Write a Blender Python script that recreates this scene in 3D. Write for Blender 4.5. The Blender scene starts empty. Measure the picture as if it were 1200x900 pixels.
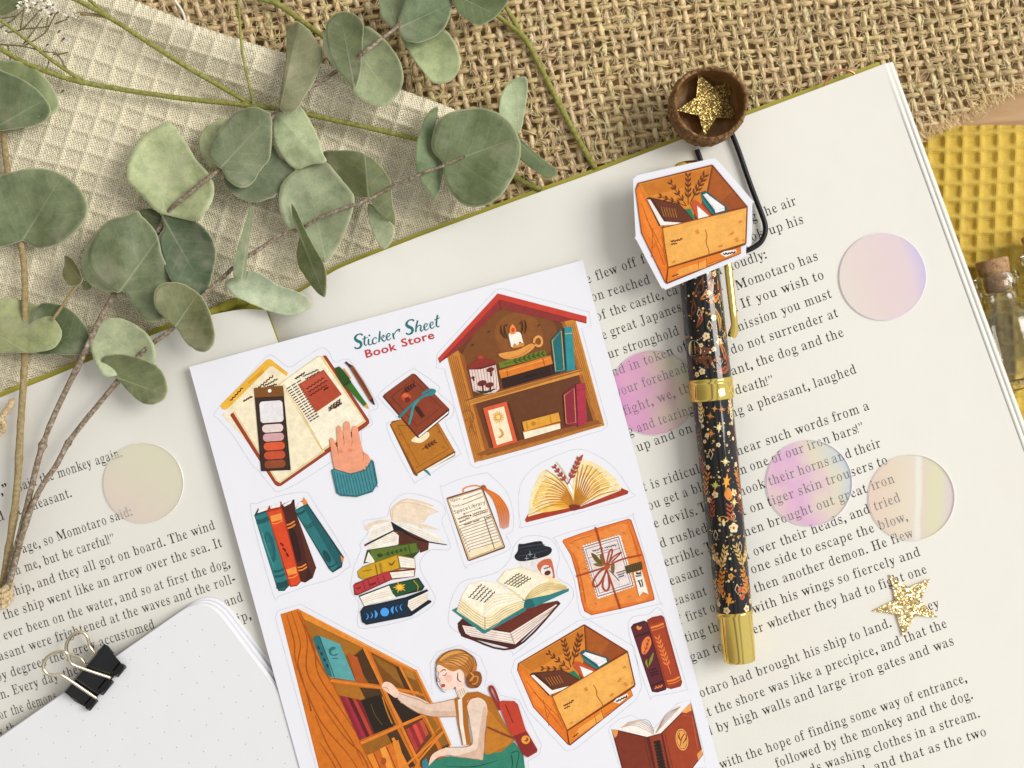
import bpy, math, random
import numpy as np
from mathutils import Vector

# ---------------------------------------------------------------- camera, light, world
SC = bpy.context.scene
COL = SC.collection
S = 0.01            # one photo pixel on the page plane is 0.01 scene units
H = 1500.0          # camera height above the page, in the same pixels
cam = bpy.data.cameras.new('camera'); camo = bpy.data.objects.new('camera', cam); COL.objects.link(camo)
camo.location = (0, 0, H*S); camo.rotation_euler = (0, 0, 0)
cam.sensor_fit = 'HORIZONTAL'; cam.sensor_width = 36; cam.lens = 18*H/600
cam.clip_start = 0.1; cam.clip_end = 400
cam.dof.use_dof = True; cam.dof.focus_distance = (H-13)*S; cam.dof.aperture_fstop = 0.17
SC.camera = camo
SC.render.engine = 'CYCLES'
SC.view_settings.view_transform = 'Standard'; SC.view_settings.look = 'None'
SC.view_settings.gamma = 1; SC.view_settings.use_curve_mapping = False
SC.view_settings.exposure = 0.19
SC.cycles.max_bounces = 10; SC.cycles.transparent_max_bounces = 16
SC.cycles.use_denoising = True
W = bpy.data.worlds.new('World'); SC.world = W; W.use_nodes = True
def world():
    n = W.node_tree.nodes; l = W.node_tree.links
    bg = n['Background']; bg.inputs[1].default_value = 0.58
    tc = n.new('ShaderNodeTexCoord'); sp = n.new('ShaderNodeSeparateXYZ'); l.new(tc.outputs['Generated'], sp.inputs[0])
    r = n.new('ShaderNodeValToRGB'); mr = n.new('ShaderNodeMapRange')
    mr.inputs['From Min'].default_value = -1; mr.inputs['From Max'].default_value = 1
    l.new(sp.outputs['X'], mr.inputs['Value']); l.new(mr.outputs[0], r.inputs[0])
    e = r.color_ramp.elements
    e[0].position = 0.0; e[0].color = (0.42, 0.38, 0.33, 1)
    e[1].position = 1.0; e[1].color = (1.30, 1.34, 1.42, 1)
    for p, c in ((.14, (.60, .56, .50, 1)), (.28, (.95, .90, .82, 1)), (.37, (.98, .93, .86, 1)), (.43, (.30, .27, .23, 1)), (.50, (1.0, .99, .98, 1)), (.58, (1.25, 1.26, 1.28, 1)), (.66, (.60, .60, .60, 1)), (.74, (1.3, 1.33, 1.38, 1))):  # unseen bright and dark bands, added so that gold reflects stripes
        k = e.new(p); k.color = c
    l.new(r.outputs[0], bg.inputs[0])
world()
# the window: one big soft area lamp to the right and a little above
def window_lamp():
    L = bpy.data.lights.new('window_light', 'AREA'); L.shape = 'RECTANGLE'; L.size = 44; L.size_y = 50
    L.energy = 70000; L.color = (1.0, 0.965, 0.895)
    o = bpy.data.objects.new('window_light', L); COL.objects.link(o)
    az, el, d = math.radians(17), math.radians(43), 100
    p = Vector((math.cos(az)*math.cos(el), math.sin(az)*math.cos(el), math.sin(el)))*d
    o.location = p; o.rotation_euler = (-p).to_track_quat('-Z', 'Y').to_euler()
window_lamp()

# ---------------------------------------------------------------- helpers
ORG = {}            # world origin of every object that can be a parent
def lin(h):
    h = h.lstrip('#'); c = [int(h[i:i+2], 16)/255 for i in (0, 2, 4)]
    return tuple(x/12.92 if x <= .04045 else ((x+.055)/1.055)**2.4 for x in c)
def P(x, y, z=0.0):
    """photo pixel seen at height z (pixels) -> metric pixels"""
    k = (H-z)/H
    return ((x-600)*k, (450-y)*k, z)

class MB:
    """collects faces (metric pixels) and their colours"""
    def __init__(s): s.v = []; s.f = []; s.c = []; s.sm = []; s.lc = None; s.mi = []; s.m = 0
    def add(s, vs, fs, col=(1, 1, 1), smooth=True):
        b = len(s.v); s.v += [tuple(q) for q in vs]
        for f in fs:
            s.f.append(tuple(i+b for i in f)); s.c.append(col); s.sm.append(smooth); s.mi.append(s.m)
        return b
    def tube(s, pts, r, n=8, col=(1, 1, 1), caps=True, smooth=True, jit=0, rnd=None, squash=1.0):
        pts = [Vector(p) for p in pts]; N = len(pts)
        if not hasattr(r, '__len__'): r = [r]*N
        vs = []; up = None
        for i, p in enumerate(pts):
            t = (pts[min(i+1, N-1)]-pts[max(i-1, 0)])
            if t.length < 1e-9: t = Vector((0, 0, 1))
            t.normalize()
            if up is None:
                up = Vector((0, 0, 1)) if abs(t.z) < .9 else Vector((1, 0, 0))
            a = t.cross(up)
            if a.length < 1e-6: a = t.orthogonal()
            a.normalize(); b = a.cross(t).normalized(); up = b
            for k in range(n):
                w = 2*math.pi*k/n; q = r[i]*(1+(rnd.uniform(-jit, jit) if jit else 0))
                vs.append(p+a*(math.cos(w)*q)+b*(math.sin(w)*q*squash))
        fs = [(i*n+k, i*n+(k+1) % n, (i+1)*n+(k+1) % n, (i+1)*n+k) for i in range(N-1) for k in range(n)]
        if caps: fs += [tuple(range(n)), tuple((N-1)*n+k for k in reversed(range(n)))]
        s.add(vs, fs, col, smooth)
    def slab(s, pts, z0, z1, col=(1, 1, 1), smooth=False, bevel=0):
        """prism over a 2D outline; z0/z1 numbers or functions of x,y"""
        a = lambda z, p: z(p[0], p[1]) if callable(z) else z
        ar = sum(p[0]*q[1]-q[0]*p[1] for p, q in zip(pts, pts[1:]+pts[:1]))
        if ar < 0: pts = pts[::-1]
        n = len(pts); vs = [(p[0], p[1], a(z0, p)) for p in pts]+[(p[0], p[1], a(z1, p)) for p in pts]
        fs = [tuple(reversed(range(n))), tuple(range(n, 2*n))]+[(i, (i+1) % n, n+(i+1) % n, n+i) for i in range(n)]
        s.add(vs, fs, col, smooth)
    def lathe(s, prof, o, ax, n=40, col=(1, 1, 1), smooth=True, u=None):
        """profile [(distance along axis, radius)] around axis"""
        o = Vector(o); ax = Vector(ax).normalized(); u = Vector(u) if u else ax.orthogonal(); u = (u-ax*u.dot(ax)).normalized(); w = ax.cross(u)
        vs = [o+ax*h+(u*math.cos(2*math.pi*k/n)+w*math.sin(2*math.pi*k/n))*r for h, r in prof for k in range(n)]
        fs = [(i*n+k, i*n+(k+1) % n, (i+1)*n+(k+1) % n, (i+1)*n+k) for i in range(len(prof)-1) for k in range(n)]
        s.add(vs, fs, col, smooth)
    def grid(s, P3, col=(1, 1, 1), smooth=True):
        """P3 array [r][c] of points"""
        R, C = len(P3), len(P3[0])
        s.add([p for row in P3 for p in row], [(i*C+j, i*C+j+1, (i+1)*C+j+1, (i+1)*C+j) for i in range(R-1) for j in range(C-1)], col, smooth)
    def build(s, name, mat, parent=None, origin=None):
        v = np.array(s.v, dtype=np.float64)*S
        if parent is not None: base = ORG[parent]; o0 = Vector((0, 0, 0))
        else:
            base = Vector(origin)*S if origin else Vector(((v[:, 0].min()+v[:, 0].max())/2, (v[:, 1].min()+v[:, 1].max())/2, v[:, 2].min())); o0 = base
        v = v-np.array(base)
        me = bpy.data.meshes.new(name); me.from_pydata(v.tolist(), [], s.f)
        ca = me.color_attributes.new('Col', 'FLOAT_COLOR', 'CORNER')
        ln = np.array([len(f) for f in s.f]); cc = np.ones((len(s.f), 4)); cc[:, :3] = np.array(s.c)
        ca.data.foreach_set('color', np.repeat(cc, ln, axis=0).astype(np.float32).ravel())
        me.polygons.foreach_set('use_smooth', np.array(s.sm, dtype=bool))
        if isinstance(mat, (list, tuple)):
            for q in mat: me.materials.append(q)
            me.polygons.foreach_set('material_index', np.array(s.mi, dtype=np.int32))
        else: me.materials.append(mat)
        if s.lc is not None:
            at = me.attributes.new('lc', 'FLOAT_VECTOR', 'POINT'); at.data.foreach_set('vector', np.array(s.lc, dtype=np.float32).ravel())
        me.update()
        o = bpy.data.objects.new(name, me); COL.objects.link(o); o.location = o0
        if parent is not None: o.parent = parent
        ORG[o] = base
        return o
def tag(o, label=None, cat=None, group=None, kind=None):
    if label: o['label'] = label
    if cat: o['category'] = cat
    if group: o['group'] = group
    if kind: o['kind'] = kind
    return o
def thing(name, loc, label, cat, group=None):
    o = bpy.data.objects.new(name, None); COL.objects.link(o); o.location = Vector(loc)*S; o.empty_display_size = .1
    ORG[o] = Vector(loc)*S
    return tag(o, label, cat, group)

def spline(pts, closed=False, n=6):
    """Catmull-Rom through points of any dimension"""
    p = [np.array(q, float) for q in pts]; N = len(p); out = []
    for i in range(N if closed else N-1):
        if closed: a, b, c, d = p[(i-1) % N], p[i], p[(i+1) % N], p[(i+2) % N]
        else: a, b, c, d = p[max(i-1, 0)], p[i], p[i+1], p[min(i+2, N-1)]
        for k in range(n):
            t = k/n
            out.append(.5*(2*b+(c-a)*t+(2*a-5*b+4*c-d)*t*t+(3*b-a-3*c+d)*t**3))
    if not closed: out.append(p[-1])
    return [tuple(float(x) for x in q) for q in out]

# ---------------------------------------------------------------- materials
class NT:
    def __init__(s, name):
        s.m = bpy.data.materials.new(name); s.m.use_nodes = True; s.t = s.m.node_tree; s.n = s.t.nodes; s.l = s.t.links
        s.b = s.n['Principled BSDF']; s.out = s.n['Material Output']
    def N(s, ty, **kw):
        q = s.n.new('ShaderNode'+ty)
        for k, v in kw.items(): setattr(q, k, v)
        return q
    def inp(s, q, k, v):
        if hasattr(v, 'links') or isinstance(v, bpy.types.NodeSocket): s.l.new(v, q.inputs[k])
        else: q.inputs[k].default_value = v
    def coord(s, scale=(1, 1, 1), rot=(0, 0, 0)):
        tc = s.N('TexCoord'); mp = s.N('Mapping'); s.l.new(tc.outputs['Object'], mp.inputs[0])
        mp.inputs['Scale'].default_value = scale; mp.inputs['Rotation'].default_value = rot
        return mp.outputs[0]
    def noise(s, scale, detail=4, rough=.55, vec=None, dist=0):
        q = s.N('TexNoise'); q.inputs['Scale'].default_value = scale; q.inputs['Detail'].default_value = detail
        q.inputs['Roughness'].default_value = rough; q.inputs['Distortion'].default_value = dist
        if vec is None: vec = s.coord()
        s.l.new(vec, q.inputs['Vector']); return q.outputs['Fac']
    def ramp(s, fac, stops, interp='LINEAR'):
        q = s.N('ValToRGB'); s.l.new(fac, q.inputs[0]); e = q.color_ramp.elements; q.color_ramp.interpolation = interp
        while len(e) > len(stops): e.remove(e[-1])
        while len(e) < len(stops): e.new(1.0)
        for k, (p, c) in zip(e, stops): k.position = p; k.color = (*c, 1) if len(c) == 3 else c
        return q.outputs[0]
    def mix(s, fac, a, b, mode='MIX'):
        q = s.N('Mix', data_type='RGBA', blend_type=mode)
        for k, v in ((0, fac), (6, a), (7, b)):
            if isinstance(v, bpy.types.NodeSocket): s.l.new(v, q.inputs[k])
            else: q.inputs[k].default_value = (*v, 1) if isinstance(v, tuple) and len(v) == 3 else v
        return q.outputs[2]
    def math(s, op, a, b=0.0, c=0.0):
        q = s.N('Math', operation=op)
        for k, v in enumerate((a, b, c)):
            if isinstance(v, bpy.types.NodeSocket): s.l.new(v, q.inputs[k])
            else: q.inputs[k].default_value = v
        return q.outputs[0]
    def attr(s, name): q = s.N('Attribute'); q.attribute_name = name; return q
    def bump(s, h, strength=.3, dist=.01, normal=None):
        q = s.N('Bump'); q.inputs['Strength'].default_value = strength; q.inputs['Distance'].default_value = dist; s.l.new(h, q.inputs['Height'])
        if normal is not None: s.l.new(normal, q.inputs['Normal'])
        return q.outputs[0]
    def set(s, **kw):
        for k, v in kw.items():
            k = {'col': 'Base Color', 'rough': 'Roughness', 'metal': 'Metallic', 'spec': 'Specular IOR Level', 'normal': 'Normal', 'coat': 'Coat Weight', 'coatr': 'Coat Roughness', 'sheen': 'Sheen Weight', 'trans': 'Transmission Weight', 'ior': 'IOR', 'sss': 'Subsurface Weight'}[k]
            if isinstance(v, tuple) and len(v) == 3: v = (*v, 1)
            s.inp(s.b, k, v)
        return s.m

def paper(name, base, dark, rough=.75, spec=.25, grain=.12):
    t = NT(name); a = t.noise(3.0, 5); b = t.noise(90, 3)
    c = t.mix(t.math('MULTIPLY', a, .9), base, dark)
    c = t.mix(t.math('MULTIPLY', b, .12), c, (dark[0]*.8, dark[1]*.8, dark[2]*.8))
    w = t.noise(.85, 2, .5, None, .4)      # faint ripples of the sheet
    return t.set(col=c, rough=rough, spec=spec, normal=t.bump(b, grain, .004, t.bump(w, .22, .06)))
M_PAGE = paper('book_paper', (.79, .775, .72), (.76, .74, .68), .8, .2)
M_EDGE = paper('page_edges', (.74, .71, .62), (.62, .58, .48), .85, .15)
M_NOTE = paper('notebook_paper', (.79, .795, .815), (.765, .77, .795), .75, .2)
M_NOTE2 = paper('notebook_paper_lit_edges', (.90, .90, .91), (.87, .87, .88), .75, .2)  # page paper lightened to imitate brightly lit edges
M_NOTE3 = paper('notebook_paper_shaded_edges', (.70, .71, .82), (.68, .69, .80), .75, .2)  # bluish copy of the paper, imitating shadow lines between the pages
M_SHEET = paper('sticker_paper', (.82, .825, .885), (.80, .805, .87), .42, .35, .06)
def flatmat(name, c, rough=.5, spec=.4, metal=0.0, nz=0, amp=.15, coat=0):
    t = NT(name)
    if nz:
        f = t.noise(nz, 5); t.set(col=t.mix(f, tuple(x*(1-amp) for x in c), tuple(min(1, x*(1+amp)) for x in c)), normal=t.bump(f, .15, .01))
    else: t.set(col=c)
    return t.set(rough=rough, spec=spec, metal=metal, coat=coat)
M_COVER = flatmat('olive_cloth_cover', (.42, .38, .055), .6, .3, nz=40)
M_INK = flatmat('black_printing_ink', (.035, .032, .030), .8, .1)
def inkmat(name, rough, spec, coat=0, amp=.16):
    """printed art: colours from the mesh, a little uneven like offset print on textured paper"""
    t = NT(name); a = t.attr('Col').outputs['Color']; f = t.noise(14, 6, .65); g = t.noise(85, 3, .6)
    d = t.ramp(f, [(.3, (1-amp,)*3), (.72, (1+amp*.55,)*3)]); d2 = t.ramp(g, [(.25, (.93,)*3), (.75, (1.06,)*3)])
    c = t.mix(1.0, t.mix(1.0, a, d, 'MULTIPLY'), d2, 'MULTIPLY')
    return t.set(col=c, rough=rough, spec=spec, coat=coat)
M_ART = inkmat('printed_sticker_ink', .42, .35)
M_PENBODY = inkmat('lacquered_pen_print', .4, .05, 1.0, .08); M_PENBODY.node_tree.nodes['Principled BSDF'].inputs['Coat Roughness'].default_value = .03
def goldm(name, c=(.80, .60, .16), rough=.09):
    t = NT(name)
    return t.set(col=c, metal=1.0, rough=rough)
M_GOLD = goldm('polished_gold_metal'); M_WIRE = goldm('pale_brass_wire', (.72, .64, .47), .22)
M_COPPER = goldm('copper_wire', (.62, .27, .16), .3)
M_BLACKWIRE = flatmat('black_coated_wire', (.006, .006, .007), .42, .3)
M_CLIP = flatmat('black_enamel_steel', (.004, .004, .005), .22, .3, coat=.2)
def glitter(name, c1, c2, scale):
    t = NT(name); v = t.N('TexVoronoi'); v.inputs['Scale'].default_value = scale; t.l.new(t.coord(), v.inputs['Vector'])
    g = t.N('NewGeometry'); sub = t.N('VectorMath', operation='SUBTRACT'); t.l.new(v.outputs['Color'], sub.inputs[0]); sub.inputs[1].default_value = (.5, .5, .5)
    sc = t.N('VectorMath', operation='SCALE'); t.l.new(sub.outputs[0], sc.inputs[0]); sc.inputs['Scale'].default_value = .85
    ad = t.N('VectorMath', operation='ADD'); t.l.new(sc.outputs[0], ad.inputs[0]); t.l.new(g.outputs['Normal'], ad.inputs[1])
    no = t.N('VectorMath', operation='NORMALIZE'); t.l.new(ad.outputs[0], no.inputs[0])
    sp = t.N('SeparateXYZ'); t.l.new(v.outputs['Color'], sp.inputs[0])
    c = t.mix(sp.outputs[0], c1, c2)
    return t.set(col=c, metal=.9, rough=.3, normal=no.outputs[0])
M_GLIT = glitter('gold_glitter', (.55, .37, .12), (.93, .76, .44), 62)
M_GLIT2 = glitter('shaded_gold_glitter', (.26, .175, .05), (.50, .36, .13), 80)  # gold glitter darkened to imitate the shade inside the acorn cap

# ---------------------------------------------------------------- wooden table (the surface under everything)
ZT = -84.0
def table():
    t = NT('pale_wood'); v = t.coord((.35, 2.4, 1), (0, 0, .25)); f = t.noise(1.5, 8, .62, v, 1.2); g = t.noise(9, 6, .6, t.coord((.2, 3, 1), (0, 0, .25)))
    c = t.ramp(f, [(.28, (.30, .165, .07)), (.5, (.52, .32, .15)), (.72, (.62, .42, .22))])
    c = t.mix(t.math('MULTIPLY', g, .45), c, (.30, .17, .08))
    m = t.set(col=c, rough=.55, spec=.35, normal=t.bump(g, .25, .02))
    b = MB(); b.slab([(-1400, -1100), (1400, -1100), (1400, 1100), (-1400, 1100)], ZT-30, ZT)
    tag(b.build('table_top', m), kind='structure', label='pale wooden table top under the cloths and the book', cat='table')
table()

# ---------------------------------------------------------------- the book
GX, GY = 313.0, 364.0; DX, DY = .343, .9393
def gd(x, y): return (x-GX)*DY-(y-GY)*DX
def zpage(x, y):
    d = gd(x, y)
    if d >= 0: return -24*math.exp(-d/24.0)+2.0*math.sin(d/74.+.8)*min(1, d/120.)-1.2
    return 1.5-.045*(-d)-5.5*math.exp(d/60.0)*0
TOPR = [(313, 364), (318, 361), (323, 358.3), (329, 355), (336, 351), (345, 346), (357, 339), (370, 331), (385, 321.5), (400, 313.5), (433, 300), (500, 274), (570, 248), (630, 226), (700, 201), (800, 163), (900, 126), (1000, 88.5), (1034, 75.5)]
TOPL = [(-160, 536), (-80, 502), (0, 466), (60, 442), (107, 422), (150, 404), (180, 392), (215, 379), (250, 368.5), (285, 362.5), (312, 363.5)]
def book():
    t = thing('open_book', P(600, 420, -27), 'open story book with printed cream pages and an olive green cover', 'book')
    LEN = 1120
    def sheet(name, top, off, dz, rows=7, mat=M_PAGE, edge=0):
        b = MB(); R = []
        for r in range(rows):
            row = []
            for ci, (x, y) in enumerate(top):
                xx, yy = x+off+DX*LEN*r/(rows-1), y+DY*LEN*r/(rows-1)
                z = zpage(x+off, y)+dz-(edge if ci == len(top)-1 else 0); row.append(P(xx, yy, z))
            R.append(row[::-1])
        b.grid(R)
        rim = [R[0][i] for i in range(len(R[0]))]+[R[k][-1] for k in range(1, rows)]+[R[-1][i] for i in reversed(range(len(R[0])-1))]+[R[k][0] for k in reversed(range(1, rows-1))]
        n = len(rim); b.add(rim+[(p[0], p[1], p[2]-.7) for p in rim], [(i, n+i, n+(i+1) % n, (i+1) % n) for i in range(n)], smooth=False)
        return b.build(name, mat, t)
    tr = spline(TOPR, n=5); tl = spline(TOPL, n=3)
    sheet('page', tr, 0, 0); sheet('page', tl, 0, 0)
    # the following leaves, fanned out past the right edge
    for k, (off, dz, sl_) in enumerate(((3.2, -1.6, .0), (6.0, -3.2, .12), (9.0, -5.0, .0), (12.0, -7.0, .14))):
        tt = [(x, y) for x, y in tr if x > 560]; tt = [(x, y+(-off*.30 if k < 3 else -off*.26)) for x, y in tt]
        tt = tt[:-1]+[(tt[-1][0]-5, tt[-1][1]+1.8), tt[-1]]; sheet('page', tt, off, dz, edge=sl_*5)
    def block(top, x_off, z1, z0):
        b = MB(); pts = [(x+x_off, y+1.2) for x, y in top]
        n = len(pts); lo = [(x+DX*LEN, y+DY*LEN) for x, y in pts]
        ring = pts+lo[::-1]
        def zt(i): return min(z1, zpage(pts[i][0], pts[i][1])-1.2) if True else z1
        up = [P(*pts[i], zt(i)) for i in range(n)]+[P(*lo[i], zt(i)) for i in reversed(range(n))]
        dn = [P(*q, z0) for q in ring]
        m = len(ring)
        fs = [(i, (i+1) % m, m+(i+1) % m, m+i) for i in range(m)]
        fs += [(i, i+1, m-2-i, m-1-i) for i in range(n-1)]
        b.add(up+dn, [f[::-1] for f in fs], smooth=False)
        return b
    block([q for q in tr], 1, -7.5, -24).build('page_block', M_EDGE, t)
    block([q for q in tl], -1, -1, -24).build('page_block', M_EDGE, t)
    # cloth cover board that shows as a thin olive line along the top
    b = MB(); ct = [(x, y-(4.2 if x > 330 else 6.2)) for x, y in tl if x < 244]+[(244, 363), (256, 356), (272, 350), (291, 349), (302, 357), (330, 347)]+[(x, y-4.8) for x, y in tr if 340 < x < 1026]+[(1030, 72.6)]
    ct2 = ct+[(x+DX*LEN, y+DY*LEN) for x, y in ct[::-1]]
    b.slab([P(x, y, -25)[:2] for x, y in ct2], -27.2, -24.2)
    b.build('cover', M_COVER, t)
    b = MB()
    for (x0, y0, x1, y1, r) in ((246, 366, 262, 360, 5.0), (260, 361, 279, 353, 6.0), (279, 354, 291, 353, 5.5)):
        b.tube([P(x0, y0, -19), P((x0+x1)/2, (y0+y1)/2, -17), P(x1, y1, -19)], [r*.8, r, r*.8], 10)
    b.build('headband', M_COVER, t)
    return t
BOOK = book()

# ---------------------------------------------------------------- burlap cloth woven from jute yarns
def burlap():
    rnd = random.Random(4)
    t = NT('jute_yarn'); a = t.attr('Col').outputs['Color']; f = t.noise(26, 6, .7); g = t.noise(120, 3, .6, t.coord((1, .35, 1), (0, 0, .2)))
    c = t.mix(1.0, a, t.ramp(f, [(.25, (.62, .60, .56)), (.75, (1.22, 1.2, 1.16))]), 'MULTIPLY')
    c = t.mix(1.0, c, t.ramp(g, [(.3, (.74, .72, .68)), (.7, (1.16, 1.16, 1.16))]), 'MULTIPLY')
    m = t.set(col=c, rough=.9, spec=.12, normal=t.bump(g, .6, .012))
    b = MB(); Z0 = -33.5
    wa = math.radians(13.5); fa = math.radians(-8.5)       # warp leans right going down, weft rises to the right
    wd = np.array((math.sin(wa), math.cos(wa))); fd = np.array((math.cos(fa), math.sin(fa)))
    O = np.array((640., 60.)); pw, pf = 12.9, 11.9
    def bend(x, y):   # the cloth is pulled a little askew
        return (x+3.5*math.sin(y/70+x/310), y+4.5*math.sin(x/140.)+.00004*(x-700)**2*.5)
    def keep(x, y):
        if x < 118 or x > 1290 or y < -75: return False
        if x > 1040 and y > 160+(1075-x)*.50+4*math.sin(x/9): return False
        if x < 620: 
            return y < 95+(x-118)*.24 or (x > 568 and y < 300)
        return y < 470-.35*x+26 or x > 1000
    def edge(x, y):   # metres from the free edge at the right
        if x > 1000: return 160+(1075-x)*.50-y
        return 99
    def zc(x, y):
        e = edge(x, y); z = Z0+1.6*math.sin(x/53.+y/37.)+1.2*math.sin(x/21.-y/29.)+ (4*math.exp(-((e-30)/22)**2) if e < 99 else 0)
        if e < 24: z -= (24-e)**2*.05
        return max(z, ZT+4)
    def runs(pts):
        cur = []; out = []
        for p in pts:
            if keep(p[0], p[1]): cur.append(p)
            else:
                if len(cur) > 4: out.append(cur)
                cur = []
        if len(cur) > 4: out.append(cur)
        return out
    def strands(run, r, col, n):     # single fibres standing off the yarn
        for q in range(n):
            w0 = rnd.uniform(0, 6.3); tw = rnd.choice((-1, 1))*rnd.uniform(.25, .6); k = 0; L = len(run)
            while k < L-3:
                m = min(L-k, rnd.randint(6, 16)); pts = []; lift = rnd.uniform(.75, 1.25)
                for i in range(k, k+m):
                    a = w0+tw*i; rr_ = r*lift*(1+.25*rnd.random()); x, y, z = run[i]
                    x2, y2, _ = run[min(i+1, L-1)]; x1, y1, _ = run[max(i-1, 0)]; l = math.hypot(x2-x1, y2-y1) or 1
                    pts.append(P(x-(y2-y1)/l*math.cos(a)*rr_, y+(x2-x1)/l*math.cos(a)*rr_, z+abs(math.sin(a))*rr_*.9))
                b.tube(pts, rnd.uniform(.35, .7), 3, tuple(np.minimum(.95, np.array(col)*rnd.uniform(.75, 1.3))), False)
                k += m+rnd.randint(0, 5)
    AMP = 2.7; sub = 3
    base = np.array((.93, .745, .46))
    for i in range(-62, 66):            # warp
        off = rnd.uniform(-1.6, 1.6); ph = rnd.uniform(0, 9); rr = rnd.uniform(2.5, 3.6)
        colr = tuple(np.minimum(.93, base*rnd.uniform(.86, 1.06)*np.array((1, rnd.uniform(.98, 1.02), rnd.uniform(.94, 1.12)))))
        L = []
        for jj in range(-22*sub, 40*sub):
            j = jj/sub
            q = O+fd*(i*pw+off+1.1*math.sin(j*.7+ph))+wd*(j*pf)
            x, y = bend(*q); zz = zc(x, y)+AMP*math.cos(math.pi*(j+i))
            L.append((x, y, zz+.5))
        for run in runs(L):
            b.tube([P(*p) for p in run], [rr*(1+.22*math.sin(k*1.3+ph)*rnd.uniform(.3, 1)) for k in range(len(run))], 7, colr, True, True, .2, rnd, .8); strands(run, rr, colr, 4)
    for j in range(-22, 40):            # weft, a little fatter and duller
        off = rnd.uniform(-1.3, 1.3); ph = rnd.uniform(0, 9); rr = rnd.uniform(3.1, 4.3)
        colr = tuple(base*rnd.uniform(.70, .94)*np.array((1, rnd.uniform(.96, 1.0), rnd.uniform(.86, .98))))
        L = []
        for ii in range(-62*sub, 66*sub):
            i = ii/sub
            q = O+fd*(i*pw)+wd*(j*pf+off+1.0*math.sin(i*.6+ph))
            x, y = bend(*q); zz = zc(x, y)-AMP*math.cos(math.pi*(i+j))
            L.append((x, y, zz))
        for run in runs(L):
            b.tube([P(*p) for p in run], [rr*(1+.2*math.sin(k*1.1+ph)*rnd.uniform(.3, 1)) for k in range(len(run))], 7, colr, True, True, .2, rnd, .75); strands(run, rr, colr, 3)
    for k in range(4200):                # loose fibres
        x, y = rnd.uniform(140, 1210), rnd.uniform(-20, 250)
        if not keep(x, y): continue
        a = rnd.gauss(1.35, .5) if rnd.random() < .6 else rnd.uniform(0, 6.3); ln = rnd.uniform(7, 26); cv = rnd.uniform(-.06, .06); z = zc(x, y)+rnd.uniform(2, 7)
        pts = []
        for s in range(6):
            pts.append(P(x, y, z+rnd.uniform(-.6, .6))); x += math.cos(a)*ln/5; y += math.sin(a)*ln/5; a += cv*ln/3
        b.tube(pts, rnd.uniform(.28, .5), 4, tuple(np.minimum(.95, base*rnd.uniform(.7, 1.3))), False)
    for k in range(520):                 # frayed edge
        x = rnd.uniform(1050, 1225); y = 160+(1075-x)*.50+rnd.uniform(-9, 1); a = rnd.gauss(1.1, .7); ln = rnd.uniform(5, 15); z = zc(x, y)
        pts = []
        for s in range(5):
            pts.append(P(x, y, max(ZT+1, z))); x += math.cos(a)*ln/4; y += math.sin(a)*ln/4; a += rnd.uniform(-.3, .3); z -= ln*.15
        b.tube(pts, rnd.uniform(.3, .6), 4, tuple(base*rnd.uniform(.8, 1.4)), False)
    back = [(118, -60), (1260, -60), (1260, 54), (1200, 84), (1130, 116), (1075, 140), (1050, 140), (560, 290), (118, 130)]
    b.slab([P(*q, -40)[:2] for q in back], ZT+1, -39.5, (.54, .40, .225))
    tag(b.build('burlap_cloth', m), 'coarse tan burlap cloth with an open weave lying behind the book', 'cloth')
burlap()

# ---------------------------------------------------------------- waffle cloths
def waffle_h(u, v, k=2.6):
    a = abs(math.cos(math.pi*u))**k; c = abs(math.cos(math.pi*v))**k
    return a+c-a*c
def cloth_mat(name, c0, c1, rot, pitch, sss=0):
    t = NT(name); at = t.attr('Col').outputs['Color']
    w1 = t.N('TexWave', wave_type='BANDS', bands_direction='X'); w1.inputs['Scale'].default_value = pitch; w1.inputs['Distortion'].default_value = 1.4; w1.inputs['Detail'].default_value = 2; w1.inputs['Detail Scale'].default_value = 2
    w2 = t.N('TexWave', wave_type='BANDS', bands_direction='Y'); w2.inputs['Scale'].default_value = pitch; w2.inputs['Distortion'].default_value = 1.4; w2.inputs['Detail'].default_value = 2; w2.inputs['Detail Scale'].default_value = 2
    v = t.coord((1, 1, 1), (0, 0, rot)); t.l.new(v, w1.inputs[0]); t.l.new(v, w2.inputs[0])
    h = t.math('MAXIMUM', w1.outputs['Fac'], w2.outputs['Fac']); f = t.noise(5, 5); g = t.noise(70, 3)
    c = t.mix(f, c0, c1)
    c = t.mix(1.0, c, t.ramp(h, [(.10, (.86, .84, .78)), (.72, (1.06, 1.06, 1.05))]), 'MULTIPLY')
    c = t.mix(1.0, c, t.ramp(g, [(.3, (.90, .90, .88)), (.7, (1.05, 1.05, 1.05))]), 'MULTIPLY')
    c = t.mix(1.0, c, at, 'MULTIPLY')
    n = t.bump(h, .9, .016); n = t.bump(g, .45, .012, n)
    return t.set(col=c, rough=.95, spec=.1, sheen=.15, normal=n)
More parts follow.
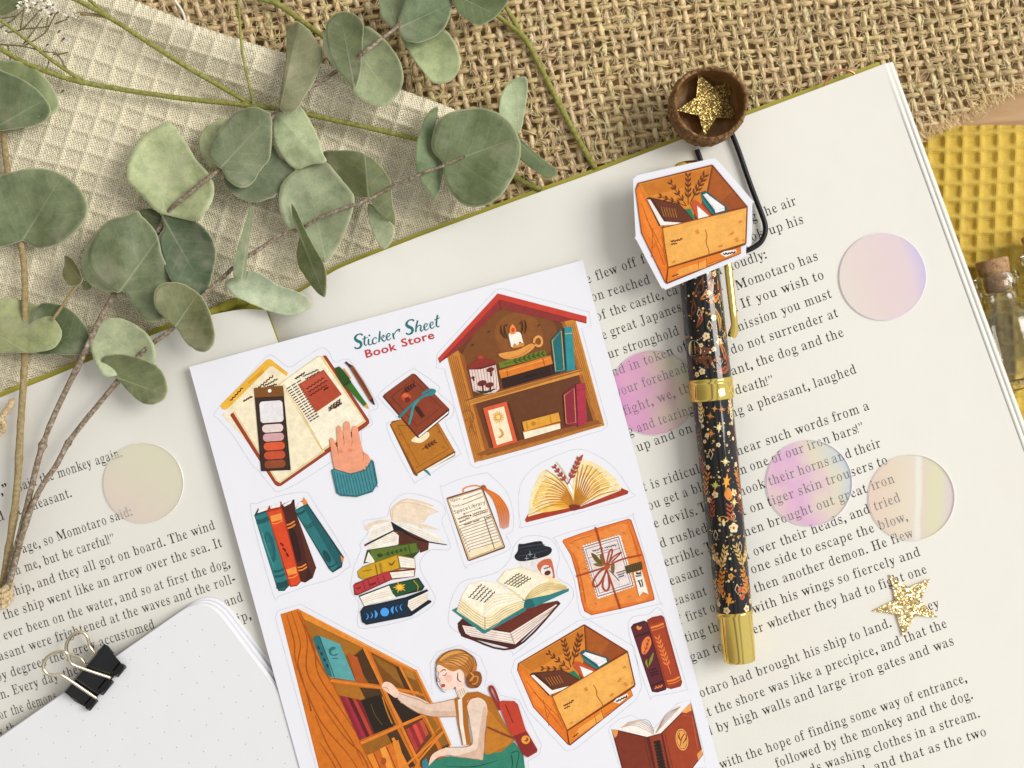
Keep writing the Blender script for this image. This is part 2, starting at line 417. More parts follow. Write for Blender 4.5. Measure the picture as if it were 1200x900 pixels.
def cream_cloth():
    top = spline([(-120, -60), (60, -30), (150, -3), (235, 30), (330, 60), (400, 80), (470, 104), (530, 126), (556, 142), (572, 185), (576, 238), (590, 330)], n=10)
    tx = np.array([p[0] for p in top]); ty = np.array([p[1] for p in top])
    def edge_d(x, y):
        d = np.hypot(tx-x, ty-y); return float(d.min())
    def inside(x, y):
        if x > 580: return False
        yt = np.interp(x, tx[:101], ty[:101])
        return y >= yt and not (x > 556 and x > np.interp(y, (142, 185, 238, 330), (556, 572, 576, 590)))
    ang = math.radians(16.5); ca, sa = math.cos(ang), math.sin(ang)
    def zf(x, y):
        e = edge_d(x, y); bk = (466-.405*x if x < 250 else 365-(x-250)*.39)-y      # distance to the book's edge
        u = (x*ca+y*sa); v = (-x*sa+y*ca)
        u2 = u+8*math.sin(v/110.)+1.6*math.sin(v/33+u/120.); v2 = v+8*math.sin(u/130.)+1.4*math.sin(u/41.-v/60.)
        uu, vv = u2/25.5, v2/21.5; h = waffle_h(uu, vv, 14)
        fu, fv = abs((uu+.5) % 1-.5), abs((vv+.5) % 1-.5); rr = min(fu, fv)      # rings of thread down into each cell
        z = -21+2.6*h-.5*min(1, rr*4)+.85*math.cos(2*math.pi*rr*8.2)*(1 if rr > .06 else .3)
        z += 2.5*math.sin(u/130.+.6)+2.0*math.sin(v/75.+u/260)
        k = min(1, max(0, (x-40)/260.)); k = k*k*(3-2*k)*min(1, max(0, (575-x)/60.))
        w = 48*k+20; f = min(1, max(0, (e-14)/w)); f = f*f*(3-2*f)
        z += k*(29*(1-f)-5*math.exp(-((e-14-w)/20.)**2))
        if e < 18: z -= (18-e)**2*.035
        if bk < 34: z -= (34-max(bk, -30))*.40
        return max(z, -36.5)
    st = 1.3; nx = int(720/st); ny = int(580/st)
    idx = {}; vs = []; fs = []
    for j in range(ny):
        for i in range(nx):
            x, y = -110+i*st, -60+j*st
            if y > 520-.40*x: continue
            if inside(x, y): idx[(i, j)] = len(vs); vs.append(P(x, y, zf(x, y)))
    for (i, j) in idx:
        q = [(i, j), (i, j+1), (i+1, j+1), (i+1, j)]
        if all(k in idx for k in q): fs.append(tuple(idx[k] for k in q))
    b = MB(); b.add(vs, fs, (1, 1, 1), True)
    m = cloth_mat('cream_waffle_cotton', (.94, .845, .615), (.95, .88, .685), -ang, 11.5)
    o = b.build('waffle_cloth', m); so = o.modifiers.new('thickness', 'SOLIDIFY'); so.thickness = .012; so.offset = -1
    tag(o, 'cream waffle weave cotton cloth under the eucalyptus leaves', 'cloth')
cream_cloth()
def yellow_cloth():
    ang = math.radians(-3.0); ca, sa = math.cos(ang), math.sin(ang); b = MB(); R = []
    st = 1.5
    for j in range(int(430/st)):
        y0 = 152+j*st; row = []
        for i in range(int(250/st)):
            x = 1050+i*st; y = y0-(x-1070)*.055+2.0*math.sin(x/31.)
            u = x*ca+y*sa; v = -x*sa+y*ca
            u += .05*(v-300)+2.5*math.sin(v/47.); v += 2.5*math.sin(u/38.)
            h = waffle_h(u/20.6, v/19.4, 5.5)
            z = ZT+3+5.6*h+2*math.sin(x/60.)+1.6*math.sin(y/44.+1)
            if j < 5: z -= (5-j)*.9
            row.append(P(x, y, max(z, ZT+.6)))
        R.append(row[::-1])
    b.grid(R)
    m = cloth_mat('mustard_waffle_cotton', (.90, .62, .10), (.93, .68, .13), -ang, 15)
    tag(b.build('waffle_cloth', m), 'mustard yellow waffle cloth beside the right edge of the book', 'cloth')
yellow_cloth()

# ---------------------------------------------------------------- printed text
def serif(s):
    o = ''
    for c in s:
        if 'a' <= c <= 'z': o += chr(0x1d41a+ord(c)-97)
        elif 'A' <= c <= 'Z': o += chr(0x1d400+ord(c)-65)
        else: o += c
    return o
_cv = bpy.data.curves.new('type_setter', 'FONT'); _ob = bpy.data.objects.new('type_setter', _cv); COL.objects.link(_ob)
_cv.resolution_u = 3; _cv.space_character = 1.08
def outlines(txt):
    """closed letter outlines of a word set in the built-in face, in em units"""
    _cv.fill_mode = 'NONE'; _cv.body = txt; bpy.context.view_layer.update()
    dg = bpy.context.evaluated_depsgraph_get(); me = _ob.evaluated_get(dg).to_mesh()
    co = np.array([v.co[:2] for v in me.vertices]); nb = {}
    for e in me.edges:
        a, c = e.vertices; nb.setdefault(a, []).append(c); nb.setdefault(c, []).append(a)
    loops = []; seen = set()
    for st in range(len(co)):
        if st in seen or st not in nb: continue
        lp = [st]; seen.add(st); cur = st
        while True:
            nx = [k for k in nb[cur] if k not in seen]
            if not nx: break
            cur = nx[0]; seen.add(cur); lp.append(cur)
        q = co[lp]
        if len(q) > 2: loops.append(q)
    _ob.evaluated_get(dg).to_mesh_clear()
    return loops
def thin(loops, dmax=.034, keep=.50, tmin=.042):
    """pull the stems of the bold face in to book weight, leaving hairlines alone"""
    A = np.concatenate(loops); B = np.concatenate([np.roll(l, -1, 0) for l in loops]); D = B-A
    area = [0.5*np.sum(l[:, 0]*np.roll(l[:, 1], -1)-np.roll(l[:, 0], -1)*l[:, 1]) for l in loops]
    big = max(area, key=abs); out = []
    for l in loops:
        nx = np.roll(l, -1, 0)-np.roll(l, 1, 0); n = np.stack([-nx[:, 1], nx[:, 0]], 1)
        n /= np.maximum(np.linalg.norm(n, axis=1, keepdims=True), 1e-9)
        if big < 0: n = -n                                   # points into the ink
        o = l+n*1e-4
        den = n[:, None, 0]*D[None, :, 1]-n[:, None, 1]*D[None, :, 0]; den = np.where(np.abs(den) < 1e-12, 1e-12, den)
        r = A[None]-o[:, None]
        tt = (r[..., 0]*D[None, :, 1]-r[..., 1]*D[None, :, 0])/den; uu = (r[..., 0]*n[:, None, 1]-r[..., 1]*n[:, None, 0])/den
        tt = np.where((tt > 1e-4) & (uu >= 0) & (uu <= 1), tt, 9.0); th = tt.min(1)
        d = np.clip((th-np.maximum(th*keep, tmin))/2, 0, dmax)
        d = np.where(th > .30, dmax*.35, d)
        d = (np.roll(d, 1)+d*2+np.roll(d, -1))/4
        out.append(l+n*d[:, None]*np.array([1.0, .45]))
    return out
_cache = {}
def word(txt, face='serif'):
    """(triangulated 2D vertices, faces, width) of a word at em size 1"""
    key = (txt, face)
    if key in _cache: return _cache[key]
    if face == 'serif' and txt.endswith('!”'):      # exclamation mark and quote in the lighter companion face
        loops = thin(outlines(serif(txt[:-2]))); x1 = max(l[:, 0].max() for l in loops)+.06
        tail = thin(outlines('!”'), .018, .62, .05); x0 = min(l[:, 0].min() for l in tail)
        loops = loops+[(l-np.array([x0, 0]))*.92+np.array([x1, 0]) for l in tail]
    else:
        loops = outlines(serif(txt) if face == 'serif' else txt)
        if face == 'serif': loops = thin(loops)
    c2 = bpy.data.curves.new('t2', 'CURVE'); c2.dimensions = '2D'; c2.fill_mode = 'BOTH' if face != 'sansb' else 'BOTH'
    for l in loops:
        sp = c2.splines.new('POLY'); sp.points.add(len(l)-1); sp.use_cyclic_u = True
        for k, q in enumerate(l): sp.points[k].co = (q[0], q[1], 0, 1)
    if face == 'sansb': c2.offset = .018
    ob = bpy.data.objects.new('t2', c2); COL.objects.link(ob); bpy.context.view_layer.update()
    dg = bpy.context.evaluated_depsgraph_get(); me = ob.evaluated_get(dg).to_mesh()
    v = [(q.co[0], q.co[1]) for q in me.vertices]; f = [tuple(p.vertices) for p in me.polygons]
    ob.evaluated_get(dg).to_mesh_clear(); bpy.data.objects.remove(ob); bpy.data.curves.remove(c2)
    al = np.concatenate(loops); w = (float(al[:, 0].min()), float(al[:, 0].max()))
    _cache[key] = (v, f, w); return _cache[key]
def set_line(b, txt, x0, y0, x1, y1, size, zf, face='serif', col=(1, 1, 1), hs=.86, bow=0.0):
    """set txt on the baseline from photo pixel (x0, y0) to (x1, y1); the gaps between words take up the slack"""
    ws = [word(t, face) for t in txt.split(' ')]; L = math.hypot(x1-x0, y1-y0); ux, uy = (x1-x0)/L, (y1-y0)/L
    wid = [(w[2][1]-w[2][0])*size*hs for w in ws]; gaps = len(ws)-1; k = 1.0
    if gaps == 0: k = L/wid[0]
    else:
        g = (L-sum(wid))/gaps
        if g < size*.28: k = (L-gaps*size*.32)/sum(wid)
        elif g > size*.36: k = min(1.16, (L-gaps*size*.36)/sum(wid))
        g = (L-sum(wid)*k)/gaps
    c = 0
    for w, wd in zip(ws, wid):
        vs = []
        for (vx, vy) in w[0]:
            a = c+(vx-w[2][0])*size*hs*k; q = vy*size
            bb = bow*4*(a/L)*(1-a/L)
            x, y = x0+ux*a+uy*q, y0+uy*a-ux*q+bb
            vs.append(P(x, y, zf(x, y)))
        fs = []
        for f in w[1]:
            a, b_, c_ = (vs[f[0]], vs[f[1]], vs[f[2]])
            fs.append(f if (b_[0]-a[0])*(c_[1]-a[1])-(b_[1]-a[1])*(c_[0]-a[0]) > 0 else f[::-1])
        b.add(vs, fs, col, False)
        c += wd*k+(g if gaps else 0)
RIGHT = [
 ('g the air', 882, 259.5, 934, 239.5), ('ok up his', 882, 282.5, 942, 261.5), ('e flew off f', 689, 332.5, 757.5, 307.5), ('h', 839, 323.5, 847, 320.5), ('loudly:', 857.5, 317, 899, 302.5),
 ('on reached', 695, 353.5, 762.5, 332), ('r', 843, 347, 849, 345), ('Momotaro has', 864, 340, 959, 304.5), ('of the castle, ca', 700.5, 376, 795, 344), ('n.', 856, 367.5, 865, 364.5), ('If you wish to', 870, 361.5, 966, 326.5),
 ('e great Japanes', 707.5, 398, 799, 364), ('mission you must', 862.5, 389.5, 975.5, 348.5), ('ur stronghold', 714, 420.5, 796.5, 392), ('l', 852.5, 417.5, 855.5, 416.5), ('do not surrender at', 858.6, 415, 983, 371),
 ('nd in token of', 718.5, 441.5, 807, 409.5), ('sant, the dog and the', 852, 442.5, 989.4, 394), ('your forehead', 723, 465, 805.5, 435.5), (',', 855, 465.5, 857, 464.5), ('death!”', 863.4, 462.5, 907, 449.5),
 ('fight, we, th', 732, 487, 810, 458.5), ('ng a pheasant, laughed', 858, 489.5, 1004.4, 437), ('g and tearing', 738, 510.5, 813.6, 483.5), ('up and on', 747.6, 529.5, 812, 506),
 ('hear such words from a', 864.6, 534, 1019.4, 479.8), ('t is ridicul', 755, 576, 820.7, 554), ('m one of our iron bars!”', 865.5, 557.3, 1013, 504.5), ('ou get a bl', 761.5, 597.8, 823, 575.4), ('hook their horns and their', 867.5, 581.5, 1033, 523.5),
 ('e devils.', 768, 618.8, 817.6, 603), ('T', 821, 601, 829, 598), ('t on tiger skin trousers to', 871.2, 604.3, 1040.7, 543.5), ('d rushed', 775.5, 642, 830, 623), ('hen brought out great iron', 873.5, 629, 1049, 565.2),
 ('errible.', 780.5, 664, 824, 649), ('T', 828, 647.5, 836, 644.5), ('l', 876, 655.5, 879, 654.5), ('over their heads, and tried', 885, 651.5, 1056, 587.3), ('easant', 787, 686.2, 825.5, 672), ('one side to escape the blow,', 882, 672.3, 1064.5, 609.8),
 ('easant', 791, 709.8, 829, 697), ('then another demon. He flew', 886, 694.7, 1071.3, 629), ('f first o', 796.5, 732, 838.6, 716), ('with his wings so fiercely and', 883, 719.3, 1079.3, 651),
 ('ting th', 804.7, 752.5, 843, 738.8), ('er whether they had to fight one', 884.5, 743, 1086.8, 671.5), ('gan to', 811, 775.5, 848, 761.8), ('otaro had brought his ship to land.', 822, 817.3, 1045.3, 734.2), ('ey', 1089.5, 715.5, 1101.5, 711.6),
 ('at the shore was like a precipice, and that the', 823.5, 842.5, 1110.4, 735), ('l by high walls and large iron gates and was', 832.6, 861.6, 1118.3, 755.4), ('with the hope of finding some way of entrance,', 845, 901.5, 1133.6, 799), ('followed by the monkey and the dog.', 910.6, 899.8, 1140.6, 818.4),
 ('ds washing clothes in a stream.', 951, 907, 1148.7, 840.2), ('d, and that as the two', 1010, 909, 1156.2, 861.8)]
LEFT = [
 ('a,”', -6, 583.5, 11, 576.5), ('said the monkey again.', 23, 575.5, 143.5, 535), ('d', -2, 611.5, 6, 608.5), ('t', 22, 603.5, 26, 602), ('pheasant.', 32, 600.3, 84.5, 582), ('urage, so Momotaro said:', 14, 653, 155.5, 603.7),
 ('ith me, but be careful!”', 11, 676.5, 135, 635), ('ship, and they all got on board. The wind', 13.5, 699.5, 252.7, 620), ('the ship went like an arrow over the sea. It', 5.5, 726.3, 261, 640.3), ('d ever been on the water, and so at first the dog,', -5, 753.5, 270, 664.2),
 ('easant were frightened at the waves and the roll-', -6, 776.5, 276.5, 682.3), ('by degrees they grew accustomed', -3, 799, 182, 736), ('.', 257, 710, 258.6, 709.4), ('and', 265, 711, 285.3, 704.3), ('in. Every day', -2, 820.5, 69, 797), ('they', 76, 795, 98, 787.3), ('ship,', 265, 735, 294.7, 725),
 ('for the demons', -3, 844.5, 67, 820), ('w the', -3, 864.5, 25, 854.5), ('ir', 300.5, 771.3, 309.5, 768), ('d', 312, 791, 319, 788.5)]
def story():
    zt = lambda x, y: zpage(x, y)+.22
    b = MB()
    for l in RIGHT: set_line(b, *l, 16.9, zt)
    b.build('printed_text', M_INK, BOOK)
    b = MB()
    for l in LEFT: set_line(b, *l, 16.9, zt)
    b.build('printed_text', M_INK, BOOK)
story()

# ---------------------------------------------------------------- sticker sheet with printed art
def hexcol(c): return lin(c) if isinstance(c, str) else c
class Art:
    """flat printed shapes, each a hair above the last; coordinates in zoomed photo pixels"""
    def __init__(s, x0, y0, k, zf): s.b = MB(); s.x0, s.y0, s.k, s.zf = x0, y0, k, zf; s.n = 0
    def pt(s, x, y): return (s.x0+x/s.k, s.y0+y/s.k)
    def z(s): s.n += 1; return .10+s.n*.012
    def poly(s, q, z, c):
        q3 = [P(x, y, s.zf(x, y)+z) for x, y in q]
        ar = sum(a[0]*b[1]-a[1]*b[0] for a, b in zip(q3, q3[1:]+q3[:1]))
        if ar < 0: q3 = q3[::-1]
        s.b.add(q3, [tuple(range(len(q3)))], hexcol(c), False)
    def p(s, c, pts, sm=False, n=4):
        q = [s.pt(*a) for a in pts]
        if sm: q = spline(q, True, n)
        s.poly(q, s.z(), c)
    def e(s, c, x, y, rx, ry=None, rot=0, n=20):
        ry = rx if ry is None else ry; a = math.radians(rot)
        q = [(x+rx*math.cos(t)*math.cos(a)-ry*math.sin(t)*math.sin(a), y+rx*math.cos(t)*math.sin(a)+ry*math.sin(t)*math.cos(a)) for t in [2*math.pi*i/n for i in range(n)]]
        s.poly([s.pt(*k) for k in q], s.z(), c)
    def s(s, c, pts, w, sm=True, taper=0, n=5, closed=False):
        """brush stroke: w in zoomed pixels, may be a list"""
        if sm and len(pts) > 2: q = spline(pts, closed, n)
        else: q = list(pts)
        if closed: q = q+[q[0]]
        N = len(q); z = s.z()
        if hasattr(w, '__len__'): ws = [float(np.interp(i/(N-1)*(len(w)-1), range(len(w)), w)) for i in range(N)]
        else: ws = [w*(1 if not taper else max(.12, math.sin(math.pi*(i+.35)/(N-.3))**taper)) for i in range(N)]
        L = []; R = []
        for i in range(N):
            a = q[max(i-1, 0)]; b = q[min(i+1, N-1)]
            if closed and i in (0, N-1): a = q[N-2]; b = q[1]
            dx, dy = b[0]-a[0], b[1]-a[1]; l = math.hypot(dx, dy) or 1
            nx, ny = -dy/l*ws[i]/2, dx/l*ws[i]/2
            L.append(s.pt(q[i][0]+nx, q[i][1]+ny)); R.append(s.pt(q[i][0]-nx, q[i][1]-ny))
        f = lambda t: P(t[0], t[1], s.zf(*t)+z)
        s.b.add([f(t) for t in L]+[f(t) for t in R], [(i, i+1, N+i+1, N+i) for i in range(N-1)], hexcol(c), False)
        # keep every face turned up
        for k in range(N-1):
            i = len(s.b.f)-1-k; F = s.b.f[i]; A, B, C = (s.b.v[j] for j in F[:3])
            if (B[0]-A[0])*(C[1]-A[1])-(B[1]-A[1])*(C[0]-A[0]) < 0: s.b.f[i] = F[::-1]
    def scrib(s, c, x0, y0, x1, y1, w=4, amp=4, n=9, seed=1):
        r = random.Random(seed); ux, uy = x1-x0, y1-y0; l = math.hypot(ux, uy); ux /= l; uy /= l
        s.s(c, [(x0+ux*l*i/n-uy*amp*(1 if i % 2 else -1)*r.uniform(.3, 1), y0+uy*l*i/n+ux*amp*(1 if i % 2 else -1)*r.uniform(.3, 1)) for i in range(n+1)], w, True, 0, 3)
    def leafs(s, c, x0, y0, x1, y1, n=5, ln=22, w=9, stem=3, bend=0):
        """sprig: stem with paired slim leaves"""
        mx, my = (x0+x1)/2-(y1-y0)*bend, (y0+y1)/2+(x1-x0)*bend
        s.s(c, [(x0, y0), (mx, my), (x1, y1)], stem)
        a0 = math.atan2(y1-y0, x1-x0)
        for i in range(n):
            t = .25+.75*i/max(1, n-1)
            x = (1-t)**2*x0+2*t*(1-t)*mx+t*t*x1; y = (1-t)**2*y0+2*t*(1-t)*my+t*t*y1
            for sg in (-1, 1):
                a = a0+sg*.65; l = ln*(1-.25*t)
                s.s(c, [(x, y), (x+math.cos(a)*l*.5, y+math.sin(a)*l*.5), (x+math.cos(a-.1*sg)*l, y+math.sin(a-.1*sg)*l)], [w*.15, w, w*.1])
    def ink(s, txt, c, x0, y0, x1, y1, size, face='sans'):
        a, b = s.pt(x0, y0), s.pt(x1, y1); z = s.z()
        set_line(s.b, txt, *a, *b, size/s.k, lambda x, y: s.zf(x, y)+z, face, hexcol(c), 1.0)
    def cut(s, pts, sm=True):
        """kiss cut pressed round the sticker"""
        s.s('#d5d7e1', pts, .8*s.k, sm, 0, 5, True)
    def build(s, name, par, label=None): 
        o = s.b.build(name, M_ART, par)
        if label: o['label'] = label
        return o
ST = [(222.5, 430), (683, 304.5), (851, 925), (359, 925)]
def zs(x, y): return 8.6-5.2*((x-222)*.964-(y-430)*-.0-.27*(y-430))/470
SHEET = thing('sticker_sheet', P(540, 620, 3), 'white sticker sheet printed with book store stickers lying on the open book', 'sticker sheet')
def sheet_paper():
    b = MB(); r = 5
    q = [(222.5, 430), (453, 367.2), (683, 304.5), (698, 361), (738, 508), (790, 700), (843, 896), (876, 1018), (386, 1018), (352, 899), (300, 711), (258, 559)]
    b.slab([P(x, y, 5)[:2] for x, y in q], lambda X, Y: zs(X+600, 450-Y)-1.2, lambda X, Y: zs(X+600, 450-Y), (1, 1, 1))
    b.build('backing_paper', M_SHEET, SHEET)
sheet_paper()

def title():
    A = Art(400, 360, 8.571, zs); T = '#1f6f70'
    def w(*p): return list(p)
    # Sticker
    A.s(T, [(212, 285), (200, 270), (172, 272), (145, 292), (140, 318), (160, 338), (190, 352), (200, 378), (186, 405), (155, 415), (132, 402)], [20, 15, 12, 20, 28, 32, 30, 26, 20, 14, 18])
    A.s(T, [(236, 288), (232, 330), (232, 370), (246, 384), (262, 370)], [15, 17, 16, 10, 4]); A.s(T, [(208, 322), (240, 312), (268, 300)], [7, 10, 6])
    A.s(T, [(276, 318), (272, 350), (278, 374), (298, 376), (312, 358)], [15, 17, 15, 9, 4]); A.e(T, 282, 284, 10)
    A.s(T, [(354, 318), (346, 305), (326, 312), (313, 340), (320, 364), (342, 366), (362, 346)], [14, 9, 9, 16, 16, 9, 4])
    A.s(T, [(388, 240), (384, 290), (378, 352)], [14, 18, 16]); A.s(T, [(382, 318), (404, 298), (424, 282), (430, 296), (408, 312), (396, 318)], [5, 8, 12, 10, 7, 5]); A.s(T, [(398, 314), (416, 332), (432, 342), (450, 322)], [13, 16, 12, 4])
    A.s(T, [(452, 306), (482, 290), (488, 268), (470, 264), (456, 288), (458, 318), (478, 330), (502, 306)], [5, 8, 10, 8, 16, 16, 9, 4])
    A.s(T, [(520, 258), (522, 290), (532, 322)], [14, 17, 15]); A.s(T, [(526, 285), (544, 250), (566, 228), (586, 224), (580, 240), (588, 248)], [5, 9, 13, 14, 10, 8])
    # Sheet
    A.s(T, [(728, 140), (716, 126), (684, 130), (660, 152), (656, 178), (676, 196), (706, 210), (716, 236), (702, 262), (672, 272), (650, 260)], [20, 15, 12, 20, 28, 32, 30, 26, 20, 14, 18])
    A.s(T, [(768, 132), (754, 190), (748, 250)], [15, 18, 16]); A.s(T, [(752, 218), (772, 188), (792, 180), (800, 196), (796, 226), (806, 242), (824, 222)], [5, 8, 12, 16, 16, 11, 4])
    A.s(T, [(830, 208), (858, 190), (862, 168), (844, 166), (832, 190), (836, 220), (856, 230), (880, 206)], [5, 8, 10, 8, 16, 16, 9, 4])
    A.s(T, [(890, 190), (918, 172), (922, 152), (904, 150), (892, 172), (896, 202), (916, 212), (940, 188)], [5, 8, 10, 8, 16, 16, 9, 4])
    A.s(T, [(968, 78), (958, 130), (956, 182), (972, 198), (988, 186)], [16, 18, 16, 10, 5]); A.s(T, [(932, 128), (960, 118), (990, 104)], [7, 10, 6])
    R = '#c5383d'
    A.ink('Book', R, 254, 508, 556, 428, 112, 'sansb'); A.ink('Store', R, 616, 398, 936, 312, 112, 'sansb')
    A.build('title_lettering', SHEET)
title()

def art_journal():
    A = Art(250, 380, 4.2857, zs); D = '#4a2414'
    A.cut([(10, 440), (150, 290), (265, 165), (300, 160), (380, 215), (440, 180), (540, 120), (580, 140), (610, 190), (660, 175), (700, 200), (810, 370), (825, 420), (780, 445), (800, 500), (745, 535), (740, 600), (650, 660), (580, 700), (430, 795), (330, 840), (300, 825), (230, 740), (190, 700), (100, 560), (30, 480)])
    A.p('#f2e4c9', [(40, 452), (100, 430), (240, 640), (225, 650)])
    A.p('#ecb640', [(34, 412), (38, 402), (262, 182), (276, 174), (292, 178), (376, 245), (345, 300), (62, 428), (46, 428)])
    A.p('#d89a2a', [(170, 292), (180, 300), (258, 240), (246, 228)]); A.scrib(D, 85, 384, 146, 320, 6, 5, 9)
    A.p('#f4e7c6', [(66, 432), (285, 212), (300, 212), (372, 264), (200, 420), (110, 450)])
    for i, (x0, y0, x1, y1) in enumerate(((228, 318, 300, 258), (250, 312, 322, 275), (262, 320, 318, 300), (150, 386, 196, 362))): A.scrib(D, x0, y0, x1, y1, 6, 5, 10, i)
    A.p('#9c3d26', [(84, 456), (92, 446), (112, 440), (550, 158), (566, 156), (782, 480), (784, 496), (770, 512), (340, 812), (322, 814), (308, 804)])
    A.p('#e3cf9d', [(98, 440), (350, 285), (560, 640), (336, 798), (314, 786)])
    A.p('#f5e9c9', [(104, 432), (348, 300), (546, 636), (336, 788), (322, 784)])
    A.p('#e7cf96', [(332, 298), (522, 160), (550, 160), (768, 488), (548, 640), (360, 330)])
    A.p('#f8efd6', [(338, 300), (522, 166), (536, 164), (756, 482), (546, 628), (375, 350)])
    A.s('#d8b878', [(350, 300), (440, 440), (545, 628)], [3, 5, 8]); A.s('#e8d3a2', [(362, 330), (450, 470), (535, 600)], 4)
    A.scrib(D, 410, 275, 458, 242, 7, 5, 8)
    for i in range(15):
        x0 = 366+i*8.4; y0 = 326+i*11.6; ln = 92-i*2.5
        ex, ey = (x0+ln*.84, y0-ln*.52)
        for k in range(3):
            a, b = k/3+.02, (k+1)/3-.05
            A.s(D, [(x0+(ex-x0)*a, y0+(ey-y0)*a), (x0+(ex-x0)*b, y0+(ey-y0)*b)], 5.5, False)
    for i in range(3):
        A.scrib(D, 450+i*12, 262+i*14, 528+i*6, 228+i*10, 5, 3, 9, i); A.scrib(D, 580, 420+i*8, 638, 376+i*9, 5, 3, 8, i+5)
    A.scrib(D, 608, 422, 645, 394, 7, 3, 6)
    A.p('#b4482e', [(428, 302), (554, 228), (646, 352), (516, 442)]); A.p('#c0553a', [(440, 302), (552, 236), (580, 275), (470, 345)])
    for i, q in enumerate(((465, 326, 556, 268), (475, 342, 570, 282), (484, 360, 570, 305), (555, 330, 578, 316))): A.scrib('#5d1f12', *q, 5.5, 4, 11, i)
    # colour palette
    A.p('#2b1b14', [(204, 322), (350, 310), (389, 732), (240, 738)]); A.p('#3a261c', [(212, 370), (350, 360), (380, 726), (244, 732)])
    A.p('#80501f', [(204, 320), (350, 308), (356, 360), (208, 368)]); A.e('#f5f3f2', 283, 334, 9)
    def pan(c, x, y, w, h, r):
        q = []
        for sx, sy, a0 in ((1, 1, 0), (-1, 1, 90), (-1, -1, 180), (1, -1, 270)):
            for k in range(5):
                a = math.radians(a0+k*22.5); q.append((sx*(w/2-r)+r*math.cos(a), sy*(h/2-r)+r*math.sin(a)))
        t = math.radians(-4); A.p(c, [(x+u*math.cos(t)-v*math.sin(t), y+u*math.sin(t)+v*math.cos(t)) for u, v in q])
    pan('#eae6e8', 292, 439, 116, 108, 16)
    for c, x, y in (('#e8d6d0', 298, 522), ('#d3a5a6', 302, 567), ('#dc5a33', 306, 612), ('#c95132', 308, 657), ('#91492a', 310, 702)): pan(c, x, y, 106, 40, 19)
    # two pens
    A.p('#29501a', [(612, 228), (622, 216), (640, 218), (694, 292), (664, 312), (650, 306)], True, 3); A.p('#356d1f', [(664, 312), (694, 292), (772, 402), (756, 412)]); A.p('#e1a138', [(756, 410), (772, 400), (784, 426)])
    A.s('#e3a54a', [(654, 222), (672, 245), (690, 272)], 7); A.s('#163010', [(655, 306), (692, 284)], 4, False)
    A.s('#8d4b27', [(692, 212), (745, 295), (796, 382)], [20, 25, 20]); A.s('#6a3318', [(700, 222), (750, 300), (792, 372)], [4, 9, 4]); A.s('#41201f', [(664, 190), (676, 200), (692, 214)], [12, 10, 19]); A.s('#3a1c1a', [(792, 376), (802, 392), (810, 405)], [22, 12, 3])
    # hand in a teal cuff
    A.p('#ee9f7c', [(584, 580), (590, 568), (602, 574), (620, 620), (627, 645), (620, 560), (618, 520), (628, 507), (642, 516), (650, 560), (658, 592), (652, 540), (654, 498), (668, 485), (684, 494), (692, 560), (698, 588), (696, 540), (698, 514), (712, 508), (726, 522), (738, 580), (752, 640), (776, 655), (790, 678), (775, 730), (690, 748), (612, 735), (598, 680)])
    for q in ([(626, 640), (628, 655)], [(657, 588), (655, 612)], [(698, 586), (694, 612)], [(752, 640), (756, 665), (750, 690)]): A.s('#b96a4c', q, [4, 2])
    A.s('#b96a4c', [(584, 580), (598, 680), (612, 735)], 2.5); A.e('#e88a69', 640, 640, 12, 8); A.e('#e88a69', 688, 632, 12, 8)
    A.p('#2a6870', [(592, 734), (604, 724), (690, 750), (765, 728), (795, 678), (806, 690), (826, 798), (800, 842), (720, 868), (640, 862), (618, 848)])
    A.p('#468f98', [(598, 738), (606, 730), (690, 756), (768, 734), (796, 688), (820, 796), (796, 834), (720, 860), (642, 854), (624, 844)])
    for i in range(14):
        t = i/13; x0 = 606+t*190; y0 = 738+math.sin(t*3)*20-max(0, t-.55)*125; A.s('#2a6870', [(x0, y0), (x0+10+t*5, (y0+850)/2), (x0+22+t*6, 852-max(0, t-.5)*70+math.sin(t*3.1)*12)], 4.5)
    A.build('journal_sticker', SHEET, 'open journal sticker with a paint palette, two pens and a hand')
art_journal()

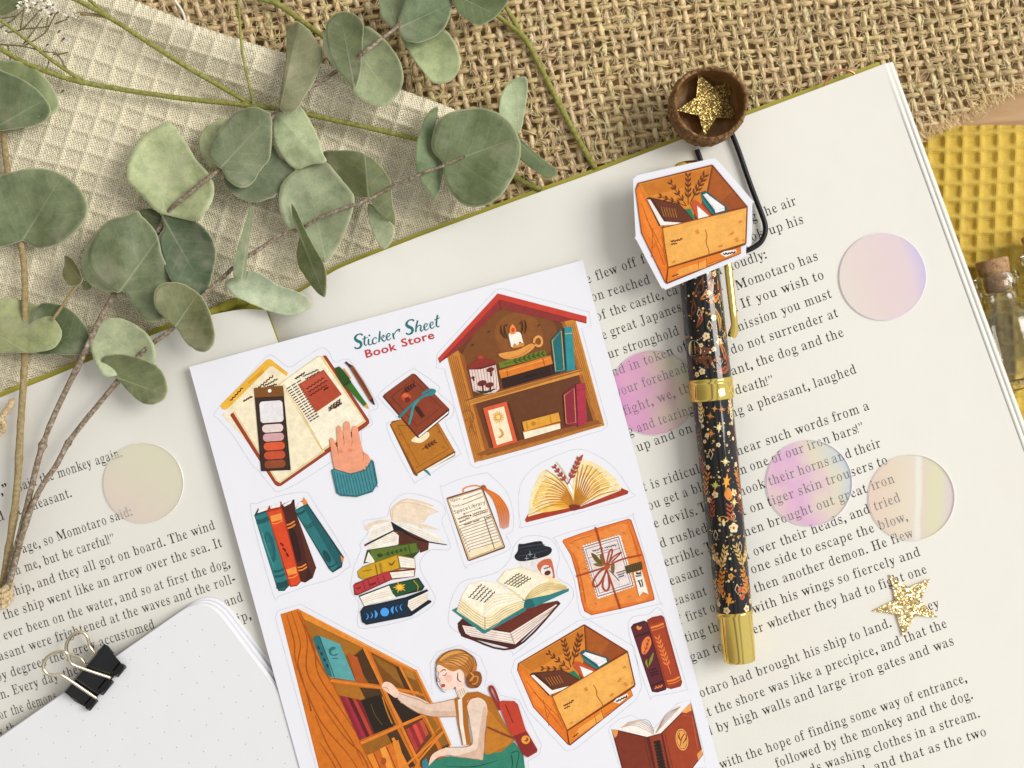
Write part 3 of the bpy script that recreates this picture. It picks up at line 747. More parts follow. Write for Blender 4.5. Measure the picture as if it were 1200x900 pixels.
def art_shelf():
    A = Art(430, 330, 3.9138, zs); D = '#3c1c0c'
    A.cut([(322, 332), (590, 38), (620, 32), (1020, 140), (1028, 200), (985, 215), (1105, 660), (1085, 680), (500, 855), (475, 840), (355, 400), (318, 395)], False)
    A.p('#68391a', [(400, 330), (610, 90), (900, 190), (960, 200), (1070, 650), (510, 815)])
    A.p('#7b471d', [(560, 160), (700, 120), (860, 190), (830, 330), (590, 380), (470, 390), (440, 330)], True)
    A.p('#8a5220', [(605, 180), (700, 140), (780, 180), (800, 280), (640, 330), (590, 260)], True)
    # wooden frame
    A.p('#9a571d', [(418, 318), (446, 340), (490, 540), (565, 775), (545, 800)]); A.p('#c77e30', [(364, 330), (420, 316), (548, 800), (494, 832)])
    A.p('#a8621f', [(890, 180), (915, 178), (1010, 420), (1058, 640), (1040, 640)]); A.p('#d08833', [(905, 178), (955, 170), (1090, 660), (1056, 645)])
    A.p('#93531d', [(500, 790), (560, 765), (1058, 632), (1088, 660), (520, 800)]); A.p('#d48d3a', [(492, 830), (545, 798), (1070, 652), (1089, 660)])
    A.p('#8d4d1a', [(445, 545), (520, 520), (940, 405), (992, 396), (1002, 420), (462, 566)]); A.p('#dc9640', [(448, 550), (992, 398), (1000, 420), (460, 570)])
    for i in range(5):
        o = i*9; A.s('#a0601f', [(376+o, 336+i), (410+o, 470), (440+o, 590), (500+o*.9, 820)], [2, 5, 4, 2]); A.s('#ab6b28', [(912+o, 190), (962+o, 370), (1010+o*.9, 520), (1062+o*.6, 645)], [2, 4, 4, 2])
    for i in range(3):
        A.s('#a66524', [(470, 560-i*5), (640, 512-i*5), (820, 458-i*4), (990, 408-i*2)], [2, 4, 3, 2]); A.s('#a66524', [(520, 822-i*7), (700, 772-i*7), (900, 714-i*6), (1070, 660-i*2)], [2, 4, 3, 2])
    A.s('#9c591c', [(440, 600), (470, 590), (490, 620), (480, 660), (500, 700)], 4); A.s('#9c591c', [(450, 640), (475, 625), (470, 690)], 3)
    # roof
    A.p('#8c2f2d', [(334, 372), (600, 84), (640, 88), (1004, 190), (955, 172), (890, 186), (622, 126), (612, 122), (412, 318)])
    A.p('#c73b2b', [(326, 352), (600, 54), (1008, 160), (1007, 191), (612, 84), (334, 374)]); A.s('#7d221f', [(606, 84), (612, 124)], 5, False); A.s('#8a2420', [(334, 372), (608, 84), (1006, 190)], 4, False)
    # upper shelf
    A.p('#e7d3cb', [(468, 402), (590, 376), (608, 492), (590, 508), (540, 517), (488, 502)]); 
    for i in range(9): A.s('#a8796b', [(480+i*13, 400-i*2.5), (490+i*13, 460-i*2), (496+i*12.2, 505-i*1)], 2.5)
    for x, y, r in ((566, 404, 18), (528, 466, 22), (562, 474, 20), (486, 440, 9)): A.e('#6d241d', x, y, r, r*.6, -15); A.s('#5a1d18', [(x+2, y+4), (x+5, y+r*1.7)], 8, False)
    A.s('#3b3216', [(500, 500), (540, 508), (590, 492)], [3, 14, 3])
    A.p('#8a2d23', [(458, 402), (490, 370), (530, 350), (586, 364), (590, 380), (530, 394)], True); A.p('#6d211b', [(460, 404), (520, 392), (590, 374), (590, 382), (522, 402)]); A.e('#b5402d', 520, 347, 14, 9)
    A.p('#6f7a1f', [(603, 372), (815, 312), (826, 342), (610, 398)]); A.leafs('#3f4d12', 630, 378, 800, 332, 7, 26, 9, 3)
    A.p('#df7d24', [(604, 408), (842, 338), (852, 374), (846, 386), (614, 444)]); A.s('#a9521a', [(640, 404), (648, 436)], 5, False); A.s('#f0a04a', [(620, 414), (836, 352)], 4, False); A.s('#a9521a', [(806, 352), (816, 386)], 5, False)
    A.p('#2e1610', [(620, 444), (876, 370), (890, 416), (628, 492)]); A.scrib('#120807', 720, 440, 780, 424, 8, 5, 6); A.s('#4c2a1e', [(840, 384), (852, 424)], 5, False)
    A.p('#e49a49', [(604, 332), (690, 314), (752, 284), (768, 302), (712, 342), (640, 356)], True); A.s('#c9772c', [(640, 352), (700, 340), (750, 306)], 4); A.s('#e8a050', [(766, 282), (770, 262), (786, 252), (800, 262), (802, 284), (788, 296), (770, 288)], 11); A.p('#d58b3e', [(655, 292), (720, 278), (722, 296), (670, 306)])
    A.p('#f6f1e4', [(650, 244), (662, 236), (700, 232), (712, 262), (716, 282), (700, 276), (692, 292), (676, 284), (664, 300)], True); A.p('#ef8a3c', [(656, 238), (655, 215), (668, 196), (682, 214), (684, 234), (670, 242)], True); A.e('#c9452a', 670, 222, 8, 11)
    for r in (42, 58): A.s('#3f1d0d', [(672-r, 200), (672-r*.92, 235), (672-r*.6, 262)], [2, 7, 2]); A.s('#3f1d0d', [(672+r*.9, 175), (672+r, 205), (672+r*.9, 240)], [2, 7, 2])
    for x, y in ((640, 200), (705, 190), (560, 230), (486, 290), (790, 200)): A.e('#4c260f', x, y, 7, 3, -40)
    A.p('#176a70', [(844, 268), (892, 214), (912, 410), (862, 418)]); A.p('#2b8f97', [(902, 210), (940, 206), (956, 404), (914, 412)]); A.s('#d8b45a', [(850, 272), (892, 226), (904, 404), (866, 410), (850, 272)], 3, False); A.s('#d8b45a', [(908, 240), (942, 236)], 3, False); A.s('#125359', [(904, 214), (916, 410)], 4, False)
    # lower shelf
    A.p('#56290f', [(652, 556), (704, 724), (660, 746), (600, 740)])
    A.p('#dd5b33', [(532, 580), (640, 550), (690, 735), (582, 766)]); A.p('#f6e7c4', [(555, 592), (628, 572), (668, 728), (596, 750)]); 
    for k in range(14): a = k*math.pi/7; A.s('#e0a136', [(602+18*math.cos(a), 622+18*math.sin(a)), (602+29*math.cos(a), 622+29*math.sin(a))], [7, 1], False)
    A.e('#e5a83c', 602, 622, 17); A.e('#f3d993', 602, 622, 9); A.p('#d7922c', [(606, 672), (622, 684), (628, 702), (614, 716), (602, 714), (618, 700)], True)
    A.p('#e2a034', [(712, 644), (878, 600), (888, 640), (722, 686)]); A.e('#c07f1e', 764, 652, 11); A.s('#c07f1e', [(838, 612), (846, 650)], 5, False); A.s('#c07f1e', [(730, 642), (738, 680)], 5, False)
    A.p('#f5ecd2', [(716, 690), (886, 650), (888, 674), (724, 722)]); A.s('#d97a2a', [(714, 690), (886, 648)], 5, False)
    A.p('#8f2438', [(900, 516), (954, 476), (966, 658), (912, 660)]); A.p('#b03045', [(958, 472), (1000, 464), (1010, 648), (968, 666)]); A.s('#d89a5a', [(906, 522), (950, 490), (958, 646), (914, 650), (906, 522)], 3, False); A.s('#6d172b', [(958, 474), (968, 664)], 4, False); A.s('#7d2035', [(962, 500), (1002, 490)], 3, False)
    A.build('bookshelf_sticker', SHEET, 'house shaped bookshelf sticker with a red roof and a lit candle')
    # two tied journals
    A = Art(430, 330, 3.9138, zs)
    A.cut([(60, 510), (200, 405), (235, 412), (330, 480), (330, 510), (395, 570), (390, 620), (360, 650), (425, 775), (415, 800), (240, 910), (205, 900), (90, 670), (140, 630), (70, 550)])
    A.p('#7d4a13', [(104, 656), (116, 640), (180, 626), (330, 656), (406, 782), (402, 800), (226, 893), (214, 884)]); A.p('#b9731f', [(108, 652), (180, 622), (330, 650), (402, 776), (226, 878)]); A.p('#f3ead8', [(232, 882), (402, 786), (400, 796), (234, 892)])
    A.s('#7d4a13', [(140, 660), (320, 660), (378, 766), (240, 846), (140, 660)], 3, False); A.p('#f4e6c2', [(204, 726), (240, 700), (280, 690), (284, 712), (250, 738), (216, 736)], True); A.leafs('#5a2f10', 252, 770, 306, 738, 4, 22, 9, 4); A.s('#2f7f85', [(262, 864), (276, 872), (292, 890)], [8, 12, 4])
    for x, y in ((150, 700), (350, 760), (230, 850), (330, 690)): A.e('#9d5f17', x, y, 5)
    A.p('#53200f', [(72, 528), (80, 516), (208, 422), (222, 424), (378, 584), (374, 610), (238, 718), (228, 712)]); A.p('#8b3b20', [(76, 522), (212, 422), (376, 582), (230, 704)]); A.p('#f4efe6', [(236, 706), (374, 594), (372, 604), (240, 714)])
    A.s('#5b2412', [(112, 528), (212, 450), (340, 576), (230, 664), (112, 528)], 3.5, False); A.leafs('#43190d', 160, 510, 210, 478, 4, 24, 10, 3); A.leafs('#43190d', 215, 560, 252, 612, 5, 20, 11, 4)
    A.e('#c5482a', 180, 530, 24, 20); A.e('#e0673c', 176, 522, 13, 9); A.e('#6e2414', 186, 542, 14, 12)
    A.s('#2f8087', [(146, 624), (200, 570), (262, 524), (312, 502)], [13, 11, 12, 13]); A.s('#3c949a', [(192, 656), (204, 615), (214, 572), (240, 540)], [8, 12, 10, 9]); A.s('#2f8087', [(250, 516), (285, 496), (312, 500), (300, 516), (262, 524)], 9)
    A.build('tied_journals_sticker', SHEET, 'two brown journals sticker tied with a teal ribbon')
art_shelf()

def art_books():
    A = Art(290, 560, 4.7375, zs)
    A.cut([(20, 190), (60, 140), (200, 95), (320, 80), (365, 130), (560, 450), (540, 510), (470, 560), (330, 600), (180, 655), (140, 640)])
    def spine(x0, y0, x1, y1, x2, y2, x3, y3, c, d):
        A.p(d, [(x0, y0), (x1, y1), (x2+4, y2), (x2-6, y2+10), (x3+8, y3+12), (x3, y3)]); A.p(c, [(x0+3, y0+3), (x1-6, y1+3), (x2-6, y2-2), (x2-24, y2+6), (x3+16, y3+6), (x3+5, y3-4)])
    def band(x0, y0, x1, y1, w, c): A.s(c, [(x0, y0), ((x0+x1)/2, (y0+y1)/2+7), (x1, y1)], w)
    # dark brown book
    A.p('#3c1a14', [(186, 150), (260, 118), (268, 190), (382, 498), (362, 556), (320, 582), (298, 576)]); A.p('#5b2a1c', [(260, 190), (270, 200), (380, 500), (362, 552), (336, 490)]); A.p('#4b2118', [(190, 162), (256, 140), (338, 490), (318, 572), (302, 570)]); A.p('#f1ebe6', [(196, 150), (250, 122), (240, 142), (205, 160)])
    A.p('#321512', [(228, 300), (262, 290), (300, 440), (270, 455)], True); band(204, 262, 262, 240, 8, '#f08a35'); band(208, 280, 266, 258, 8, '#f08a35'); band(270, 498, 326, 478, 8, '#f08a35'); band(276, 514, 330, 494, 8, '#f08a35')
    # left teal
    A.p('#17494d', [(38, 208), (60, 166), (66, 190), (116, 176), (232, 598), (205, 628), (172, 628), (160, 600)]); A.p('#2b7a7c', [(42, 212), (116, 186), (228, 590), (204, 616), (176, 618), (164, 600)]); A.p('#f1ebe8', [(56, 196), (66, 168), (118, 156), (110, 178)])
    band(50, 244, 118, 222, 26, '#1b555a'); band(144, 520, 210, 500, 13, '#1b555a'); band(150, 548, 216, 528, 13, '#1b555a'); band(160, 598, 228, 580, 34, '#17494d'); A.e('#1d5f63', 126, 382, 26, 88, -13); A.e('#256d70', 122, 378, 12, 66, -13); A.s('#4d9a9a', [(70, 260), (110, 400), (150, 500)], [2, 9, 2])
    # red
    A.p('#a63217', [(106, 184), (124, 150), (128, 172), (184, 160), (196, 176), (298, 576), (276, 600), (240, 606), (230, 596)]); A.p('#dc4a22', [(112, 190), (186, 172), (292, 574), (272, 594), (242, 598)]); A.p('#f1ebe8', [(128, 172), (138, 150), (188, 138), (180, 160)]); A.s('#8c2a14', [(186, 132), (186, 168)], 8, False)
    A.p('#f29a44', [(126, 212), (186, 196), (194, 230), (134, 246)]); band(136, 254, 194, 236, 5, '#f29a44'); A.p('#f29a44', [(214, 510), (268, 492), (276, 528), (226, 542)]); band(224, 556, 280, 536, 5, '#f29a44')
    for i in range(3): A.scrib('#4a160c', 182+i*16, 362+i*28, 200+i*14, 376+i*30, 7, 5, 4, i)
    # leaning teal
    A.p('#163f45', [(258, 178), (298, 130), (318, 120), (536, 440), (524, 496), (474, 526), (452, 506)]); A.p('#2a7578', [(264, 180), (310, 162), (502, 470), (500, 496), (474, 516), (456, 500)]); A.p('#1d5b60', [(310, 160), (324, 140), (530, 450), (524, 486), (502, 494)]); A.p('#f0ecea', [(266, 176), (286, 138), (304, 132), (312, 152)]); A.p('#f0872f', [(302, 140), (312, 106), (336, 140), (318, 150)]); A.p('#f0872f', [(516, 430), (536, 448), (526, 474)])
    band(276, 200, 318, 180, 12, '#17494d'); band(320, 268, 362, 246, 6, '#17494d'); band(326, 278, 368, 256, 6, '#17494d'); A.e('#17494d', 440, 436, 17, 38, -28); band(446, 496, 500, 470, 8, '#17494d')
    A.build('standing_books_sticker', SHEET, 'row of four standing books sticker, the teal one leaning')
    A = Art(290, 560, 4.7375, zs); K = '#16161c'
    A.cut([(645, 240), (770, 215), (800, 140), (890, 85), (1060, 130), (1100, 190), (1080, 240), (1125, 370), (1110, 400), (1020, 400), (960, 460), (970, 530), (1010, 600), (1040, 690), (910, 780), (660, 835), (610, 800), (620, 700), (575, 620), (590, 500), (630, 400), (625, 370), (670, 300)])
    A.p('#f0dcc4', [(790, 200), (815, 150), (880, 115), (960, 125), (1040, 158), (1010, 164), (1064, 190), (1010, 205), (980, 246), (930, 262), (800, 240)], False); A.s('#d9b489', [(800, 235), (815, 165), (880, 135), (1000, 165), (1060, 190)], 3); A.s('#d9b489', [(796, 220), (800, 170), (885, 118), (1035, 156)], 3)
    A.p('#ead6bd', [(648, 278), (690, 245), (760, 232), (800, 246), (760, 262), (690, 270), (668, 292)], True)
    A.p('#f4efe6', [(668, 310), (700, 262), (800, 240), (812, 290), (672, 352)]); A.p('#f2ede4', [(810, 244), (900, 250), (1000, 270), (1105, 370), (1000, 352), (940, 336)]); A.p('#ead9c2', [(900, 248), (1000, 262), (1075, 290), (1010, 282), (960, 280)]);
    for i in range(4): A.s('#d8c6b0', [(690, 300+i*12), (750, 275+i*9), (800, 262+i*8)], 2); A.s('#d8c6b0', [(840, 256+i*8), (940, 286+i*12), (1060, 340+i*6)], 2)
    A.p('#5a2a1c', [(812, 296), (840, 272), (1008, 352), (1004, 400), (960, 416), (940, 366), (836, 380)]); A.p('#f6efe3', [(668, 382), (700, 340), (815, 300), (840, 320), (838, 368), (690, 404)])
    for i in range(5): A.s('#d5c1a6', [(682, 392-i*10), (760, 362-i*11), (832, 340-i*9)], 2.2); A.s('#3a1812', [(850+i*8, 300+i*6), (846+i*12, 340), (850+i*14, 378-i*3)], 2.5)
    A.s(K, [(652, 374), (735, 332), (814, 292)], [10, 9, 7]); A.p(K, [(796, 242), (890, 298), (812, 292)]); A.s(K, [(800, 246), (870, 300), (960, 345), (1108, 372)], [5, 12, 9, 4]); A.s('#8c2a24', [(650, 376), (664, 368)], 11, False)
    # olive
    A.p('#364718', [(644, 478), (664, 400), (940, 356), (954, 410), (920, 446), (650, 474)]); A.p('#5c7327', [(680, 402), (936, 362), (948, 410), (705, 470), (690, 440)]); A.p('#f5eddf', [(654, 466), (672, 410), (706, 462), (700, 476)]); A.s('#364718', [(895, 372), (905, 420)], 6, False); A.leafs('#2f3d14', 740, 432, 870, 398, 5, 22, 8, 3); A.e('#2f3d14', 735, 430, 16, 11)
    # mustard
    A.p('#8c6a12', [(610, 520), (640, 492), (830, 424), (930, 446), (934, 508), (860, 505), (640, 566), (616, 552)]); A.p('#cf9f1f', [(612, 520), (640, 496), (830, 430), (842, 500), (640, 562), (620, 548)]); A.p('#f7efe2', [(838, 434), (928, 450), (930, 500), (850, 496)]); A.s('#8c6a12', [(710, 480), (722, 540)], 8, False); A.s('#a57d18', [(735, 472), (747, 532)], 16, False); A.s('#7a5a10', [(782, 470), (800, 482), (820, 458)], [3, 12, 3]); A.scrib('#8c6a12', 640, 520, 690, 508, 5, 4, 5)
    for i in range(3): A.s('#d9c8ae', [(845, 448+i*14), (928, 462+i*13)], 2.2, False)
    # red
    A.p('#7c1f24', [(588, 596), (600, 584), (770, 520), (930, 502), (932, 514), (928, 548), (800, 566), (612, 652), (594, 650)]); A.p('#b8363a', [(592, 596), (780, 518), (800, 560), (612, 644), (598, 640)]); A.p('#f6efe4', [(790, 526), (926, 512), (924, 546), (804, 558)])
    for i, x in enumerate((640, 668, 720, 752)): A.s('#6d181e', [(x, 576-i*12), (x+14, 622-i*14)], 4, False)
    A.scrib('#6d181e', 680, 596, 712, 580, 6, 9, 6); A.scrib('#6d181e', 606, 618, 628, 606, 5, 7, 4); A.s('#d9c8ae', [(800, 540), (924, 526)], 2.5, False)
    # dark green
    A.p('#12301c', [(618, 654), (790, 590), (950, 554), (984, 604), (970, 625), (800, 668), (650, 716)]); A.p('#1f4f2e', [(790, 596), (945, 560), (974, 606), (830, 660), (800, 640)]); A.p('#f6efe2', [(624, 660), (786, 598), (804, 640), (826, 664), (650, 712)])
    for i in range(3): A.s('#d9c8ae', [(634, 672+i*12), (720, 645+i*12), (806, 626+i*12)], 2.4)
    for k in range(10): a = k*math.pi/5; A.s('#f0b22c', [(845, 608), (845+38*math.cos(a)*(1 if k % 2 else .75), 608+30*math.sin(a)*(1 if k % 2 else .75))], [16, 2], False)
    A.e('#f4c044', 845, 608, 15); A.s('#d9a02a', [(922, 570), (946, 600), (944, 625)], 4)
    # navy with moons
    A.p('#0c1926', [(626, 742), (644, 716), (880, 662), (998, 618), (1004, 628), (920, 668), (1018, 680), (1022, 690), (906, 768), (662, 816), (636, 800)]); A.p('#14283c', [(634, 742), (650, 722), (886, 670), (900, 690), (890, 720), (908, 762), (664, 808), (642, 796)]); A.p('#f5ece0', [(894, 680), (996, 634), (1006, 676), (912, 740), (890, 712)])
    for i in range(4): A.s('#d8b48a', [(898, 690+i*13), (950, 668+i*12), (1004, 646+i*10)], 2.2)
    A.s('#0c1926', [(908, 762), (1020, 684)], 10, False); A.s('#0c1926', [(880, 668), (1000, 622)], 9, False)
    B = '#4aa0f0'; A.e(B, 762, 745, 24)
    for x, y, f in ((712, 757, 1), (686, 763, 1), (662, 769, 1), (806, 733, -1), (832, 726, -1), (856, 718, -1)):
        k = 1 if x in (712, 806) else .55
        A.p(B, [(x-f*6, y-22*(.7+.3*k)), (x+f*10, y-6), (x+f*8, y+10), (x-f*4, y+22*(.7+.3*k)), (x+f*(4 if k < 1 else -4), y+4), (x+f*(4 if k < 1 else -4), y-8)], True)
    A.build('book_stack_sticker', SHEET, 'tall stack of books sticker with an open book on top')
art_books()

def art_card():
    A = Art(500, 540, 6.428, zs); B = '#7a4526'
    A.cut([(110, 220), (130, 190), (270, 130), (430, 95), (470, 100), (600, 230), (650, 380), (650, 520), (600, 560), (620, 670), (330, 780), (290, 800), (230, 620)])
    A.p(B, [(148, 286), (156, 276), (412, 198), (424, 204), (592, 648), (584, 660), (322, 756), (308, 750)]); A.p('#e8d2a4', [(156, 290), (414, 208), (582, 646), (318, 746)]); A.p(B, [(162, 292), (412, 212), (574, 642), (322, 738)]); A.p('#faf1dc', [(166, 294), (410, 216), (570, 640), (324, 734)])
    A.p('#f3e3bd', [(312, 690), (540, 600), (570, 640), (324, 734)])
    A.ink('Name:', '#5a2b16', 184, 312, 262, 290, 30); A.ink('Time:', '#5a2b16', 196, 358, 256, 338, 30); A.s(B, [(272, 292), (412, 240)], 5, False); A.s(B, [(262, 334), (424, 268)], 5, False)
    A.ink('Space', '#5a2b16', 210, 400, 312, 366, 40); A.ink('Library', '#5a2b16', 322, 362, 444, 322, 40)
    A.s(B, [(285, 398), (400, 358)], 4, False); A.e('#5a2b16', 282, 400, 6); A.e('#5a2b16', 402, 356, 6)
    for i in range(2): A.scrib(B, 236+i*8, 440+i*24, 318+i*4, 410+i*20, 5, 9, 12, i); A.scrib(B, 346, 402+i*16, 460, 366+i*14, 5, 6, 14, i+3)
    A.e(B, 330, 412, 7)
    A.s(B, [(240, 492), (488, 402)], 4, False); A.scrib(B, 282, 484, 340, 462, 5, 6, 9); A.scrib(B, 350, 462, 396, 444, 5, 4, 8); A.scrib(B, 446, 432, 484, 418, 5, 5, 7)
    for i in range(9): A.s(B, [(248+i*9.2, 514+i*20), (490+i*8, 428+i*22)], 3.6, False); A.e(B, 254+i*8.4, 522+i*20, 4.5)
    A.s(B, [(436, 424), (512, 664)], 4.5, False)
    A.s('#e98b3c', [(282, 244), (276, 215), (310, 196), (370, 186), (420, 200)], 10); A.e('#a8562a', 428, 200, 20, 19)
    for i in range(14):
        t = i/13; A.s('#e8812f' if i % 3 else '#c9652a', [(436+t*16, 216-t*4), (500+t*50, 290-t*20), (538+t*80, 400-t*20), (556+t*62, 516-abs(t-.4)*26)], [7, 6, 5, 2])
    A.e('#c46a30', 444, 214, 14, 12, 40)
    A.build('library_card_sticker', SHEET, 'library card sticker with an orange tassel')
    A = Art(500, 520, 3.6, zs)
    A.cut([(395, 330), (390, 200), (440, 110), (560, 45), (660, 25), (780, 90), (860, 200), (870, 225), (700, 275), (420, 350)])
    A.p('#a9371f', [(414, 322), (434, 284), (450, 300), (600, 262), (640, 268), (820, 196), (808, 180), (852, 200), (848, 212), (660, 274), (620, 282), (420, 332)])
    A.p('#f6e3b0', [(428, 308), (434, 250), (446, 190), (482, 118), (510, 108), (545, 130), (590, 170), (614, 220), (620, 130), (640, 80), (665, 66), (700, 76), (752, 106), (800, 150), (822, 190), (780, 212), (640, 258), (540, 276)], False)
    A.p('#f3cb6c', [(620, 266), (470, 290), (450, 240), (500, 150), (560, 150), (612, 220), (616, 250), (634, 130), (680, 90), (740, 130), (770, 190), (660, 246)], True)
    A.p('#eaa92f', [(622, 270), (530, 262), (500, 215), (545, 165), (590, 180), (616, 240), (632, 160), (665, 120), (710, 150), (730, 195), (660, 248)], True)
    A.p('#dd8f1e', [(622, 272), (570, 240), (560, 200), (590, 190), (618, 244), (634, 190), (664, 160), (690, 190), (660, 245)], True)
    for i in range(9):
        t = i/8; A.s('#b87a26', [(432+t*70, 300-t*190), (520+t*40, 262-t*110), (600+t*8, 254-t*36), (620, 262)], [2, 3.5, 3, 3]); A.s('#fbf1d2', [(438+t*68, 296-t*178), (500+t*45, 258-t*108), (560+t*28, 246-t*56)], [3, 4, 1])
    for i in range(10):
        t = i/9; A.s('#b87a26', [(640+t*180, 82+t*112-math.sin(t*3.14)*26), (634+t*100, 150+t*68-math.sin(t*3)*22), (626+t*34, 216+t*40), (624, 262)], [2, 3.5, 3, 3]); A.s('#fbf1d2', [(650+t*162, 88+t*106-math.sin(t*3.14)*24), (640+t*100, 150+t*58-math.sin(t*3)*22), (634+t*52, 200+t*34)], [3, 4, 1])
    A.p('#ffffff', [(594, 176), (608, 150), (618, 220)], False); A.s('#dcc894', [(548, 76), (580, 120), (616, 190)], [3, 5, 3])
    A.leafs('#a8432a', 596, 172, 544, 102, 4, 24, 11, 4); A.leafs('#a8432a', 598, 168, 640, 72, 5, 26, 12, 4); A.s('#a8432a', [(634, 84), (650, 60), (660, 46)], [4, 12, 2])
    A.p('#7f2c16', [(600, 262), (622, 256), (648, 262), (640, 276), (618, 282)], True)
    A.build('fanned_book_sticker', SHEET, 'open book sticker with fanned yellow pages and red leaves')
art_card()
def art_coffee():
    A = Art(500, 520, 3.6, zs); K = '#181c22'
    A.cut([(95, 700), (140, 590), (240, 560), (300, 540), (350, 490), (370, 430), (420, 390), (520, 400), (560, 470), (550, 560), (615, 610), (590, 690), (380, 880), (345, 870), (120, 790)])
    A.p('#e9e4e4', [(384, 490), (526, 462), (540, 580), (420, 570)]); A.p('#cf6a42', [(466, 520), (480, 496), (505, 486), (528, 494), (540, 575), (500, 566)], True); A.p('#efe6e2', [(486, 550), (484, 524), (500, 512), (520, 518), (530, 540), (528, 566)], True); A.e('#5a2b1c', 510, 545, 14, 10, -20); A.scrib('#5a2b1c', 494, 528, 520, 518, 4, 3, 6)
    A.p(K, [(370, 476), (384, 452), (388, 424), (410, 422), (480, 410), (494, 428), (524, 438), (526, 458), (500, 476), (424, 494), (386, 494)], True, 3); A.s('#39424e', [(390, 440), (440, 430), (500, 424)], [3, 5, 2]); A.s('#39424e', [(384, 474), (440, 466), (516, 446)], [2, 5, 2]); A.s('#2a313b', [(392, 454), (446, 446), (504, 436)], 3)
    for x, y in ((436, 466), (422, 484), (456, 480)): A.s('#dfe9f2', [(x, y-14), (x, y+10)], [1, 5, 1]); A.s('#dfe9f2', [(x-9, y), (x+9, y)], [1, 5, 1])
    # brown closed book under
    A.p('#4a1c12', [(130, 758), (150, 738), (360, 700), (552, 662), (564, 672), (375, 860), (366, 866), (180, 820), (146, 812)]); A.p('#6b2a1a', [(152, 742), (220, 715), (560, 664), (352, 796)]); A.p('#f2e6dc', [(150, 766), (352, 798), (548, 676), (552, 690), (374, 846), (186, 812), (164, 800)])
    for i in range(4): A.s('#b98d7b', [(156+i*6, 774+i*10), (352+i*4, 808+i*11), (548-i*8, 684+i*8)], 2.2, False)
    A.s('#8b5a48', [(354, 800), (372, 848)], 2.5, False); A.s('#4a1c12', [(150, 742), (136, 768), (146, 800), (180, 820), (368, 862), (562, 672)], 8)
    # teal open book
    A.p('#2f7d80', [(106, 702), (130, 690), (420, 652), (600, 610), (600, 622), (454, 690), (424, 690), (416, 706), (244, 802), (236, 800)]); A.p('#1f6468', [(412, 690), (418, 664), (440, 656), (456, 686), (430, 694)], True)
    A.p('#f7e9c2', [(126, 706), (150, 640), (180, 592), (236, 578), (300, 590), (370, 630), (412, 664), (408, 692), (246, 786)]); A.p('#fbf4df', [(146, 650), (176, 596), (236, 580), (300, 592), (366, 628), (404, 660), (300, 690), (246, 730), (200, 690)])
    A.p('#f4dfa9', [(296, 580), (330, 536), (396, 520), (470, 546), (545, 570), (598, 608), (520, 636), (420, 656), (412, 660), (340, 606)]); A.p('#fbf1d6', [(298, 578), (332, 538), (396, 522), (470, 548), (520, 574), (440, 620), (414, 656), (345, 604)])
    for i in range(5): A.s('#c9a765', [(140-i*3, 660+i*10), (250, 736+i*11), (330, 690+i*11), (410, 662+i*7)], 2.2); A.s('#c9a765', [(414, 656), (450, 612+i*8), (510, 588+i*7), (590, 602+i*3)], 2.2)
    A.s('#a8834a', [(246, 730), (246, 786)], 2.5, False)
    for i in range(4): A.s('#e4cf9d', [(240, 720-i*10), (290, 680-i*14), (396, 654-i*6)], 2); 
    for i in range(5): A.scrib('#4a3217', 178+i*16, 650+i*5, 232+i*14, 592+i*8, 4, 3, 10, i) if i < 5 else 0
    for i in range(5): A.scrib('#4a3217', 328+i*13, 590+i*4, 392+i*12, 546+i*5, 4, 3, 10, i+7)
    A.build('coffee_books_sticker', SHEET, 'open teal book sticker on a brown book beside a takeaway coffee cup')
    A = Art(650, 600, 6.921, zs); O = '#e2762a'
    A.cut([(20, 250), (40, 190), (590, 40), (640, 40), (740, 380), (850, 720), (830, 750), (320, 860), (250, 860), (200, 800), (150, 520)])
    A.p('#b9541a', [(62, 240), (74, 222), (200, 176), (340, 130), (600, 54), (622, 64), (720, 350), (812, 700), (806, 716), (560, 780), (300, 838), (240, 806), (215, 720), (180, 520), (130, 350)]); A.p(O, [(68, 240), (78, 226), (200, 182), (345, 136), (598, 62), (616, 72), (712, 352), (804, 698), (798, 708), (556, 772), (304, 830), (248, 800), (224, 720), (190, 520), (138, 350)])
    A.p('#ea8a3b', [(120, 240), (340, 170), (580, 100), (660, 340), (760, 680), (560, 740), (300, 800), (240, 640), (190, 400)], True)
    r = random.Random(5)
    for i in range(34):
        x, y = r.uniform(110, 720), r.uniform(110, 790)
        if y > 240-.3*(x-90) and y < 850-.2*x and x > 90+(y-240)*.26 and x < 600+(y-60)*.27: a = r.uniform(-.8, 1.2); A.s(r.choice(('#c9631f', '#d06a22', '#f09a4e')), [(x, y), (x+16*math.cos(a), y+16*math.sin(a)), (x+34*math.cos(a+.2), y+34*math.sin(a+.2))], [2, 9, 1])
    A.s('#bb5a1e', [(130, 250), (160, 232), (240, 208), (340, 180)], [2, 6, 2]); A.s('#bb5a1e', [(150, 330), (210, 520), (236, 640), (250, 740)], [2, 5, 2]); A.s('#bb5a1e', [(600, 120), (640, 220), (690, 380)], [2, 5, 2])
    # postage stamp
    q = []
    def edge(a, b, n):
        for i in range(n):
            for t, o in ((i/n, 0), ((i+.35)/n, 7), ((i+.65)/n, 7)):
                dx, dy = b[0]-a[0], b[1]-a[1]; l = math.hypot(dx, dy); q.append((a[0]+dx*t-dy/l*o, a[1]+dy*t+dx/l*o))
    c = [(214, 272), (534, 178), (656, 604), (344, 712)]
    for i, n in enumerate((15, 19, 14, 19)): edge(c[i], c[(i+1) % 4], n)
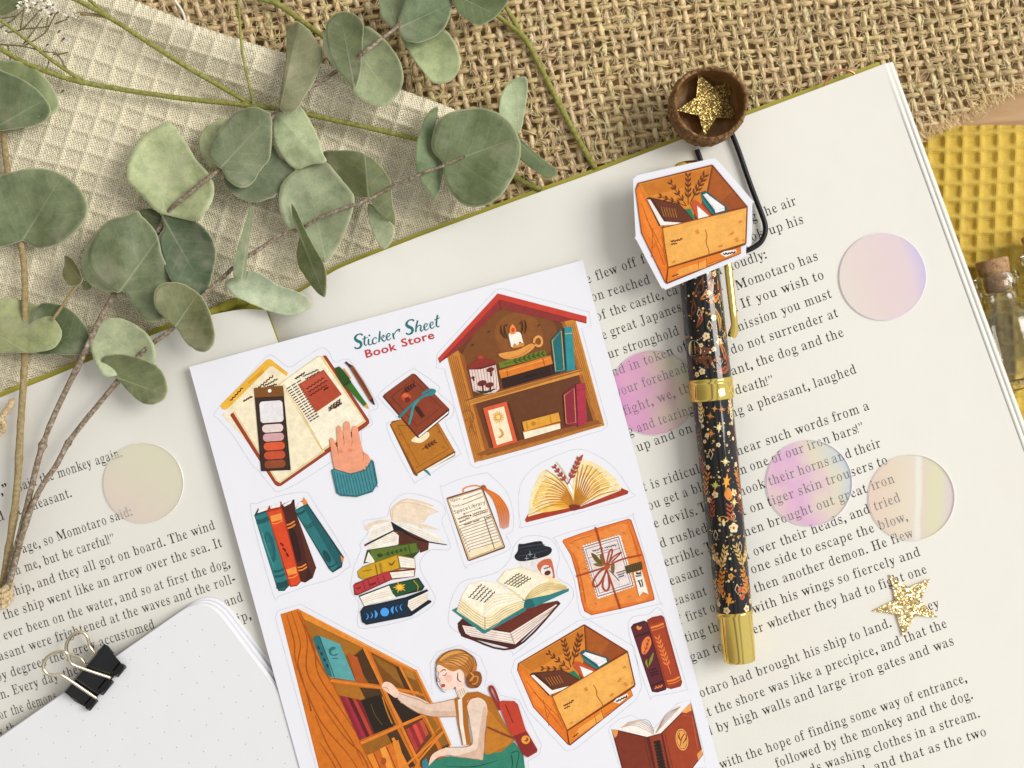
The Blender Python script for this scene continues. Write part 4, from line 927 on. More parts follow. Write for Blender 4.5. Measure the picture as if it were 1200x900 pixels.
    A.p('#f5efec', q); A.p('#7c5a57', [(224, 284), (520, 196), (642, 598), (350, 690)]); A.p('#efe4e2', [(232, 290), (516, 206), (632, 592), (354, 680)]); A.p('#7c5a57', [(246, 300), (508, 222), (618, 584), (362, 662)]); A.p('#eadcdb', [(252, 304), (504, 228), (612, 580), (366, 656)])
    A.s('#7c5a57', [(275, 374), (530, 292)], 5, False); A.scrib('#4a2a22', 306, 318, 392, 292, 6, 9, 12); A.scrib('#4a2a22', 404, 290, 500, 266, 6, 9, 12, 4); A.scrib('#4a2a22', 332, 334, 436, 304, 4, 3, 14)
    for i in range(18): x, y = r.uniform(290, 590), r.uniform(350, 620); A.e('#d6c3c4', x, y, 6, 3, r.uniform(0, 180)) if x < 520+(y-300)*.28 and x > 262+(y-300)*.3 else 0
    A.p('#655018', [(296, 334), (330, 345), (370, 390), (388, 436), (350, 416), (318, 384)], True); A.p('#7a6422', [(366, 352), (392, 340), (402, 390), (398, 436), (376, 400)], True); A.p('#7a6422', [(316, 424), (350, 414), (396, 438), (350, 442)], True)
    A.s('#6a3a1c', [(440, 470), (480, 508), (522, 558)], 6); A.p('#7a6422', [(456, 440), (484, 420), (486, 470), (474, 510), (460, 480)], True)
    for i in range(3): A.scrib('#3f2418', 500+i*10, 496+i*17, 572-i*4, 474+i*20, 6, 4, 9, i)
    S_ = '#a3441c'
    A.s(S_, [(330, 122), (344, 160), (370, 260), (412, 430), (470, 600), (535, 788)], 14); A.s(S_, [(175, 522), (260, 496), (412, 446), (540, 386), (706, 348)], 14)
    A.s(S_, [(420, 450), (430, 380), (450, 310), (470, 312), (452, 380), (424, 452)], 12); A.s(S_, [(424, 450), (470, 370), (540, 326), (520, 350), (460, 410)], 11)
    A.s(S_, [(412, 456), (360, 490), (316, 560), (326, 606), (368, 580), (410, 500)], 15); A.s(S_, [(424, 462), (396, 540), (392, 610), (420, 640), (444, 600), (436, 500)], 15); A.e('#b7532a', 424, 448, 26, 20, -20)
    A.p('#f4eee4', [(640, 490), (706, 474), (762, 668), (716, 648), (686, 684)]); A.scrib('#4a3a1c', 660, 500, 700, 492, 8, 14, 8); A.scrib('#4a3a1c', 656, 522, 702, 512, 6, 10, 8); A.s('#3a2a18', [(680, 552), (702, 610)], 11, False); A.s('#3a2a18', [(704, 546), (716, 606)], 9, False); A.s('#3a2a18', [(672, 564), (700, 556)], 6, False)
    A.p('#5c4a1c', [(568, 440), (704, 400), (714, 464), (584, 502)]); 
    for i in range(9): A.s('#3f3210', [(582+i*15, 438-i*4.4), (592+i*15, 498-i*4.4)], 6, False)
    A.build('parcel_sticker', SHEET, 'orange parcel sticker tied with string and a bow')
art_coffee()

def art_girl():
    A = Art(320, 700, 3.75, zs); W_ = '#d6761f'
    A.cut([(10, 90), (20, 60), (120, 30), (640, 310), (700, 430), (690, 290), (720, 240), (820, 210), (910, 260), (940, 330), (930, 390), (960, 370), (1000, 430), (1080, 450), (1180, 650), (1170, 690), (1120, 720), (1125, 800), (1100, 900), (230, 900)], False)
    A.p('#d2721c', [(32, 74), (110, 50), (626, 318), (780, 650), (774, 662), (700, 840), (690, 900), (238, 900)])
    A.p('#e58a2c', [(110, 50), (626, 318), (634, 332), (130, 96)]); 
    def q(c, *p): A.p(c, p)
    # openings of the case
    q('#8a5612', (136, 96), (400, 226), (470, 384), (262, 358)); q('#4a2f14', (396, 224), (470, 384), (420, 378), (350, 262)); q('#a66a1a', (140, 100), (392, 224), (340, 262), (170, 200))
    q('#7a4a10', (428, 240), (556, 306), (612, 410), (490, 384)); q('#4a3014', (548, 306), (610, 408), (580, 400), (520, 310)); q('#92601a', (436, 252), (540, 312), (576, 398), (470, 300)); q('#8a5818', (566, 310), (620, 334), (660, 424), (618, 410)); q('#b07a28', (570, 312), (616, 334), (630, 366), (590, 350))
    q('#b06e1c', (262, 378), (470, 404), (540, 560), (384, 632)); q('#4a3014', (380, 396), (470, 404), (540, 560), (470, 580)); q('#2c1d10', (488, 404), (600, 440), (650, 520), (570, 552)); q('#8a5a18', (612, 424), (664, 436), (690, 508), (650, 514))
    q('#9a6018', (388, 650), (545, 580), (620, 740), (480, 820), (440, 760)); q('#4a3014', (500, 600), (545, 580), (625, 740), (580, 760)); q('#6a3a1a', (566, 562), (652, 524), (700, 610), (620, 700)); q('#9a6418', (668, 520), (694, 516), (730, 570), (704, 598))
    q('#6a4010', (630, 722), (704, 626), (736, 690), (680, 780)); q('#94601c', (712, 596), (744, 572), (778, 648), (742, 660)); q('#4a2e14', (742, 660), (776, 640), (770, 655), (748, 690)); q('#7a4c14', (640, 760), (690, 800), (680, 860), (640, 860))
    # long board grain on the left side
    for i, pts in enumerate(([(60, 76), (92, 190), (96, 260), (110, 320)], [(80, 62), (120, 200), (110, 300), (150, 420), (220, 560), (330, 690), (400, 800)], [(106, 60), (150, 180), (150, 330), (230, 460), (340, 620), (400, 740)], [(120, 90), (180, 220), (200, 340), (290, 480), (370, 600)], [(112, 300), (150, 430), (168, 500), (158, 470)], [(186, 520), (236, 640), (300, 750), (330, 860), (330, 900)], [(206, 640), (270, 740), (300, 850), (302, 895)], [(140, 120), (190, 260), (260, 380)], [(330, 860), (340, 810), (380, 800), (410, 850)], [(350, 880), (360, 840), (385, 835), (400, 880)], [(220, 480), (320, 620), (390, 690), (440, 800), (470, 890)])):
        A.s('#a44f10', pts, [2, 5, 5, 2])
    A.s('#b8600f', [(118, 64), (260, 372), (390, 640), (480, 830), (510, 900)], 6, False); A.s('#f0a04a', [(124, 60), (380, 196), (620, 320)], [3, 6, 3])
    # books in the case
    A.p('#5aa3a4', [(206, 170), (294, 204), (362, 368), (254, 352)]); A.p('#2b6c71', [(174, 184), (186, 168), (206, 170), (262, 352), (236, 340)]); A.s('#1b4d52', [(204, 172), (270, 352)], 4, False); A.p('#2b6c71', [(262, 216), (276, 224), (256, 236), (262, 252), (288, 246), (272, 258), (250, 252), (244, 232)], True); A.s('#2b6c71', [(258, 268), (286, 268)], 4, False)
    for i in range(4): A.e('#123d42', 200+i*13, 222+i*26, 5, 9, -20)
    A.p('#b5541c', [(326, 248), (370, 262), (408, 374), (364, 368)])
    for i, c in enumerate(('#8c2030', '#a32a38', '#5f1522', '#b5402a', '#7a1c22', '#98352a')): A.p(c, [(290+i*19, 430+i*4), (308+i*19, 436+i*4), (396+i*15, 620-i*6), (380+i*15, 628-i*6)])
    A.p('#241a10', [(386, 452), (470, 430), (530, 566), (446, 600)]); A.s('#b8791f', [(480, 436), (500, 500), (524, 556)], 6); A.s('#6b4a14', [(430, 470), (450, 520), (480, 560)], 3)
    for i, c in enumerate(('#e9872a', '#c76419', '#f09a3e', '#d9741f', '#e58a30')): A.p(c, [(412+i*28, 694-i*14), (438+i*28, 682-i*14), (520+i*22, 830), (490+i*22, 840)])
    A.s('#8a3f10', [(444, 690), (500, 820)], 4, False); A.s('#8a3f10', [(500, 660), (560, 800)], 4, False); A.e('#a84f14', 486, 720, 12, 16); A.p('#e58a2c', [(520, 620), (532, 614), (600, 750), (588, 760)])
    for i, c in enumerate(('#b53a34', '#8f2a2a', '#d04a3c', '#a33030', '#c0552f')): A.p(c, [(582+i*15, 580-i*9), (598+i*15, 572-i*9), (640+i*11, 664-i*16), (628+i*11, 684-i*18)])
    # frames of the case
    for a, b, w in (((400, 222), (640, 728), 13), ((556, 300), (706, 600), 10), ((252, 366), (640, 420), 11), ((384, 642), (690, 506), 13), ((560, 760), (748, 590), 10), ((478, 396), (600, 412), 9), ((634, 724), (748, 592), 8)): A.s('#e08128', [a, b], w, False)
    A.s('#e8912f', [(626, 318), (700, 470), (780, 650)], 9, False); A.s('#d6781e', [(640, 728), (600, 800), (560, 898)], 16, False)
    A.p('#3c7d8c', [(655, 720), (672, 705), (690, 740), (684, 800), (660, 790)])
    # girl
    A.p('#e7c9b5', [(540, 430), (552, 414), (640, 440), (690, 466), (800, 448), (806, 524), (700, 524), (640, 508), (560, 462)], False); A.p('#d8b69e', [(600, 470), (690, 500), (806, 500), (806, 524), (700, 524), (640, 508)]); A.s('#a9714f', [(546, 420), (640, 450), (690, 468), (800, 446)], 2.5); A.s('#a9714f', [(545, 446), (620, 500), (700, 524), (806, 524)], 2.5)
    A.p('#f4cdb8', [(478, 396), (490, 372), (520, 378), (552, 416), (542, 442), (512, 424)], True); A.s('#c58468', [(480, 396), (500, 398), (510, 412)], 2.5)
    A.p('#2f8068', [(700, 720), (760, 700), (900, 690), (960, 680), (1060, 636), (1100, 690), (1108, 760), (1080, 900), (690, 900), (680, 760)]); A.s('#174d40', [(760, 742), (880, 744), (990, 716)], [2, 5, 2]); A.s('#174d40', [(1046, 690), (1052, 730), (1040, 800)], 5); A.s('#174d40', [(1046, 684), (1080, 680), (1066, 760)], 4); A.s('#1f6350', [(820, 780), (900, 760), (1000, 750)], 4)
    A.p('#b06a1a', [(796, 448), (840, 420), (900, 414), (960, 440), (1010, 540), (1062, 630), (1000, 680), (920, 686), (930, 560), (860, 480), (850, 560), (868, 648), (832, 650), (812, 560)], False); A.p('#c47c22', [(930, 480), (1000, 560), (1050, 628), (990, 670), (930, 684), (940, 560)], True)
    A.p('#f2e6da', [(812, 452), (830, 440), (836, 560), (850, 648), (836, 648), (820, 560)]); A.p('#b06a1a', [(838, 430), (862, 420), (858, 560), (872, 650), (850, 648), (840, 560)])
    A.p('#ecd3c0', [(852, 470), (870, 444), (900, 440), (930, 456), (942, 500), (930, 590), (924, 700), (900, 712), (760, 692), (758, 660), (870, 652), (868, 560)], True); A.p('#dbb8a0', [(926, 480), (942, 510), (930, 600), (922, 700), (896, 710), (800, 698), (890, 670), (906, 600)], True)
    A.s('#a9714f', [(852, 470), (850, 500), (868, 600), (868, 652), (760, 660)], 2.5); A.s('#c9502a', [(850, 480), (866, 448), (900, 438)], 5); A.s('#a9714f', [(760, 692), (900, 712), (924, 700), (940, 520)], 2.5)
    A.p('#f4cdb8', [(760, 662), (700, 690), (684, 740), (700, 724), (730, 700), (760, 694)], True)
    A.p('#ecdcc8', [(804, 410), (840, 392), (858, 410), (830, 444), (816, 440)]); 
    for i in range(4): A.s('#b98d6d', [(808+i*9, 408-i*4), (820+i*8, 438-i*5)], 2.5)
    A.p('#f8d9c8', [(722, 300), (716, 320), (730, 330), (726, 352), (736, 362), (734, 376), (744, 386), (742, 398), (760, 408), (800, 398), (830, 380), (840, 340), (820, 310), (760, 290)], True); A.p('#f6c0b0', [(750, 350), (775, 340), (790, 360), (770, 376)], True); A.p('#f8d9c8', [(800, 380), (840, 360), (842, 396), (806, 412)])
    A.s('#a83a28', [(734, 328), (750, 318), (760, 322)], [2, 6, 3]); A.s('#5a2a1c', [(744, 342), (756, 342), (764, 332)], [2, 4, 2]); A.e('#c8463a', 748, 388, 9, 8, -20); A.s('#c06a52', [(728, 352), (722, 366), (732, 370)], 2.5); A.s('#b34a3a', [(800, 394), (798, 404)], 7)
    A.p('#bf7a33', [(716, 288), (740, 252), (790, 230), (840, 232), (880, 266), (896, 300), (892, 330), (900, 360), (880, 384), (850, 370), (842, 340), (820, 316), (790, 326), (740, 300)], True); A.p('#d99a4e', [(730, 276), (770, 244), (820, 238), (860, 262), (830, 300), (780, 296)], True)
    for i in range(6): A.s('#8a4f1c', [(722+i*10, 288-i*6), (780+i*14, 286-i*8), (840+i*8, 318-i*8), (868, 350)], [2, 4, 3, 2])
    A.p('#8f4f1f', [(850, 350), (880, 326), (910, 330), (918, 366), (900, 396), (864, 398), (848, 380)], True); A.s('#c98a40', [(862, 370), (880, 350), (900, 350), (894, 376), (874, 382)], 6); A.s('#5a2a12', [(852, 352), (870, 380), (900, 396)], 3); A.s('#d3953f', [(868, 330), (880, 346), (870, 366)], 8)
    A.s('#5a2a12', [(717, 290), (716, 340), (722, 380), (740, 408), (756, 418)], [3, 5, 3, 2]); A.s('#5a2a12', [(812, 330), (812, 360), (826, 372)], [2, 5, 2]); A.s('#5a2a12', [(716, 288), (760, 244), (820, 230), (880, 262), (896, 300)], 3)
    # red backpack
    A.s('#9c2a20', [(996, 496), (968, 440), (952, 402), (962, 392), (978, 420), (998, 480)], 11); A.p('#a52f20', [(990, 462), (1010, 454), (1060, 456), (1076, 470), (1110, 580), (1162, 668), (1160, 680), (1120, 704), (1098, 690), (1060, 620)], False); A.p('#c23f28', [(996, 466), (1054, 460), (1072, 476), (1108, 590), (1070, 610), (1040, 590)], True); A.s('#6d1a14', [(1020, 470), (1050, 540), (1056, 552)], 4); A.p('#8c2620', [(1056, 610), (1110, 590), (1160, 670), (1118, 700), (1096, 690)]); A.e('#e9a13c', 1110, 626, 19); A.e('#9c3a20', 1112, 624, 10); A.e('#e9a13c', 1106, 620, 8)
    A.s('#8c3a20', [(942, 570), (1000, 596), (1060, 620)], 8)
    A.build('reader_bookcase_sticker', SHEET, 'sticker of a crouching reader with a red backpack at a tall bookcase')
art_girl()

BOXF = ((75, 350), (425, 145), (655, 285), (345, 780), (265, 530), (695, 465), (415, 280), (165, 580)); BOXG = ((105, 190), (592, 70), (822, 345), (288, 856), (260, 505), (812, 592), (520, 262), (128, 520))
def art_box(A):
    A.p('#7a3208', [(72, 384), (76, 348), (422, 143), (430, 143), (657, 284), (697, 458), (694, 470), (672, 486), (684, 518), (352, 782), (338, 776), (156, 580)])
    A.p('#d8862a', [(80, 352), (424, 150), (432, 290), (392, 470), (270, 520), (140, 410)]); A.p('#c8761f', [(90, 352), (420, 160), (426, 230), (150, 392)]); A.p('#9a4b16', [(430, 152), (648, 286), (390, 430), (440, 290)]); A.p('#a9571a', [(436, 160), (560, 236), (500, 330), (445, 280)]); A.s('#6d300c', [(426, 150), (436, 290)], 3, False)
    A.p('#e87820', [(76, 386), (82, 356), (262, 520), (332, 700), (340, 772), (160, 578)]); A.p('#ee862a', [(92, 384), (240, 520), (300, 640), (172, 570)]); A.s('#a8480e', [(120, 440), (270, 640), (316, 700)], 3); A.s('#a8480e', [(210, 540), (240, 680)], 3, False); A.s('#a8480e', [(160, 500), (300, 640)], 3, False); A.s('#a8480e', [(230, 640), (262, 560), (320, 690)], 3, False); A.s('#a8480e', [(262, 524), (334, 702), (342, 774)], 4, False)
    # plant and books inside
    A.leafs('#6a2d10', 350, 380, 246, 300, 4, 34, 10, 4); A.leafs('#6a2d10', 356, 370, 320, 240, 5, 36, 10, 4); A.leafs('#6a2d10', 366, 352, 400, 214, 5, 40, 11, 4); A.leafs('#6a2d10', 346, 380, 214, 376, 4, 28, 9, 3)
    A.p('#1f7a52', [(336, 402), (372, 386), (420, 440), (380, 466)]); A.p('#1f6a48', [(250, 520), (390, 460), (396, 470), (262, 532)])
    A.p('#4e2110', [(140, 410), (152, 398), (310, 382), (346, 400), (414, 440), (392, 462), (262, 492), (240, 520)]); A.p('#66301a', [(174, 402), (310, 386), (404, 440), (270, 486)]); A.p('#f4efe8', [(144, 412), (160, 408), (256, 490), (366, 462), (372, 466), (244, 514)]); 
    for i in range(6): A.s('#c9862f', [(222+i*14, 424-i*2.5), (250+i*13, 466-i*3)], 2.5, False)
    A.p('#c9542c', [(362, 356), (380, 338), (400, 340), (490, 386), (480, 396), (422, 428), (400, 400)]); A.p('#f6f1ec', [(402, 362), (476, 392), (426, 424)])
    A.p('#17595f', [(404, 292), (422, 278), (440, 280), (556, 322), (558, 340), (506, 374), (480, 372), (430, 330)]); A.p('#2b7d82', [(408, 300), (426, 320), (500, 376), (486, 376), (428, 336)]); A.p('#f3f0f2', [(418, 300), (432, 288), (540, 322), (546, 340), (504, 366), (494, 352)]); A.s('#c9c4cc', [(424, 296), (500, 352), (544, 328)], 2.5, False)
    # front
    A.p('#f0ac50', [(260, 522), (652, 292), (690, 460), (336, 702)]); A.p('#f3b257', [(290, 530), (640, 322), (672, 446), (350, 670)]); A.s('#8f4a12', [(258, 522), (655, 288)], 5, False); A.s('#8f4a12', [(334, 702), (692, 462)], 5, False); A.s('#b56a1f', [(264, 540), (338, 700)], 3, False)
    A.s('#9a5216', [(474, 462), (490, 490), (494, 520), (520, 560), (524, 590)], [4, 5, 4, 4])
    A.p('#e57f22', [(338, 706), (670, 488), (682, 516), (350, 774)]); A.p('#f2a448', [(396, 690), (486, 630), (520, 600), (526, 640), (370, 744)]); A.s('#a8540f', [(480, 622), (492, 668)], 3, False); A.s('#a8540f', [(516, 596), (530, 640)], 3, False); A.s('#a8540f', [(534, 618), (668, 530)], 3, False)
    A.p('#f7f3ee', [(580, 552), (596, 534), (652, 508), (660, 518), (610, 560)]); A.scrib('#2b1a12', 594, 550, 652, 520, 7, 5, 8)
    A.scrib('#6d340e', 316, 574, 370, 544, 6, 5, 9); A.scrib('#6d340e', 322, 588, 350, 572, 5, 4, 6, 2); A.scrib('#7a3208', 368, 738, 394, 716, 6, 4, 5)
    for x, y in ((424, 488), (430, 496), (560, 524), (600, 448), (606, 440), (632, 462), (640, 470), (674, 456), (630, 376), (566, 520), (350, 670)): A.s('#d98a34', [(x, y), (x+10, y-8), (x+16, y-14)], [3, 12, 2])
def art_box_sheet():
    A = Art(590, 700, 4.5, zs)
    A.cut([(40, 390), (60, 330), (400, 120), (450, 120), (690, 260), (730, 470), (700, 540), (380, 800), (330, 810), (130, 600)], False)
    art_box(A); A.build('book_box_sticker', SHEET, 'cardboard box sticker filled with books and leafy twigs')
    A = Art(700, 700, 4.5, zs); 
    A.cut([(162, 150), (270, 90), (345, 80), (465, 450), (455, 490), (300, 520), (270, 510)])
    A.p('#4a1620', [(176, 158), (190, 140), (246, 122), (264, 130), (366, 474), (362, 488), (316, 502), (288, 498)]); A.p('#5c1d27', [(180, 160), (258, 132), (358, 476), (294, 494)]); A.p('#381018', [(192, 206), (274, 178), (276, 188), (196, 214)]); A.p('#381018', [(282, 464), (352, 436), (354, 446), (286, 472)]); A.p('#e98a3a', [(212, 148), (222, 156), (234, 154), (230, 168), (216, 172), (206, 160)], True)
    A.p('#ee7f3a', [(236, 240), (252, 214), (270, 206), (282, 222), (284, 248), (268, 282), (252, 300), (236, 296), (232, 270)], True); A.s('#7a2a14', [(244, 296), (262, 256), (272, 220)], 3)
    A.leafs('#7a2a14', 250, 290, 268, 230, 3, 18, 4, 2); A.s('#8c8a30', [(268, 372), (258, 345), (262, 326)], [3, 13, 2]); A.s('#8c8a30', [(272, 360), (284, 326), (296, 292)], [4, 16, 2]); A.scrib('#24080e', 272, 386, 312, 374, 4, 3, 9); A.scrib('#24080e', 276, 400, 322, 388, 4, 3, 9, 3); A.scrib('#24080e', 284, 414, 322, 402, 4, 3, 9, 5)
    for i in range(3): A.s('#ee7f3a', [(302+i*14, 482-i*3), (316+i*14, 474-i*5), (306+i*14, 470-i*3)], [7, 3, 6])
    A.p('#96341a', [(262, 120), (290, 104), (338, 94), (352, 104), (448, 448), (440, 470), (390, 484), (362, 476)]); A.p('#a8401f', [(268, 124), (336, 100), (440, 450), (376, 474)]); A.s('#f08a3a', [(282, 160), (315, 152), (350, 138)], 10); A.s('#f08a3a', [(286, 176), (320, 166), (354, 152)], 4); A.s('#f08a3a', [(366, 442), (402, 436), (436, 418)], 9); A.s('#f08a3a', [(370, 456), (406, 450), (440, 432)], 4); A.leafs('#f0823a', 388, 404, 322, 222, 7, 36, 9, 4)
    for i in range(8): A.s('#7a2813', [(274+i*9, 118-i*3), (280+i*9, 144-i*3)], 2.5, False)
    A.build('book_pair_sticker', SHEET, 'two dark red book spines sticker with orange leaves')
    A = Art(700, 700, 4.5, zs)
    A.cut([(58, 700), (70, 680), (120, 640), (180, 620), (300, 690), (420, 560), (490, 540), (560, 800), (570, 900), (120, 900)], False)
    A.p('#f6eee6', [(112, 694), (140, 660), (180, 656), (176, 636), (240, 660), (290, 690), (304, 716), (330, 690), (426, 568), (452, 574), (470, 590), (320, 760), (280, 750)])
    for i in range(6): A.s('#b08f7a', [(118+i*8, 690-i*6), (200+i*12, 676-i*6), (298, 724-i*4)], 2.2); A.s('#b08f7a', [(308, 716), (360, 660-i*8), (440-i*4, 574+i*2)], 2.2)
    A.p('#5c1f10', [(74, 696), (110, 700), (262, 736), (336, 716), (494, 556), (558, 830), (500, 905), (130, 905)]); A.p('#7d2f18', [(80, 700), (110, 706), (256, 742), (296, 905), (138, 905)]); A.p('#8f371b', [(276, 736), (336, 720), (372, 905), (310, 905)]); A.p('#a23f1d', [(344, 716), (492, 566), (552, 830), (494, 905), (384, 905)])
    A.s('#5c1f10', [(262, 740), (304, 905)], 4, False); A.s('#5c1f10', [(340, 718), (384, 905)], 4, False); A.s('#5c1f10', [(356, 720), (398, 905)], 2.5, False); A.s('#5c1f10', [(244, 742), (284, 905)], 2.5, False)
    A.p('#e89a50', [(74, 696), (110, 702), (104, 730), (90, 742)]); A.p('#f0a860', [(494, 556), (497, 596), (470, 610), (442, 606)]); A.p('#e89a50', [(552, 800), (556, 830), (532, 860), (526, 826)]); A.s('#c96f3a', [(452, 620), (500, 630), (530, 800)], 2.5, False)
    for i in range(9): A.p('#201408', [(296+i*3.2, 760+i*17), (328+i*3.6, 752+i*17), (336+i*3.4, 766+i*17), (300+i*3.2, 774+i*17)]); A.e('#201408', 318+i*3.4, 776+i*17, 13, 6, -20)
    A.e('#f0b060', 446, 750, 33, 58, -8); A.e('#a23f1d', 446, 750, 28, 52, -8); A.e('#eaa552', 446, 750, 25, 48, -8); A.s('#8f3a18', [(436, 785), (446, 740), (464, 716)], [3, 7, 3]); A.s('#8f3a18', [(450, 770), (468, 745), (472, 720)], [3, 9, 2]); A.s('#8f3a18', [(442, 760), (430, 736), (434, 712)], [3, 9, 2])
    A.e('#b8552a', 480, 640, 3); A.build('winged_book_sticker', SHEET, 'open red brown book sticker seen from its cover with gold corners')
art_box_sheet()

# ---------------------------------------------------------------- fountain pen
PEN0, PEN1 = (805.5, 187.0), (867.5, 776.0)
def pen():
    zc = 24.5
    a = Vector(P(*PEN0, zc)); b = Vector(P(*PEN1, zc)); ax = (b-a); L = ax.length; ax.normalize()
    a.z = 25.0; b.z = 19.5; ax = (b-a).normalized()
    t = thing('fountain_pen', tuple(P(838, 480, 0)), 'black pen with gold bands and an autumn leaf and flower print', 'pen')
    side = Vector((0, 0, 1)).cross(ax).normalized()      # towards the right of the photo is -side
    up = ax.cross(side)*-1
    if up.z < 0: up = -up
    def s_of(y): return (y-PEN0[1])/(PEN1[1]-PEN0[1])*L
    S0, S1, S2, S3, S4 = s_of(206), s_of(444), s_of(469), s_of(718), s_of(776)
    rad = lambda s: float(np.interp(s, [S0, S1, S2, S2+14, S3-160, S3], [22.5, 24.6, 23.4, 23.0, 22.6, 20.6]))
    rim = Vector((1, 0, 0)); rim = (rim-ax*rim.dot(ax)).normalized(); upv = ax.cross(rim); upv = upv if upv.z > 0 else -upv
    def surf(s, q, lift=0.0):     # q: arc position in pixels measured from the top of the barrel, + to the right
        r = rad(s)+lift; w = q/rad(s)
        return tuple(a+ax*s+rim*(math.sin(w)*r)+upv*(math.cos(w)*r))
    m = MB(); K = lin('#0d0b0d')
    pr = [(S0, 0.1), (S0+.2, 18), (S0+3, 21), (S0+8, 22.6)]+[(s, rad(s)) for s in np.linspace(S0+10, S1, 16)]
    m.lathe(pr, a, ax, 56, K, u=upv)
    m.lathe([(S2, rad(S2))]+[(s, rad(s)) for s in np.linspace(S2+2, S3-3, 18)]+[(S3, 19.6), (S3+.1, 1)], a, ax, 56, K, u=upv)
    # printed decoration laid on the lacquer
    class Wrap(Art):
        def __init__(s, s0, q0): s.b = m; s.s0 = s0; s.q0 = q0; s.n = 0; s.k = 1
        def pt(s, x, y): return (x, y)
        def poly(s, q, z, c):
            q3 = [surf(s.s0+y, s.q0+x, .12+z*.35) for x, y in q]; s.b.add(q3, [tuple(range(len(q3)))], hexcol(c), False)
        def s(s, c, pts, w, sm=True, taper=0, n=3, closed=False):
            q = spline(pts, False, n) if sm and len(pts) > 2 else list(pts); N = len(q); z = .16
            s.n += 1; z += (s.n % 40)*.006
            ws = [float(np.interp(i/(N-1)*(len(w)-1), range(len(w)), w)) for i in range(N)] if hasattr(w, '__len__') else [w]*N
            V = []
            for i in range(N):
                p0 = q[max(i-1, 0)]; p1 = q[min(i+1, N-1)]; dx, dy = p1[0]-p0[0], p1[1]-p0[1]; l = math.hypot(dx, dy) or 1
                for sg in (1, -1): V.append(surf(s.s0+q[i][1]+sg*dx/l*ws[i]/2, s.q0+q[i][0]-sg*dy/l*ws[i]/2, z))
            s.b.add(V, [(2*i, 2*i+1, 2*i+3, 2*i+2) for i in range(N-1)], hexcol(c), False)
    rnd = random.Random(21)
    CR, GO, OR, RU, BR, LI = '#e6d2a2', '#c9953a', '#c67a2c', '#94431f', '#6a381a', '#8f7f92'
    def flower(s, q, r, c=CR, mid='#d8702c'):
        r *= .62; w = Wrap(s, q); o = rnd.uniform(0, 1)
        for k in range(5):
            t_ = o+k*2*math.pi/5; w.e(c, math.cos(t_)*r*.62, math.sin(t_)*r*.62, r*.46, r*.46, 0, 10)
        w.e(mid, 0, 0, r*.32, None, 0, 8)
    def star(s, q, r, c=GO, n=8):
        w = Wrap(s, q)
        for k in range(n):
            t_ = k*2*math.pi/n+.2; l = .72*r*(1 if k % 2 == 0 else .6); w.s(c, [(0, 0), (math.cos(t_)*l, math.sin(t_)*l)], [r*.34, .2], False)
    def sprig(s, q, ang, ln, c, lw=4.2, n=5):
        w = Wrap(s, q); w.leafs(c, 0, 0, math.cos(ang)*ln, math.sin(ang)*ln, n, ln*.27, lw*.62, .7, rnd.uniform(-.12, .12))
    def leaf(s, q, ang, ln, c, wd):
        w = Wrap(s, q); e = (math.cos(ang)*ln, math.sin(ang)*ln); n_ = (-math.sin(ang)*ln*.12, math.cos(ang)*ln*.12)
        w.s(c, [(0, 0), (e[0]*.5+n_[0], e[1]*.5+n_[1]), e], [.6, wd, .4]); w.s('#1a0f0a', [(0, 0), (e[0]*.5+n_[0], e[1]*.5+n_[1]), (e[0]*.9, e[1]*.9)], [.7, .9, .3])
    def drop(s, q, c): Wrap(s, q).p(c, [(0, -4), (2.2, 0), (0, 4), (-2.2, 0)])
    def rhomb(s, q, c=CR): Wrap(s, q).s(c, [(0, -6), (2.8, 0), (0, 6), (-2.8, 0), (0, -6)], .7, False)
    # cap: large leaves
    for s, q, an, ln, c, wd in ((300, 8, 2.6, 22, OR, 9), (316, -2, -.3, 24, BR, 8), (322, 16, 1.9, 24, RU, 7), (330, 20, 1.2, 24, RU, 6), (348, -14, -1.0, 26, BR, 9), (352, -6, -.8, 26, OR, 10), (356, 2, -.5, 20, OR, 8), (372, -20, -1.3, 24, BR, 7), (384, -14, -1.2, 22, RU, 6), (392, 14, -1.7, 30, GO, 6), (398, 20, -1.2, 26, OR, 6), (405, -20, .2, 26, BR, 10), (416, -24, .1, 34, BR, 11), (430, -10, -.5, 34, BR, 11), (436, 4, -.3, 22, RU, 9), (438, 22, -1.8, 30, RU, 6), (330, -22, -1.2, 26, OR, 8), (310, -20, -.9, 24, GO, 7), (290, 14, 1.8, 26, RU, 7), (425, 18, -1.9, 24, OR, 6)):
        leaf(s_of(s), q, an, ln, c, wd)
    for s, q, r in ((345, 5, 5), (374, 8, 5.5), (394, -3, 6.5), (402, 12, 6.5), (404, -10, 4), (410, 4, 4.5), (434, -12, 6), (437, -19, 5), (312, 18, 5.5), (324, 15, 5)): flower(s_of(s), q, r)
    for s, q in ((383, 2), (352, 20), (318, 6), (368, -8), (398, 22)): rhomb(s_of(s), q)
    w = Wrap(s_of(407), -21); w.p(CR, [(-6, 7), (-7, -3), (-2, -9), (6, -8), (10, -1), (9, 7)], True); w.s('#b99a5a', [(-2, 6), (-2, -7)], .9); w.s('#b99a5a', [(3, 6), (3, -7)], .9)
    for k in range(150):
        s = rnd.uniform(s_of(300), S1-3); q = rnd.uniform(-34, 34); Wrap(s, q).e(rnd.choice((CR, GO, GO, OR)), 0, 0, rnd.choice((.7, .9, 1.5)), None, 0, 6)
